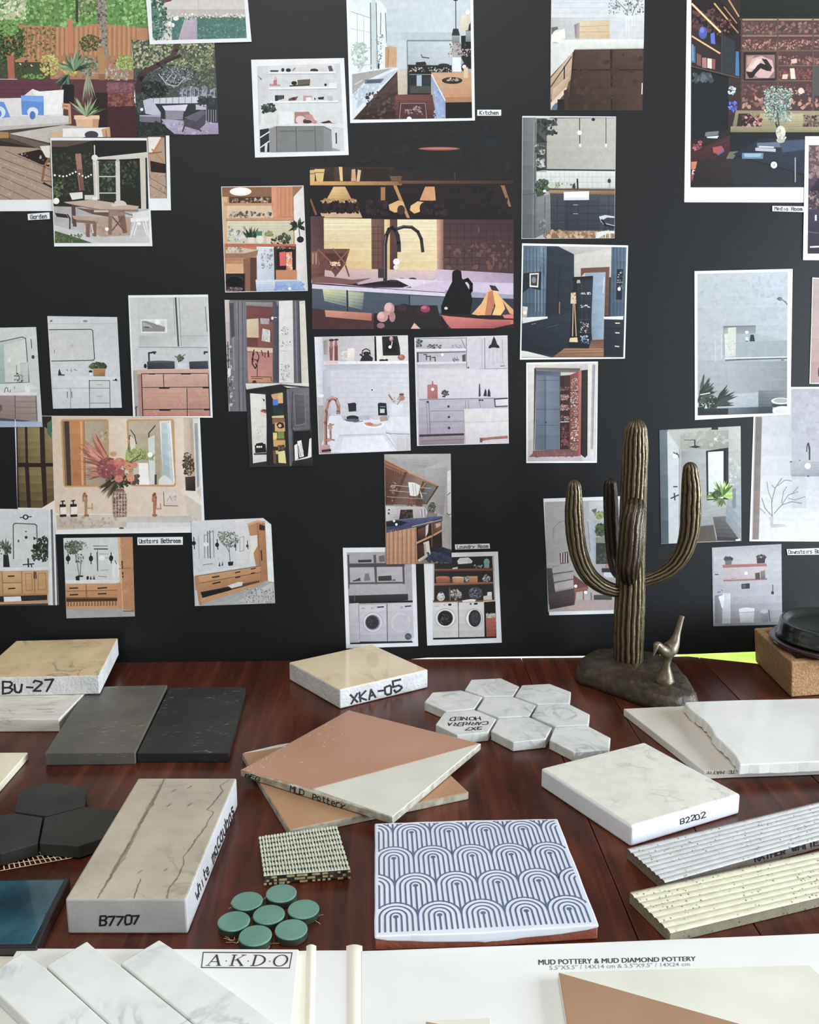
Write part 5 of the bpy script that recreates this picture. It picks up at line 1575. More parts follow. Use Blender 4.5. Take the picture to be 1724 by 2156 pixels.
photo('large white bordered dark library print with coffee table at top right', C_,
 nums('980 -80 1900 -80 1890 1142 965 1140'), nums('1005 -80 1885 -80 1880 1056 1000 1056'), 0, '''
r 24282a 1000 -80 1900 1060
k 20281f 243026 1d241f 1c201d 1260 -80 1900 -80 1900 105 1260 105
k 3d2a26 332624 2c2424 332826 1000 -80 1280 -80 1280 430 1000 380
p 241d1d 1000 -80 1100 -80 1270 120 1270 180 1175 260 1000 120
s 40 10 34 1010 60 1170 170 3a2a2a 553532 6a4038 2a2022
p 2c2222 1180 200 1280 200 1280 430 1180 410
l d8a860 12 1008 22 1168 180
l f0d090 5 1008 22 1168 180
l c08a4c 10 1010 205 1165 300
l e8c080 4 1010 205 1165 300
l c89654 9 1135 20 1208 108
l b8864c 9 1210 -10 1272 92
l a87444 7 1190 40 1260 130
l a87444 8 1222 130 1268 184
o 3a4aa0 1070 185 24 36
o 5a6ac4 1065 170 12 16
p 3a5ac0 1112 190 1135 182 1140 250 1115 245
s 16 8 18 1150 110 1230 200 6a3a34 a05a48 3a2424
p 3a6a8a 1006 258 1026 262 1028 355 1006 350
p 5a90b0 1008 250 1016 250 1018 345 1008 340
p 7a4a48 1035 300 1060 310 1060 375 1035 365
p a8706a 1065 325 1090 325 1092 385 1066 380
p d8c8c0 1095 328 1120 332 1120 388 1095 382
p 8a4a44 1122 330 1140 335 1138 392 1122 388
p 2d3338 1185 200 1250 230 1250 430 1185 405
p 2a6a98 1255 290 1272 290 1275 430 1252 425
l 3a3a3a 10 1178 180 1178 420
l 5a4638 6 1000 372 1280 440
k 1c2023 1b1f22 171b1e 1b1f22 1003 380 1212 435 1212 730 1003 790
s 12 12 40 1010 420 1115 455 4a5658 5d6a6a 384244
l 0f1214 6 1003 380 1212 435
r 332624 1212 440 1282 760
p 3a2a28 1215 440 1280 450 1280 640 1215 650
S 20 6 16 1232 510 20 24 b8c8c8 6a7c80 d8e0e0
S 14 8 18 1240 600 24 30 3a52c0 2a3a8a 5a70d8
k 5a3a36 553633 452c2c 4d3230 1282 105 1900 105 1900 620 1282 620
s 80 10 30 1290 130 1900 185 6a403a 8a5648 3a2a2a 4a4444 a0705c
s 90 8 22 1290 225 1900 278 9a6450 b8806a 553632 c89a80 6a3f38
s 60 8 24 1500 315 1900 365 8a5648 5a3532 b07a64 3f2c2c
s 60 8 24 1500 390 1680 445 6a3a36 8a4c44 4a2c2c
s 60 8 26 1285 480 1680 535 7a4644 5a3434 94584e 442c2e
s 50 10 30 1290 550 1900 610 a8745e 8a5c4c 6a443c c08a70
H 7d6654 8 108 108 1 1282 1900
H c4a078 4 112 112 1 1290 1900
H 6a5648 7 198 198 1 1282 1900
H b48a68 3 203 203 1 1290 1900
H 6a5648 7 285 285 1 1282 1900
H 6a5648 7 370 370 1 1495 1900
H 6a5648 7 455 455 1 1282 1900
H 3a3634 8 540 540 1 1480 1900
V 4a3c36 9 1287 1300 200 105 620
V 5a4a40 9 1492 1900 198 105 620
r 2a2526 1300 295 1480 455
p 8a6460 1312 310 1475 308 1475 440 1310 445
p c4a098 1312 395 1350 330 1400 315 1460 340 1472 400 1440 440 1380 438 1350 415
p b08478 1320 320 1360 312 1330 360 1318 370
p 2a2024 1312 405 1345 405 1375 370 1395 355 1440 370 1455 400 1430 400 1395 385 1370 410 1350 440 1330 440
p dcb8a8 1330 385 1370 335 1410 330 1390 350 1360 390
p 2c2326 1400 330 1430 335 1460 380 1450 405
p d8c8a8 1560 385 1585 385 1592 445 1565 445
p d0b898 1520 420 1550 418 1545 445 1515 445
p c8a890 1565 335 1600 330 1600 355 1570 358
s 20 5 12 1540 510 1640 535 d8b890 2a2020 f0e0c8 a07060
o e0b8a8 1622 512 16 18
r 4d4c48 1690 375 1760 540
k 8a805c 9a8f68 7a7050 6d6448 1255 622 1900 625 1900 745 1230 745
k a89c74 b0a47a 94895f 8a7f58 1400 640 1640 640 1630 710 1400 715
p 2a2426 1270 640 1330 640 1400 700 1390 725 1260 720
s 26 8 22 1290 645 1400 715 8a3c3c c05a50 4a2c2c d8a890 2d2826
s 26 8 22 1640 650 1740 720 3a2c30 6a4a4a 241c20 8a6a60
k 8f8460 9a8f68 857a56 7a704e 1225 712 1900 716 1900 745 1225 745
r 1c2024 1220 745 1900 870
p 2a2220 1003 790 1212 735 1222 850 1003 880
s 14 8 24 1010 795 1060 850 a83a4a d05a60 2a2428 6a2c34
p 6a7478 1085 745 1160 738 1155 762 1080 768
p c8ccd0 1090 770 1160 765 1150 780 1095 778
k 3d1f22 4a2528 2d1c1d 2d1a1c 1003 860 1222 760 1222 900 1003 1040
p a03a3c 1125 830 1175 822 1190 845 1150 868 1128 860
p 3a5a8a 1150 868 1190 842 1188 856 1155 876
p c4683f 1003 912 1080 908 1050 950 1005 955
p 8a2a30 1003 985 1030 975 1025 1010 1005 1020
s 8 5 10 1008 960 1030 990 e8dcd0 d8a090
k 2b211f 302624 262022 231d1c 1040 900 1240 890 1240 1056 1003 1056
p 6a6450 1220 855 1270 852 1240 895 1200 895
k 1e2430 222a36 1c2430 1a212b 1240 870 1400 780 1900 790 1900 1056 1228 1056
k 232b38 293442 1f2836 1d2530 1270 880 1640 830 1900 830 1900 1056 1230 1056
p 5a7a94 1290 862 1412 862 1408 895 1290 895
p 8aa4b8 1300 865 1400 865 1395 885 1305 885
p a8acb4 1365 832 1480 838 1480 856 1365 850
p 5d6a7a 1375 805 1500 800 1510 830 1375 832
p c0c4cc 1385 822 1470 826 1470 834 1385 832
p 38485e 1500 795 1740 780 1740 830 1520 860
l 2a2c2c 10 1480 690 1500 750
s 150 5 17 1415 500 1570 680 8fa89a 5d7468 b8ccc0 3a4c44 d0dcd4 6f887c
S 90 5 15 1490 570 75 90 a4bcae 4d6258 c8d8cc 33443c
S 40 5 13 1490 660 60 40 7a9284 42564c a4b8ac
l 3a3a34 5 1490 640 1500 720
o c8c4b4 1508 745 28 36
o b0ac9c 1508 790 24 16
s 14 6 14 1485 715 1535 790 dedaca 8a8474 a8a490
o f4f4f0 1470 930 18 19
o 8a8e94 1471 931 5 5
l 9a9ca4 6 1590 890 1590 1025
''', '2c2628')
photo('narrow print with purple room cut off by right edge, over the library print', C_,
 nums('1646 768 1900 768 1900 1468 1634 1466'), nums('1666 818 1885 818 1885 1430 1660 1430'), 2, '''
k 5d4648 6a5050 4a3a44 3d3040 1655 815 1900 815 1900 1100 1655 1100
s 26 10 30 1670 830 1724 1000 8a6a66 5a4446 a88078 46363a
p 2a2630 1668 1080 1724 1000 1900 1000 1900 1080
p 241f2a 1670 1075 1724 1030 1724 1100 1680 1100
s 24 8 24 1670 1080 1724 1200 a8887c 4a3a44 7a5c5c 2a2430
k 382f40 3d3446 2c2634 2a2432 1658 1180 1900 1180 1900 1310 1658 1310
l c8ccd8 10 1706 1215 1706 1240
l 55505c 6 1662 1305 1724 1315
k 2f2a36 35303c 2a2630 282430 1658 1315 1900 1315 1900 1430 1658 1430
l c8c4cc 9 1676 1392 1724 1390
''', '3a3038')
photo('cut print of bathroom with slanted mirror over grey wood vanity at left edge', E,
 nums('-120 332 278 325 328 1096 -120 1100'), None, 2, '''
k ccd0ce cfd2d0 c9ccca c4c8c4 -120 325 285 325 320 860 -120 860
k b4c2bc bfccc6 b8c4be aab8b2 -120 440 200 410 225 755 -120 765
k d0d4cc d8dad2 d2d4cc c8ccc4 30 460 195 420 215 750 40 750
k a8b8b0 b0c0b8 a0b0a8 98aca2 -60 470 30 460 40 760 -60 760
l 3d4444 6 -60 452 170 402 198 412 225 750 -60 765
l a8b0ae 4 155 605 215 598
k c0c8c4 c8cecb bcc4c0 b4bcb8 155 608 215 600 222 750 160 752
s 20 5 14 110 690 180 750 5d6a5a 8a9484 3d4a3e
o 2f3533 132 685 7 7
l 5a6260 4 128 620 128 690
o e4e6e2 70 580 12 16
l 333a3a 6 240 420 245 490
l d8dcda 4 246 490 250 540
o 3d4444 255 556 12 15
o c8ccca 248 500 8 10
k cfd3d0 d6d8d5 d8dad6 d0d2ce -120 765 230 755 300 800 -120 850
l 3d4240 5 35 830 42 795 58 795 62 825
l 3d4240 5 78 828 82 810
l 5d6260 5 112 800 112 785
r e2e4e2 195 780 230 830
k e0e2e0 e4e6e4 d8dad8 d4d6d4 -120 832 285 832 285 852 -120 850
k 9a8580 a08a84 8a746e 847068 -120 855 120 855 120 1040 -120 1020
k a48e86 a8928a 92807a 8c7872 120 855 275 855 285 1050 125 1050
H 7a665f 4 900 1010 46 125 280
l 554642 6 115 855 120 1060
H 94807a 2 870 1040 18 -120 270
l 5d4d48 6 276 855 286 1050
k c8ccca d0d2d0 c8cac8 bcc0c0 285 850 312 850 325 1060 292 1060
o 6a5550 -5 950 22 30
k 6d7484 7d88a0 98a8c4 8090b0 -120 1025 120 1040 330 1060 330 1096
p 4a4e5a -120 1020 40 1030 240 1050 120 1060 -120 1050
k 8a98b0 a0b0cc a8b8d4 90a0bc -120 1045 325 1060 328 1096 -120 1098
l e4e6e6 5 118 1040 120 1090
''')
photo('cut print of all white vanity with rounded mirror and potted plant', E,
 nums('365 240 904 248 940 948 409 956'), None, 1, '''
k d0d2d2 c6c9ca cccfcf d2d4d4 360 235 945 240 945 960 400 960
l a8acac 3 370 300 900 300
p 6a7070 385 275 405 268 405 282 388 286
o 8a9090 658 278 18 10
r d8dada 640 262 680 270
k cccdc8 c6c8c4 cacbc7 d0d1cd 380 345 715 345 730 580 395 590
s 30 4 10 420 380 700 560 d8d8d2 b8bab4 c8cac4
l 2a2e30 6 380 345 700 342 716 352 730 570 720 582 398 588
l 5a5e5e 4 420 500 420 525
o b8bab6 556 470 12 14
k c9cccd c4c7c8 cdd0d1 d3d5d5 735 330 910 330 930 720 740 720
H bcc0c1 2 610 720 26 400 700
p 2f3432 448 700 452 665 460 645 466 665 476 690 500 692 500 700
o 3a3e3c 470 690 6 8
l 6a6e6e 5 515 650 525 665
l 6a6e6e 5 548 650 552 672
l 6a6e6e 5 572 650 590 660
S 90 8 22 760 628 62 30 2f3d2a 4a5a3a 1f2a1d 5f7048 3d4c30
s 10 8 20 690 610 720 640 4a5a3a 6a7a50
k c08a52 b57c46 96632f a8723a 720 645 815 645 810 705 722 705
H 7a4f28 2 660 705 12 722 812
o 2c3030 700 670 14 12
r e4e4e0 688 676 712 700
p d4d7d8 405 712 690 705 930 712 930 735 690 740 405 740
k d0d3d4 d6d9da c9cccd c6c9ca 405 735 690 735 695 955 410 955
l a4a8aa 4 405 800 690 797
l 4a4e50 6 688 735 694 955
l 6a6e70 4 545 800 545 955
l 5a5e60 6 520 825 522 870
l 5a5e60 6 552 825 556 870
k cccfcf d0d3d3 c8cbcb c4c7c8 692 735 845 735 850 955 695 955
l 4a4e50 5 692 738 845 738
l 6a6e70 4 694 797 846 797
l 6a6e70 4 696 912 848 912
l 5a5e60 5 846 740 850 955
l 8a8e90 4 750 860 790 860
l 8a8e90 4 745 770 790 770
l 2a2e30 6 872 735 905 738
o 2a2e30 895 732 9 9
''')
photo('print of pink oak vanity with two black basins, white border', E,
 nums('990 80 1606 74 1642 1025 1028 1021'), nums('1000 98 1604 92 1626 1012 1042 1016'), 2, '''
k c9cac8 cccdca c4c6c5 cdcfce 990 90 1610 90 1615 660 1000 660
k c4c5c2 c9c9c5 bfc1bf c2c4c2 1060 100 1340 100 1350 470 1070 470
k c8c8c2 ccccc6 c2c3bf c0c2be 1400 95 1590 95 1600 480 1410 480
p 4a4c4c 1348 96 1362 96 1384 475 1372 475
l 8a8c8c 5 1382 96 1400 470
l a0a2a2 5 1338 98 1356 470
l 7d7f7e 7 1585 170 1600 360
r a8aaa8 1400 390 1604 400
k b0b2b0 c8cac8 cdcfcd bcbebc 1075 392 1360 392 1365 480 1080 470
k b4b6b4 c0c2c0 ccced0 c4c6c4 1405 395 1604 395 1604 480 1410 480
l 6a6c6c 4 1070 480 1604 484
p e0e0dc 1085 265 1290 262 1292 372 1090 372
p 8a8a88 1095 278 1130 278 1200 300 1275 325 1272 360 1098 360
p b0b0ae 1100 285 1160 310 1180 330 1100 318
p d4d4d0 1150 282 1270 280 1272 318 1220 308
l 3d3d3d 8 1118 325 1150 328
o f0f0ec 1216 285 22 22
o fff 1215 285 8 8
H b8bcbc 2 500 640 34 1040 1604
V c0c4c4 2 1060 1600 60 490 650
p 33363a 1142 520 1155 518 1158 590 1146 592
p 33363a 1142 522 1185 512 1205 512 1208 525 1150 532
r 33363a 1186 512 1200 535
p 33363a 1572 512 1606 512 1606 524 1585 526 1585 536 1572 536
k 3d4048 4a4d54 3a3d44 2c2f35 1135 592 1348 588 1350 648 1138 650
o 55585e 1242 592 106 8
k 3d4048 4a4d54 3a3d44 2c2f35 1460 592 1606 586 1610 648 1464 650
o 23262b 1122 626 12 18
S 26 6 18 1392 570 24 32 4a5844 6a7a5c 33402f
p 6a7a5c 1350 545 1385 560 1380 570 1350 555
p 6a7a5c 1440 530 1400 550 1405 562 1430 540
k d8dcdc c9cdcd c4c8c8 d0d4d4 1370 605 1450 605 1445 645 1376 645
p cf9c86 1060 655 1608 650 1608 685 1062 690
k d2a592 d0a28e c48f7c c08c78 1060 655 1608 652 1626 1014 1075 1014
p b07f6c 1060 690 1090 690 1104 1014 1075 1014
k d0a48c d4a890 c4937c c08f78 1096 690 1258 688 1262 782 1100 784
k cfa18a cda08a c08f7a c4937e 1272 688 1606 684 1610 782 1276 784
k c99680 cc9a84 bd8772 b9836e 1102 800 1436 796 1442 952 1106 955
k c4907a c8947e b5806a b27c68 1452 796 1612 794 1618 952 1456 954
k c07f6c c48570 b87866 b47462 1106 968 1446 966 1448 1014 1110 1014
k bb7a68 c08070 b47462 b07060 1456 966 1620 964 1624 1014 1460 1014
s 60 4 20 1110 700 1600 1000 c89680 d4a690 bc8872 c49078
l 2c2322 6 1092 686 1606 682
l 2c2322 6 1098 792 1612 788
l 2c2322 6 1104 962 1618 958
l 2c2322 6 1262 690 1266 786
l 2c2322 6 1443 798 1448 1012
l 2c2322 7 1092 690 1104 1012
l 3d3030 5 1608 690 1622 1010
p 241e1e 1145 684 1200 682 1195 692 1150 692
p 241e1e 1390 684 1480 681 1470 692 1400 692
p 241e1e 1220 792 1318 790 1305 802 1232 802
p 241e1e 1560 789 1612 788 1612 799 1570 799
p 241e1e 1225 962 1325 960 1310 972 1235 972
p 241e1e 1570 960 1618 958 1618 968 1580 970
l 3a3d40 8 1050 940 1052 1010
l 3a3d40 5 1040 955 1062 940
''')
photo('big print of orange flowers in a vase before two gilt mirrors', F_,
 nums('88 44 1208 48 1240 750 110 764'), nums('96 46 1200 50 1222 738 108 752'), 0, '''
k d8c0a4 dcc6ac d6bfa6 d2baa0 90 40 1240 40 1240 660 90 660
r 2d211e 90 40 330 610
k 7a6840 8a7648 6a5834 5d4c2c 105 110 150 110 155 330 110 330
k 8a7848 9a8850 7a683c 6d5c34 165 110 240 110 245 330 170 330
k 8a7848 948250 7a6a3e 74643a 268 110 320 150 325 330 275 330
k 75633a 7d6b40 4f3f26 473822 110 355 150 355 165 605 118 605
k 84723f 8a7844 5d4a2a 544224 175 355 248 355 262 605 188 605
k 84723f 7d6b40 5d4a2a 544224 278 350 328 350 330 560 285 580
p 3f7050 285 90 310 70 312 180 285 150
p 2a1d1a 100 328 325 332 325 352 100 350
k d4bca4 dac4ae e0ccb6 d8c2aa 312 42 1130 42 1135 640 330 640
k dcc6ac e2d0b8 e0cdb6 d6bfa4 660 60 770 60 780 500 670 500
p c09048 366 78 376 66 645 64 656 74 662 460 650 474 395 476 384 466
p 8a6a48 376 76 646 72 652 462 394 468
k 8a6848 b09070 b0906c 84623f 378 78 440 78 455 466 394 468
p 4a3428 388 78 418 78 432 466 406 466
k c47a38 c8803c b06c30 ac682c 428 76 505 74 515 464 438 466
p e0a05c 485 76 496 76 505 464 494 464
k b8a488 b09a7c a08c70 ac987c 510 76 646 74 652 462 520 464
l 2f2622 4 600 190 612 160 645 145
s 10 8 22 600 140 640 200 c8b89c 9a8668
p c09048 765 76 775 66 1042 64 1052 74 1064 462 1052 474 800 470 785 460
p b8a88c 776 76 1042 72 1054 462 795 462
k c4b498 b8a88c a89878 b0a080 778 78 965 76 970 462 795 460
l 2a2422 6 938 105 900 150 900 300
l 2a2422 5 790 130 815 165 825 215
p 2a2422 780 160 792 165 790 190 780 190
p e0d4c0 785 165 815 185 822 260 790 260
k e4e6e0 d8dcd8 c4c8c4 d4d8d4 965 76 1028 74 1052 440 985 410
k b8ccd0 c8d4d4 a8bcc0 a0b4b8 975 85 1010 85 1030 420 985 400
l f4f4f0 7 1028 74 1054 450
p dcdcd4 960 430 985 405 1054 445 1052 462 960 462
p d4d8d0 895 180 935 160 940 460 905 460
p f0f0ea 838 330 895 330 905 462 842 462
r 4a4038 935 400 948 460
p c8c0ac 805 330 838 325 842 462 806 462
s 16 8 20 800 400 840 460 4a3a34 6a5448
k e4cdb8 e8d4c0 e0ccb8 dcc4b0 1060 55 1110 55 1125 640 1068 640
k d4c0ac c4b09c bca894 d0bca8 1108 60 1160 60 1175 500 1120 500
p b8a490 1145 60 1165 60 1182 490 1168 490
p d8d8d4 1168 60 1205 60 1215 480 1188 500
p 9aa0a0 1175 90 1195 90 1206 470 1192 480
p e4dccc 1118 500 1180 495 1222 545 1222 690 1130 640
p cfc4b4 1118 520 1222 590 1222 690 1130 640
p 26241f 1120 415 1180 410 1182 500 1124 496
k 4a4438 36312a 25221d 332f27 1120 415 1180 410 1182 498 1124 494
S 50 7 18 1140 350 36 60 4a3f30 63573f 33291f 7a6a4c
S 16 6 14 1135 290 22 24 4a3f30 6a5c44
k d8cbb8 dccfbc d2c6b6 d0c4b4 330 640 1130 635 1200 690 260 690
k c4b8a8 d4cabc cbc1b2 b8ac9c 340 645 720 640 720 720 345 720
k c4bcb0 bdb5aa c8c2ba d0cac2 770 655 1150 650 1180 690 770 695
l e8e0d4 5 330 640 690 640
s 30 6 30 350 660 700 715 a89888 c8bcac b4a698
p e4e4e0 340 735 720 720 1160 705 1222 700 1222 740 340 752
p d8d8d4 770 690 1180 690 1222 705 1160 712 760 728
o 4a4848 735 724 16 5
p e6dcd0 245 606 330 555 335 640 345 752 300 752
p e4e2dc 108 600 250 602 345 752 108 752
f 60 310 18 690 400 128 34 b0644e c87a62 a05440 d69078 8a4638
f 40 230 16 690 380 150 44 b86a52 cc8468 94503f dc9c84
f 20 160 14 660 400 168 40 a05a48 c07460 84483a
S 80 9 22 655 360 70 60 9a4a48 b0605a 7d3a3c 6a3a34
S 60 10 24 720 440 70 40 4a4634 36321f 5d5840 2a2618
f 24 170 18 760 340 55 60 8a9a48 a8b45c 66763a c0c878
S 60 7 18 830 275 60 30 8a9a4a a8b868 5f7038 c4cc84
s 14 7 16 870 280 940 310 7d8f48 a4b468
l 5d5a3a 5 740 430 760 340 850 280
f 14 120 16 700 440 230 80 5d5640 3f3a28 7a6f50
o b85c50 690 345 46 36
o 8f4048 665 370 40 34
o c87050 725 325 34 26
o d88858 775 348 24 22
o d0805a 812 340 18 18
o 9a4c50 720 395 36 30
o c8745a 718 425 26 22
o d88c60 790 420 24 24
o 8a3c44 640 400 24 22
o cc9060 688 275 18 14
s 40 5 12 640 310 810 440 e0a070 a04a44 d07a58 7a3438 c05c4c
p a07c68 690 500 755 498 768 550 765 655 690 658 682 560
p 7a5c50 700 485 748 484 752 502 695 502
s 50 5 14 690 510 762 650 4f362f d0b8a4 e4d4c4 3d2a26
H 4f362f 4 520 650 22 686 764
V d8c4b0 3 700 760 18 505 652
p 2a2220 360 580 398 580 402 655 362 657
p e8e0d0 363 598 400 596 402 640 364 642
l 2a2220 8 378 560 380 582
l 2a2220 7 370 562 390 560
p 2a2220 424 578 464 578 468 655 426 657
p e8e0d0 427 596 465 594 467 640 428 642
l 2a2220 8 443 556 444 580
l 2a2220 7 433 560 452 556
l b07848 16 520 650 520 560
l b07848 14 505 560 505 530 512 515 522 530 522 560
l c08858 7 524 604 560 604
l c08858 7 558 575 558 612
r 9a6238 508 640 538 655
l a86a48 16 934 650 934 560
l a86a48 14 925 560 928 525 936 515 942 540 940 600
l b87a58 7 940 608 975 606
l b87a58 7 970 575 972 608
r 9a6238 920 640 950 652
k dccabc e0d0c4 d8c8bc d4c4b6 990 505 1078 500 1078 588 994 590
l 5a4a40 4 990 505 992 588 1076 590
l a89a90 4 1010 560 1030 530 1040 560
l a89a90 4 1050 535 1065 530 1060 555
o fff8f0 908 280 16 16
''', 'cdb9a2')
photo('cut print of oak vanity with round topped mirror at far left edge', F_,
 nums('-80 606 328 611 356 1190 -80 1196'), None, 2, '''
k d4d6d6 d0d3d4 cbced0 d0d3d2 -80 600 290 605 300 965 -80 965
l 2a2e30 6 122 660 190 655
o 2a2e30 155 657 18 16
o d8dada 155 657 9 9
k d0d4d2 c8ccca ccd0ce d4d8d4 82 700 218 700 228 910 92 910
l 4a4e4e 6 82 910 80 705 90 695 212 700 222 710 228 912
o 2f3432 158 780 9 9
o 5a5e5e 157 745 6 5
p 2f3432 200 775 222 785 205 798
o 5a5e5e 112 802 6 9
f 14 110 14 35 880 95 70 4a5844 2f3b2e 6a7860
S 24 7 16 30 850 40 40 3d4a38 6a7860 2a3428
p 2a2a2a 20 885 50 885 60 960 20 960
S 60 9 24 262 850 42 80 1f2c22 33402f 141c16 4a5844
S 24 9 20 215 870 24 50 1f2c22 2f3b2e 3d4a38
p 1a2620 200 820 240 830 235 855 200 848
l 24282a 9 170 910 172 958
l 24282a 7 140 945 205 940
l 24282a 7 188 940 192 960
k e2e4e4 dcdedf d0d2d2 d8dada -80 965 296 960 298 985 -80 985
k c89a66 c4945e b58350 b88856 -80 985 298 980 300 1125 -80 1130
k d0a46e cca06a c09258 c49660 15 985 125 985 128 1050 20 1052
k d0a46e cca06a bd8f56 c09258 20 1060 128 1058 130 1120 22 1122
k cca06a c89a64 b88a52 bc8e58 138 982 204 980 206 1118 140 1120
k c89a64 c4965f b4864e b88a52 214 980 290 978 294 1115 216 1118
l 8a6238 4 12 985 18 1125
l 8a6238 4 130 985 134 1122
l 8a6238 4 208 982 211 1118
l 8a6238 4 18 1055 128 1053
l 8a6238 3 155 1000 192 998 195 1100 158 1102 155 1000
l 8a6238 3 230 998 275 996 280 1096 232 1098 230 998
l 2f2620 8 50 1015 85 1014
l 2f2620 8 52 1090 90 1088
l 2f2620 7 206 990 207 1028
l 2f2620 7 216 990 218 1028
p a87a48 -80 1125 300 1118 302 1130 -80 1138
p 2c2a2c -80 1138 290 1128 296 1160 -80 1175
p e4e4e4 22 1140 125 1136 130 1165 25 1170
p b88a58 -80 1175 300 1158 302 1172 -80 1190
r c49460 285 1120 302 1185
p 4a3c34 -80 1188 300 1178 300 1192 -80 1198
h d0d2d4 b0b2b6 292 606 308 1190
p d8dadc 290 610 305 610 320 1190 302 1188
p 6a6e74 306 610 318 610 335 1190 322 1190
p e0e2e4 318 610 330 610 345 1190 335 1190
p 4a4d52 328 612 332 612 356 1190 346 1190
''')
photo('print of oak vanity with slatted shelf beside a tall cabinet', F_,
 nums('383 784 801 778 815 1258 402 1270'), None, 1, '''
k cfd1d0 d2d4d3 cccecd c9cbcb 380 775 720 775 725 1050 395 1050
S 60 6 18 440 840 50 40 3d4a3a 5d6a54 7a8670 2a3428
s 20 7 16 400 800 500 860 4a5844 6a7860
S 20 6 14 480 830 60 24 4a5844 7a8670 9aa490
l 5d6a5a 4 450 860 470 950 480 1020
l 5d6a5a 4 490 900 485 1010
S 16 5 12 480 910 26 30 4a5844 8a947c
o 22262a 412 908 14 18
l 22262a 6 412 880 412 940
o 22262a 550 908 13 18
l 22262a 6 549 875 551 940
o 22262a 672 906 13 18
l 22262a 6 672 872 673 936
l 6a6e70 5 565 832 650 832
l 3d4144 7 570 850 650 850
l 6a6e70 4 590 850 592 985
l 4a4d50 5 586 870 590 980
l 8a8d90 3 600 880 655 880
l 8a8d90 3 600 905 655 903
l 8a8d90 3 605 980 655 975
o e8eae8 615 905 20 16
k e0e1df dcdddb d0d2d0 d4d6d4 395 1040 720 1035 720 1060 398 1060
l 22262a 9 470 1015 500 1015
p 22262a 456 1015 480 1015 482 1040 460 1040
o 2c3032 530 1025 8 12
p 33383a 542 1035 548 1010 556 1035
p 33383a 562 1035 568 1008 576 1035
l 8a8d90 5 595 1015 645 1018
o e4e2d8 700 980 22 60
k e4e4e0 d8d8d4 d0d0cc dcdcd8 680 980 705 940 715 1035 690 1040
l 3d4144 5 695 920 705 940
k c08658 bb8052 b07848 b57c4e 712 780 802 776 815 1230 735 1240
p d8a878 712 780 728 780 745 1235 735 1240
l 8a5630 4 720 970 808 965
l 2c2622 7 738 925 740 965
l 2c2622 7 741 985 744 1025
s 20 4 16 730 800 800 1200 c88e60 b47a4c bd8456
k c9925c c48c56 b47c46 b8824c 398 1060 716 1058 718 1140 402 1145
l 7a4f2a 5 520 1065 524 1140
l 7a4f2a 4 402 1105 714 1100
l 2c2622 8 422 1088 470 1086
l 2c2622 8 425 1128 470 1126
l 2c2622 8 592 1088 645 1084
l 2c2622 8 595 1122 642 1120
r 7a4f2a 400 1142 716 1155
p 3d2a1c 400 1152 716 1150 716 1180 402 1200
k c08a54 bd8650 b07a44 b58049 402 1170 716 1165 718 1205 404 1208
V 5a3c22 5 412 710 18 1160 1195
p c48c58 402 1198 718 1192 720 1208 404 1212
p c08452 706 1055 732 1055 742 1245 712 1248
k 9a9a98 a2a2a0 b0b0ac a8a8a4 402 1212 712 1208 815 1225 815 1262 404 1268
r 7a6a5a 745 1222 812 1230
''')
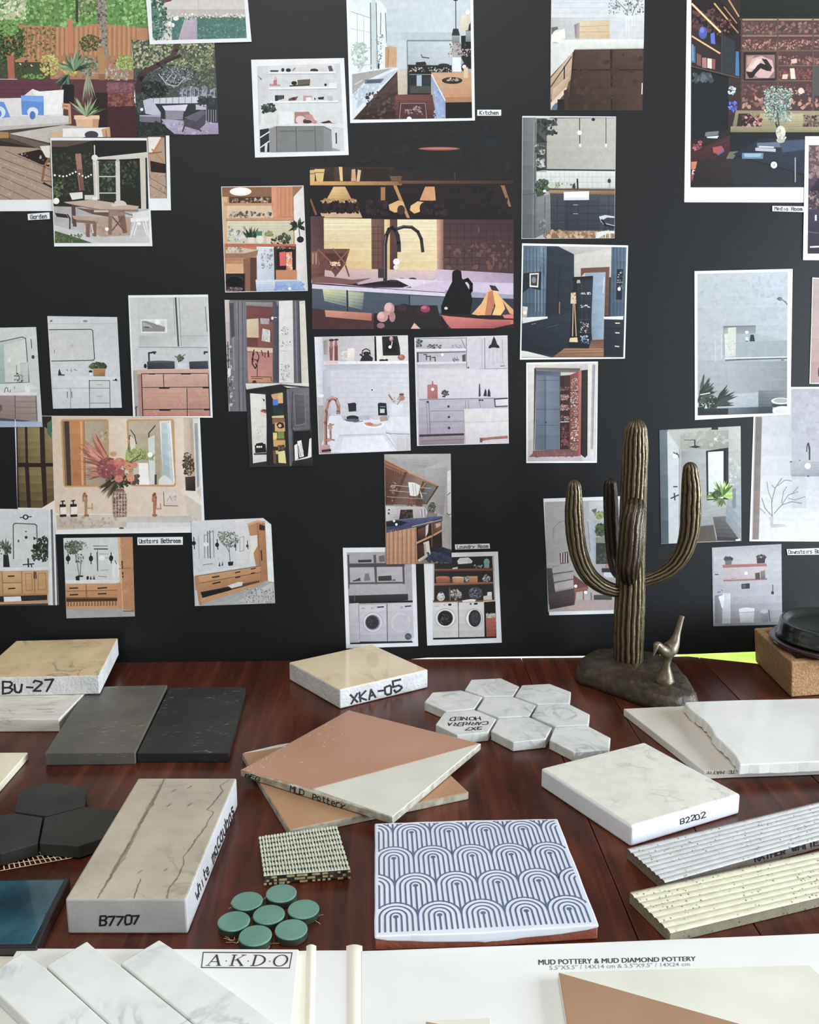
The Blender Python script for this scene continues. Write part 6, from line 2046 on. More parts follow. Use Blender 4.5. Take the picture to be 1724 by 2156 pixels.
photo('print of long angled oak vanity with patterned rug, corners clipped', F_,
 nums('1157 680 1592 663 1640 702 1664 1178 1178 1196'), nums('1157 680 1592 663 1640 702 1664 1178 1178 1196'), 2, '''
k d2d4d6 d6d6d8 d0d2d4 cbced0 1150 660 1660 660 1660 1000 1170 1000
k dcd8d8 d8d6d6 d4d4d4 d8d8d8 1420 665 1500 665 1510 930 1430 940
l 8a8d90 5 1235 760 1238 905
l 6a6e70 6 1255 745 1258 905
l 4a4e50 6 1268 740 1272 905
l 8a8d90 5 1240 770 1290 740 1295 900
l a0a4a6 4 1200 770 1205 905
o e8eaea 1245 822 16 14
o 22262a 1172 815 13 13
l 22262a 6 1172 780 1176 850
o 22262a 1313 825 12 14
l 22262a 6 1313 792 1318 852
o 3d4144 1422 832 8 10
l 3d4144 5 1424 785 1426 860
o 3d4144 1496 832 8 10
l 3d4144 5 1496 800 1500 850
S 70 5 14 1385 790 58 50 5d6a58 8a9484 3d4a3c a8b0a0
S 20 5 12 1340 770 26 30 6a7864 94a08c
l 6a6e60 4 1385 830 1392 930
l 6a6e60 4 1360 820 1388 870
p 22262a 1378 928 1412 926 1408 950 1382 952
p 2c3032 1322 955 1328 925 1334 955
p 2c3032 1340 952 1346 922 1350 950
l 8a8d90 5 1230 945 1285 940
o dcdcd6 1532 890 22 38
k e8e6de dcdad2 d0cec8 dcdad4 1515 870 1530 850 1560 920 1512 930
o dcd4d0 1470 890 18 28
l a8a090 4 1450 780 1475 775 1475 860 1452 865 1450 780
k d8dadb d4d6d6 c9cbcb cfd1d1 1168 998 1578 935 1578 955 1172 1015
k bb8352 b57c4c a8703e ac7644 1498 700 1560 678 1618 1040 1570 1060
k b57a4a ae7444 a06a3a a8703f 1555 680 1602 682 1620 1042 1580 1050
p d09868 1498 698 1558 675 1604 684 1602 692 1556 690 1500 712
p e4dccc 1510 772 1555 765 1558 830 1520 900
p 3d2a1e 1568 700 1602 710 1602 738 1568 735
l 8a5630 4 1556 690 1580 1050
l 2c2622 7 1580 860 1584 918
k c8945f c08a55 b07a46 b8824e 1180 1012 1576 950 1578 1030 1190 1100
k ba8450 b47e4a a8713e ac7642 1190 1060 1576 990 1578 1040 1195 1110
l 7a4f2a 4 1192 1060 1576 992
l 7a4f2a 4 1180 1015 1576 952
l 2c2622 8 1285 1022 1325 1015
l 2c2622 8 1288 1060 1332 1050
l 2c2622 7 1424 994 1452 988
l 2c2622 7 1425 1024 1452 1018
l 2c2622 6 1518 972 1545 966
l 2c2622 6 1520 998 1542 994
p b07a46 1180 1015 1200 1012 1222 1188 1190 1194
p 5a4030 1212 1110 1570 1040 1570 1060 1225 1150
p 241d1a 1215 1112 1400 1078 1400 1100 1225 1148
p d2d2ce 1375 1072 1440 1050 1468 1050 1465 1072 1400 1088
p c08a55 1212 1150 1576 1050 1580 1064 1220 1180
k a6a6a4 9c9c9a b0b0ae b8b8b6 1225 1182 1600 1060 1660 1060 1664 1190
k c0bfbc c8c7c4 b8b7b4 b0afad 1440 1165 1640 1055 1660 1060 1664 1180
s 60 5 14 1480 1090 1655 1178 7a7a7a d4d4d0 5d5d5f e0e0dc 98989a
p e4e6e6 1605 690 1640 705 1658 1050 1622 1045
p c0c4c4 1178 1100 1190 1100 1205 1192 1180 1194
''')
photo('print of grey mudroom cupboard with pegboard and whiteboard door', G_,
 nums('52 88 747 92 790 1050 88 1052'), None, 1, '''
r 6f6d73 40 80 800 1060
k cfc4bc c4b8b0 8a8684 a09a98 52 88 95 88 100 1050 88 1050
s 40 8 30 60 440 130 1000 5d5d60 8a8a8c d0ccc8 3d3d40 b0aeac
l 3a3a3e 8 80 450 92 980
p e0dcd8 78 680 105 675 105 740 82 760
k 7d7b82 6a686f 5d5b62 747279 90 98 190 98 235 1050 150 1050
k 85838a 74727a 67656c 78767d 150 100 240 100 250 1050 190 1050
l 4f4d54 8 170 105 180 1045
l 545259 7 205 108 215 1045
l 96949b 6 120 110 135 700
p 4a484f 92 120 130 110 140 400 110 420
p 55535a 240 100 505 96 505 150 245 140
k 9a9894 8a8884 7d7b7a 8a8886 235 105 500 110 470 150 240 135
k 7a3f3a 703836 663330 6a3532 240 140 470 150 468 500 245 490
k 8a5044 84493f 7a4238 804840 330 280 470 280 468 500 340 500
k d8c2a0 ceb894 c4ac88 cdb690 242 255 345 248 348 415 245 412
k b8b0b0 a8a0a2 a09898 b0a8aa 360 245 440 250 436 298 362 296
s 10 5 14 365 255 436 290 8a8488 c8c0c0
k d4d0cc dcd8d4 ccc8c4 c4c0bc 380 335 448 350 444 455 372 440
s 18 4 12 378 350 440 440 8a8684 a8a4a2 e4e0dc
l 4a3430 5 445 340 458 440
p d8b898 246 498 468 506 468 545 248 530
k b8766a b06e62 b87a6e c08478 248 540 468 545 468 780 254 780
l 33262a 9 308 520 295 560 300 620
l 33262a 8 330 535 350 580 340 620 310 600
l 2c2228 10 320 640 330 660 318 680 292 640 290 600 305 550
l 33262a 8 370 525 385 570
l 3d2c2c 8 400 545 402 585
l 33262a 12 428 530 432 580
l 33262a 6 335 600 335 760
k c88a60 c08256 b4764c bb7f54 268 750 450 750 465 800 258 802
l 4a2f26 6 285 765 380 768
l 4a2f26 6 280 750 455 755 455 790
o 3d2826 310 795 18 12
k 55555c 484850 3f3f46 4d4d54 468 110 515 104 520 800 470 800
k 8a888e 77757b 67656b 77757c 500 98 530 98 522 130 505 140
k e0ded8 dcdad4 d0cec9 d6d4ce 522 98 640 92 652 806 524 804
s 16 4 12 530 320 600 395 8a8a8e b8b8ba 6d6d72
s 16 4 12 528 430 625 495 8a8a8e b0b0b2 6d6d72
l a0a0a4 4 535 530 580 530
s 40 4 14 540 640 610 790 a8a8ac 8a8a90 c4c4c6
o e4e4e4 465 246 10 14
l d8d8d8 5 480 240 505 240
k 67656c 5a5860 4f4d55 5d5b62 642 92 700 95 715 806 655 806
l 85838a 7 665 100 680 800
l 3f3d44 6 690 100 708 800
k d8cfc0 dcd4c8 d4ccc0 ccc4b6 698 100 750 95 785 810 718 810
l a8a094 4 705 120 740 110
''')
photo('cut print of open black cupboard holding bins, below the mudroom print', G_,
 nums('231 810 780 808 813 1524 270 1534'), None, 2, '''
r 2f2e31 225 800 820 1540
k d4d2c8 dcdad0 d4d2c8 c8c6bc 232 810 780 808 782 840 240 862
p 3a393c 240 862 540 815 782 838 782 850 540 830 330 868
p 242326 235 868 540 822 600 850 600 880 420 880 250 900
k e2e0d4 dcdace cfcdc2 d4d2c6 272 895 405 905 430 1480 298 1500
p 2c2b2e 378 940 400 950 395 970
o a83c40 392 1052 30 20
p d4c8c0 355 1050 410 1070 405 1110 362 1080
p 4a2c30 375 1035 415 1040 420 1060
s 20 3 9 335 1170 390 1300 b0aea4 c4c2b8 a0a094
k 2c2d2e 232425 1c1d1e 222324 312 1345 405 1330 415 1405 318 1412
p 1c1c1e 325 1330 380 1320 395 1340 320 1350
o e4e4e0 335 1358 8 9
o e4e4e0 352 1358 8 9
o e4e4e0 370 1358 8 9
p 3d3b3a 300 1415 415 1408 418 1425 310 1428
r 242325 415 880 470 1520
p c8985c 455 905 550 888 558 980 500 985 460 930
p 2c6ac0 468 950 512 945 515 998 470 1000
p d8a868 515 900 555 890 558 980 520 975
k 233044 1f2b3a 2a3c30 26342c 470 1000 560 995 562 1080 472 1080
p d4b47c 460 1092 565 1085 565 1108 462 1108
r 8a5c34 465 1110 572 1160
p d09c58 485 1150 572 1145 575 1225 488 1225
p 2a2628 500 1165 520 1145 560 1150 570 1190 540 1200 515 1195
o d0b890 530 1175 14 14
p d8c468 470 1235 505 1235 508 1298 472 1298
p 7a8a3c 510 1225 565 1225 568 1285 512 1285
p e0c870 475 1245 500 1245 502 1290 478 1290
r 6a4a2c 500 1285 570 1305
p cc9850 472 1300 575 1300 578 1360 476 1355
p 3a3430 510 1345 570 1340 572 1390 520 1390
s 10 6 14 515 1345 565 1390 8a6a3a c8a058 2c2826
p e0d088 515 1400 572 1390 585 1500 518 1495
p d8b468 490 1390 515 1390 518 1420 492 1420
p 6a4a30 470 1390 495 1395 500 1500 475 1500
k 2a292c 333235 29282b 201f22 560 870 600 860 625 1520 590 1520
k 77757a 5d5b60 545256 67656a 590 860 622 858 650 1520 615 1525
k 6a686c 77757a 5d5b60 555357 615 850 782 845 790 1190 640 1200
k 5d5b5f 67656a 504e52 4a484c 650 900 745 908 750 1150 665 1170
l 8a888c 4 650 900 745 908 752 1160 665 1175 650 900
l 3a393c 6 640 880 632 1195
k 77757a 6a686c 4a484c 555357 640 1195 790 1190 792 1215 650 1222
r 1d1d1f 650 1222 805 1450
p e8e6e0 655 1345 680 1330 690 1460 660 1475
p f0eee8 680 1310 715 1300 738 1440 700 1450
p d4d2c8 700 1330 715 1325 735 1400 720 1450
l 3d3c3e 5 690 1350 712 1440
p e4e2da 785 1290 802 1280 804 1440 772 1440
p e4e2da 655 1475 790 1435 805 1445 700 1478
k 2c2b2e 333235 1f1f21 1c1c1e 640 1480 808 1450 812 1524 630 1528
''', '2c2b2d')
photo('print of white sink with copper tap under a shelf with black kettle', G_,
 nums('828 408 1636 394 1660 1390 868 1422'), nums('832 410 1634 398 1656 1388 872 1418'), 1, '''
k d0ccd0 cdc8c8 c9c6c8 c6c4c8 825 390 1665 390 1665 1000 860 1000
k e4e4e8 cfccd2 c6c4cc dcdce2 830 405 900 405 910 920 850 930
k b8b0b4 cdc4c4 cfc6c6 c0b8bc 895 405 1350 400 1350 620 905 620
H bab2b2 2 440 610 42 900 1350
k 8a807e a09694 b0a8a6 968c8a 905 440 945 430 945 560 910 560
p 8a4f44 955 490 990 490 985 612 962 612
p a8665a 960 440 985 440 988 500 960 500
o 3d2c2c 976 436 24 10
p 7a4038 1000 480 1030 480 1032 612 1002 612
p 95564a 1008 430 1022 430 1026 490 1002 490
o 3d2c2c 1018 432 20 8
k ece6de e4dcd2 d2cac0 dcd4ca 1112 515 1178 510 1172 632 1115 632
o e8e2da 1144 512 33 8
l dcd4cc 16 1110 535 1075 540 1065 575 1085 600 1112 598
p 2b2b2e 1222 618 1232 590 1260 560 1300 560 1335 590 1330 622
l 2b2b2e 9 1240 560 1245 525 1275 510 1305 525 1312 560
l 2b2b2e 14 1225 560 1250 580
o 2b2b2e 1278 550 30 16
p 1c1c1e 1346 402 1360 402 1368 618 1350 618
k e8e2da e4dcd4 dcd6ce e0d8d0 1362 402 1625 396 1625 610 1370 615
p 26282a 1412 404 1560 398 1572 568 1420 570
p 1b1e1f 1450 460 1470 440 1520 440 1545 480 1550 540 1430 545
o a8706c 1492 425 18 22
o d0a098 1490 418 12 14
o f4f4f0 1482 495 14 14
l d8ccc4 8 1500 450 1495 480
p d8d4cc 1545 398 1632 396 1632 600 1580 560
o a85a40 1580 585 32 26
o c07a5c 1574 576 16 12
o 1f1f22 1415 610 28 10
o 1f1f22 1452 608 14 10
k ecebee f0eff0 e8e6e8 e2e0e4 915 622 1640 614 1642 640 915 645
p e4b8b4 918 618 1030 616 1030 640 920 642
k b4b2ba c4c2c8 d0ced2 c0bec4 915 645 1642 640 1644 690 925 700
k cfccd2 d6d4d6 d2d0d4 c6c4cc 960 700 1645 680 1655 1100 970 1090
H bdbbc0 3 720 1080 42 985 1650
V c6c4c8 2 1020 1640 90 720 1080
k bcbac4 c6c4cc b8b6c0 b0aeba 900 690 965 690 975 1090 905 1040
p e8e8ec 860 900 910 905 905 930 862 930
o 3a3a3e 1326 866 7 7
p 2b2b2f 1118 985 1140 980 1175 975 1190 985 1190 1050 1125 1055
p 1f1f22 1115 980 1135 985 1130 1000 1118 995
p 24272c 1376 985 1392 976 1450 980 1458 1085 1380 1088
r c8ccd0 1395 1030 1435 1065
l d0d4d8 3 1395 1010 1440 1012
k e4e6ea dcdee2 c9ccd2 d4d6da 1490 990 1595 985 1602 1100 1505 1105
p d0d2d8 1470 1000 1495 1000 1510 1105 1485 1100
p c8a890 1465 905 1480 900 1510 950 1540 990 1515 980 1480 940
l 8a6a5c 10 1470 910 1500 950
o a87c70 1582 935 28 26
o 6a5450 1582 905 22 10
l 9a7a6c 9 1575 950 1545 990
s 12 6 14 1510 930 1560 980 d0b8a8 8a7068 e4dcd4
k dcdce2 e0dfe4 e4e3e6 d8d8de 960 1090 1650 1100 1655 1400 870 1410
p b8b6bc 1060 1090 1480 1085 1470 1120 1080 1130
o 2b2b2f 1158 1108 54 22
o 5d5d62 1158 1128 62 14
l 6a6a70 7 1090 1120 1180 1145 1245 1135
o ecebee 1340 1165 90 34
o c4a49c 1345 1160 66 22
p d07a5c 1255 1150 1290 1145 1340 1160 1330 1180 1280 1175
o b86a50 1310 1160 22 12
o dcdce4 1360 1125 58 36
o c9c9d2 1360 1105 54 18
p b09484 1390 1100 1450 1090 1468 1130 1400 1140
k c8cad2 d2d4da e4e5ea dcdce2 1040 1250 1440 1240 1550 1392 1000 1408
k dfe0e6 e6e6ea eeeef2 e6e6ec 1080 1275 1420 1262 1510 1392 1050 1405
l b0b2ba 5 1045 1260 1440 1245 1545 1390
k e0e0e4 e4e4e8 d0d0d6 c8c8ce 1440 1215 1652 1200 1652 1245 1450 1245
l 6a6a70 5 1445 1235 1480 1245 1652 1248
k d8d4d6 d0ccce c8c4c6 ccc8ca 1480 1255 1655 1255 1656 1390 1550 1392
V b0acb0 3 1550 1640 80 1270 1390
l a07468 34 925 1390 920 1150 925 1050 950 960 985 935
l a07468 30 985 935 1015 950 1035 1000 1038 1060
l d0a494 9 912 1380 908 1150 915 1040 945 950 985 925
l d0a494 8 990 928 1020 948 1040 1000
l 5d3d38 8 935 1390 932 1150 940 1050
r 8a5c50 1018 1045 1050 1075
l d8b4a4 4 985 1060 1045 1065
l a07468 18 965 1160 970 1290
l a07468 12 945 1175 995 1165
o b88474 965 1190 20 22
l a07468 14 945 1290 1000 1300
o b88474 950 1300 18 14
k c4a49a b89488 a07c70 b08c80 860 1340 960 1340 970 1410 870 1412
p 3d2c2a 890 1385 970 1375 975 1395 895 1405
''')
photo('print of pale lilac kitchen drawers with copper chopping board', H_,
 nums('44 758 748 741 758 1558 64 1576'), nums('50 760 746 746 754 1556 70 1572'), 1, '''
k cbc4c8 d0c9ca ccc5c8 c6bfc4 40 740 760 740 760 1580 60 1580
k c8c2c4 ccc6c8 b8b2b6 b4aeb2 60 760 430 755 435 840 60 840
l 6a666a 4 50 765 430 760
k 8a8488 b0aaae b8b2b6 989296 60 770 100 770 105 835 60 835
s 16 6 18 55 775 100 835 2f5a4a 4a4a50 33383d 6a6a70
s 24 6 14 140 810 250 838 4a464a 6d686c 8a8488 3a363a
s 12 5 12 330 810 400 836 8a8488 b8b2b6 6d686c
l 777276 5 400 770 430 840
k e0dadc e4dee0 d4ced0 d0cacc 55 846 435 840 436 856 58 864
k b4aeb2 c0babd c4bec1 b0aaae 62 862 432 858 434 940 64 945
p 3f3b3f 62 868 75 868 76 945 64 945
p 6d686c 75 868 432 860 432 868 76 878
l 4a464a 8 115 885 135 885 135 925
l 4a464a 8 140 900 165 898 165 930
l 4a464a 8 178 908 200 906 202 935
o f4f0f0 256 886 11 11
s 10 6 14 330 905 380 938 4a464a 6d686c 8a8488
l 8a8488 4 355 870 395 868
p 555054 405 890 432 880 432 940 408 940
k dcd6d8 e0dadc d0cacc ccc6c8 64 944 436 938 437 952 66 962
k a8a2a6 bcb6ba ccc6c8 bab4b8 66 962 437 954 438 990 70 990
k cec7ca cbc4c7 c6bfc3 c9c2c5 438 755 748 745 750 990 440 995
l 8a8488 6 437 755 440 1000
l 7d777b 5 575 760 577 990
l a49ea2 4 555 765 556 985
V b4aeb2 4 610 720 30 775 950
l 979195 4 710 770 712 950
l 8a8488 4 440 998 750 990
o 3a363a 452 984 6 7
l 3a363a 5 695 972 725 970
p 2a282a 640 758 652 757 665 790 668 805 685 820 688 836 604 838 608 820 625 806 630 785
l 2a282a 6 645 745 645 765
o c8c0bc 646 838 24 6
k d2cbcd d6cfd0 d0c9cc ccc5c8 75 990 750 998 752 1215 78 1215
p a8605a 142 1115 175 1110 178 1085 186 1085 188 1110 218 1115 222 1220 142 1220
k b8706a b06862 9a5650 a4605a 144 1118 216 1116 220 1218 144 1218
o f0e8e4 182 1148 12 12
S 26 5 13 268 1180 18 28 3a3c34 5d5f54 26282a
s 14 5 12 280 1160 305 1195 4a4c44 6d6f64 2c2e2c
p 3f3b3f 532 1110 540 1105 546 1200 530 1205
p 2f3338 565 1200 575 1160 582 1140 590 1165 592 1202
p 2f3338 595 1202 600 1160 608 1140 618 1170 620 1205
k bcb4c0 b8b0bc aea6b4 b2aab8 78 1222 750 1210 755 1300 80 1490
l 6d6870 5 80 1226 645 1216
k b4acb8 b8b0bc a49ca8 a098a4 78 1230 440 1225 430 1480 80 1490
l 7d7782 4 135 1240 145 1485
l 6d6772 5 152 1240 165 1480
l 7d7782 4 162 1312 430 1310
l 7d7782 4 165 1395 425 1390
l 7d7782 4 430 1230 432 1300
o 3a363c 145 1244 8 9
o 3a363c 302 1278 9 9
o 3a363c 305 1358 9 9
o 3a363c 306 1440 10 10
l 7d7782 4 450 1232 455 1290
l 7d7782 4 530 1225 545 1285
o 3a363c 540 1230 8 7
o 3a363c 558 1230 8 7
l 2f2b2f 9 648 1222 748 1216
l 3a363c 7 650 1222 655 1280 748 1275
k d4cdd0 dad3d5 d8d1d3 d0c9cc 660 1228 748 1222 750 1268 662 1272
p 3d3840 80 1490 420 1480 420 1498 80 1510
k 9a8a90 a09096 8a7c82 847680 80 1508 420 1496 420 1560 80 1572
l 6d606a 4 100 1540 420 1525
k d8d2d0 dcd6d2 d8d0d0 d4cccc 418 1296 752 1290 755 1558 422 1560
k dcd6d6 e0dad8 d6cfd0 d0c9cb 425 1400 752 1390 755 1556 430 1556
l c0b8ba 4 425 1400 752 1388
l a49c9e 5 418 1298 428 1558
p a4665c 538 1515 600 1512 748 1498 752 1520 620 1528 560 1538 540 1548
p 7a4a44 538 1515 560 1522 558 1550 540 1550
''')
photo('white bordered print of navy pantry room with open pantry drawer', H_,
 nums('858 44 1660 60 1636 916 842 924'), nums('868 62 1648 74 1624 906 852 908'), 1, '''
r 2a323b 840 50 1660 920
k b8b4ae c0bbb4 b4afa8 a8a49e 1120 62 1540 68 1530 130 1250 130
k c4bfb6 cac4ba c2bcb2 b8b2a8 1250 130 1535 80 1530 300 1252 300
k 4f6474 6a8296 4a5f70 3a4c5a 870 65 1048 68 1035 600 862 600
k 7d96a6 5d7688 3a4c5a 556c7c 990 68 1040 68 1030 300 985 250
V 33424e 4 890 1040 26 75 590
V 8aa0ae 3 960 1030 24 240 560
p 1f262c 870 270 1005 258 1000 400 915 380 862 420
p d8d4c8 915 272 985 268 980 378 915 374
p 3a3d40 924 282 976 279 972 366 924 362
o 7d7f80 948 322 16 24
k 272f37 2b343d 232b33 20272e 1045 68 1252 130 1245 640 1035 600
k 2f3842 333d47 262e37 232b33 1045 68 1130 66 1252 128 1160 140
l 161b20 4 1140 240 1130 620
l 8a6a44 8 1142 490 1140 575
k 262e36 2a333c 20272f 1d242b 1050 600 1245 560 1230 850 1080 895
k 22292f 262e35 1d2429 1b2127 855 650 1060 610 1090 890 855 860
l 3d4852 5 1050 680 1130 660
k dcd8d2 e4e0da d0ccc6 c8c4be 860 605 1050 598 1052 612 862 650
k c4b8ac dcd8d2 b0a49a a89c92 862 520 900 525 895 600 860 605
o f4f0e8 878 568 12 14
l 8a6a44 5 930 656 960 650
p 6a4430 1302 232 1520 222 1510 590 1480 590 1490 262 1330 268 1302 300
k 6a4430 75503a 5a3a28 543626 1490 230 1520 224 1508 590 1478 590
k 8a9cac 98aab8 8a9aa8 748694 1335 268 1490 262 1475 770 1390 775
l e0dcd4 4 1480 300 1470 420
p 15191e 1240 300 1395 290 1395 320 1240 330
k 1c2127 20262d 181d23 161b20 1250 310 1395 300 1375 840 1210 830
k 272e36 2a323b 1f262d 1b2127 1275 330 1390 320 1380 700 1290 710
H 3a4550 4 430 720 96 1290 1385
V 333d47 3 1310 1390 36 320 720
s 14 4 9 1300 415 1380 430 e8e8e8 a8acb0 d8d0c8
s 12 4 9 1300 510 1370 528 e8e8e8 a8acb0 c8ccd0
p b89a7c 1270 345 1300 345 1295 320 1275 322
p d8b888 1228 420 1265 415 1268 500 1225 500
s 10 5 12 1230 420 1265 490 2a2c30 e8d8b8
l c09a68 7 1245 500 1240 745
l c09a68 7 1255 500 1268 745
p d8c088 1220 760 1275 755 1280 792 1215 790
s 22 4 10 1300 640 1360 720 c8605a d8d4d0 8a9aa8 e8e8e8 5a6a74
s 30 5 12 1300 740 1365 800 4a6a84 8aa8bc c8d4dc 2d3d4a
k 4a6070 566e80 445868 3d5060 1535 70 1646 75 1630 600 1525 595
V 2f3d48 4 1550 1640 26 75 590
p 1d242b 1575 240 1622 238 1612 470 1568 470
s 16 6 14 1580 250 1618 400 b0a898 d8d0c4 5d5850 3a3d40
o e8e0d4 1592 390 12 14
l b8a898 4 1575 340 1618 338
k e0dcd6 e8e4de d0ccc6 ccc8c2 1475 600 1625 595 1622 622 1478 618
k 222a33 28313b 1d242c 1a2028 1478 620 1622 622 1615 900 1475 890
H 12171c 3 690 860 90 1480 1618
l d8c8a8 8 1565 648 1595 648
l d8c8a8 8 1565 720 1592 722
l d8c8a8 8 1562 822 1590 825
k 5a3c2c 6a4632 7a5238 8a6244 1380 775 1475 770 1475 850 1360 850
k 94683f a87a4c 8a5f3a 7a5232 1180 838 1475 840 1475 902 1090 905
l 6a4628 4 1130 880 1475 870
l 6a4628 4 1180 855 1475 850
k d8d4cc dcd8d0 d0ccc4 ccc8c0 852 855 900 862 1070 905 852 905
''', '2a323b')
photo('white bordered print of blue grey pantry with spice rack door ajar', H_,
 nums('890 946 1432 938 1424 1704 890 1706'), nums('900 958 1424 952 1414 1690 902 1692'), 1, '''
k c4bfb8 b8b2ac c8c2bc ccc6c0 890 940 1440 940 1430 1700 890 1700
k 5d5854 4f4a48 6d6862 8a847e 950 985 1300 985 1290 1020 970 1020
k d2ccc2 d8d2c8 c4beb6 bab4ac 905 955 955 955 950 1650 905 1690
k d8d0c4 ccc4b8 b8b0a6 c4bcb0 955 955 1330 955 1310 990 960 985
k d8d2c6 dcd6ca d0cac0 ccc6bc 1355 955 1420 955 1405 1690 1360 1640
k a8a2a8 8a8490 98929c b0aab0 1388 960 1412 960 1395 1600 1375 1600
p 3a3632 950 985 965 1000 950 1620 945 1620
k 6a7482 5d6674 505a68 5a6472 965 1020 1145 1040 1140 1605 955 1610
l 3d4654 4 1030 1040 1035 1600
k 747f8e 67717f 596371 636d7b 1045 1050 1140 1055 1135 1600 1040 1600
k 6f7987 626c7a 555f6d 5f6977 970 1050 1025 1055 1030 1600 962 1600
H 424b58 3 1080 1080 1 970 1140
H 424b58 4 1300 1300 1 965 1140
H 424b58 4 1420 1420 1 965 1140
o 2a2c30 1040 1400 5 6
k 4a5360 54606d 5d6875 4f5864 965 1008 1150 1015 1150 1045 965 1040
k 3a2424 422826 331f20 2d1c1d 1145 1045 1225 1040 1215 1600 1142 1605
s 20 6 14 1150 1130 1210 1160 6a4644 b08a84 2a1a1c 8a5c58
s 26 6 14 1150 1190 1212 1230 9a6a64 c8a8a0 4a2c2c
s 26 6 14 1150 1265 1212 1305 8a4c48 b87870 d8c0b8 4a2c2c
s 26 6 14 1150 1350 1212 1385 3d4a54 8a5c58 d0c0b8 2a1c1e
l c8b8b0 6 1148 1395 1212 1393
s 30 8 20 1152 1420 1208 1580 6a3434 8a4844 4f2828 7d3e3c
H 2a1a1c 5 1460 1580 58 1148 1212
k a8544a b86458 a04c44 94463f 1285 1010 1308 1000 1302 1655 1285 1650
k 7a3a36 8a4440 8a423d 703431 1222 1040 1285 1012 1285 1650 1215 1600
s 60 6 15 1228 1060 1282 1360 d0c0ac e8dccc 5d3432 8a9a8a c47868 a8b0a8 3d2a2a
s 60 6 15 1226 1370 1282 1610 c8b89c d8ccb0 5d4a30 a89468 e4d8c0 3a2c22
H 3d1f1f 5 1165 1600 95 1222 1284
p 26221f 1308 1005 1355 1000 1352 1680 1300 1640
k 2c2826 36322f 2c2826 23201e 1312 1015 1345 1010 1342 1660 1308 1640
k 8a5a58 7d4c4e 6a4042 784a4c 910 1660 960 1612 1215 1600 1290 1655
s 26 6 24 950 1620 1260 1665 94625f 6d4244 805250
k d4ced0 dcd6d8 d0cacc c8c2c4 1360 1640 1400 1620 1414 1690 1310 1690
k c4b8b8 bcaeb0 b8a8aa c0b4b4 905 1665 1300 1660 1320 1690 905 1690
''')
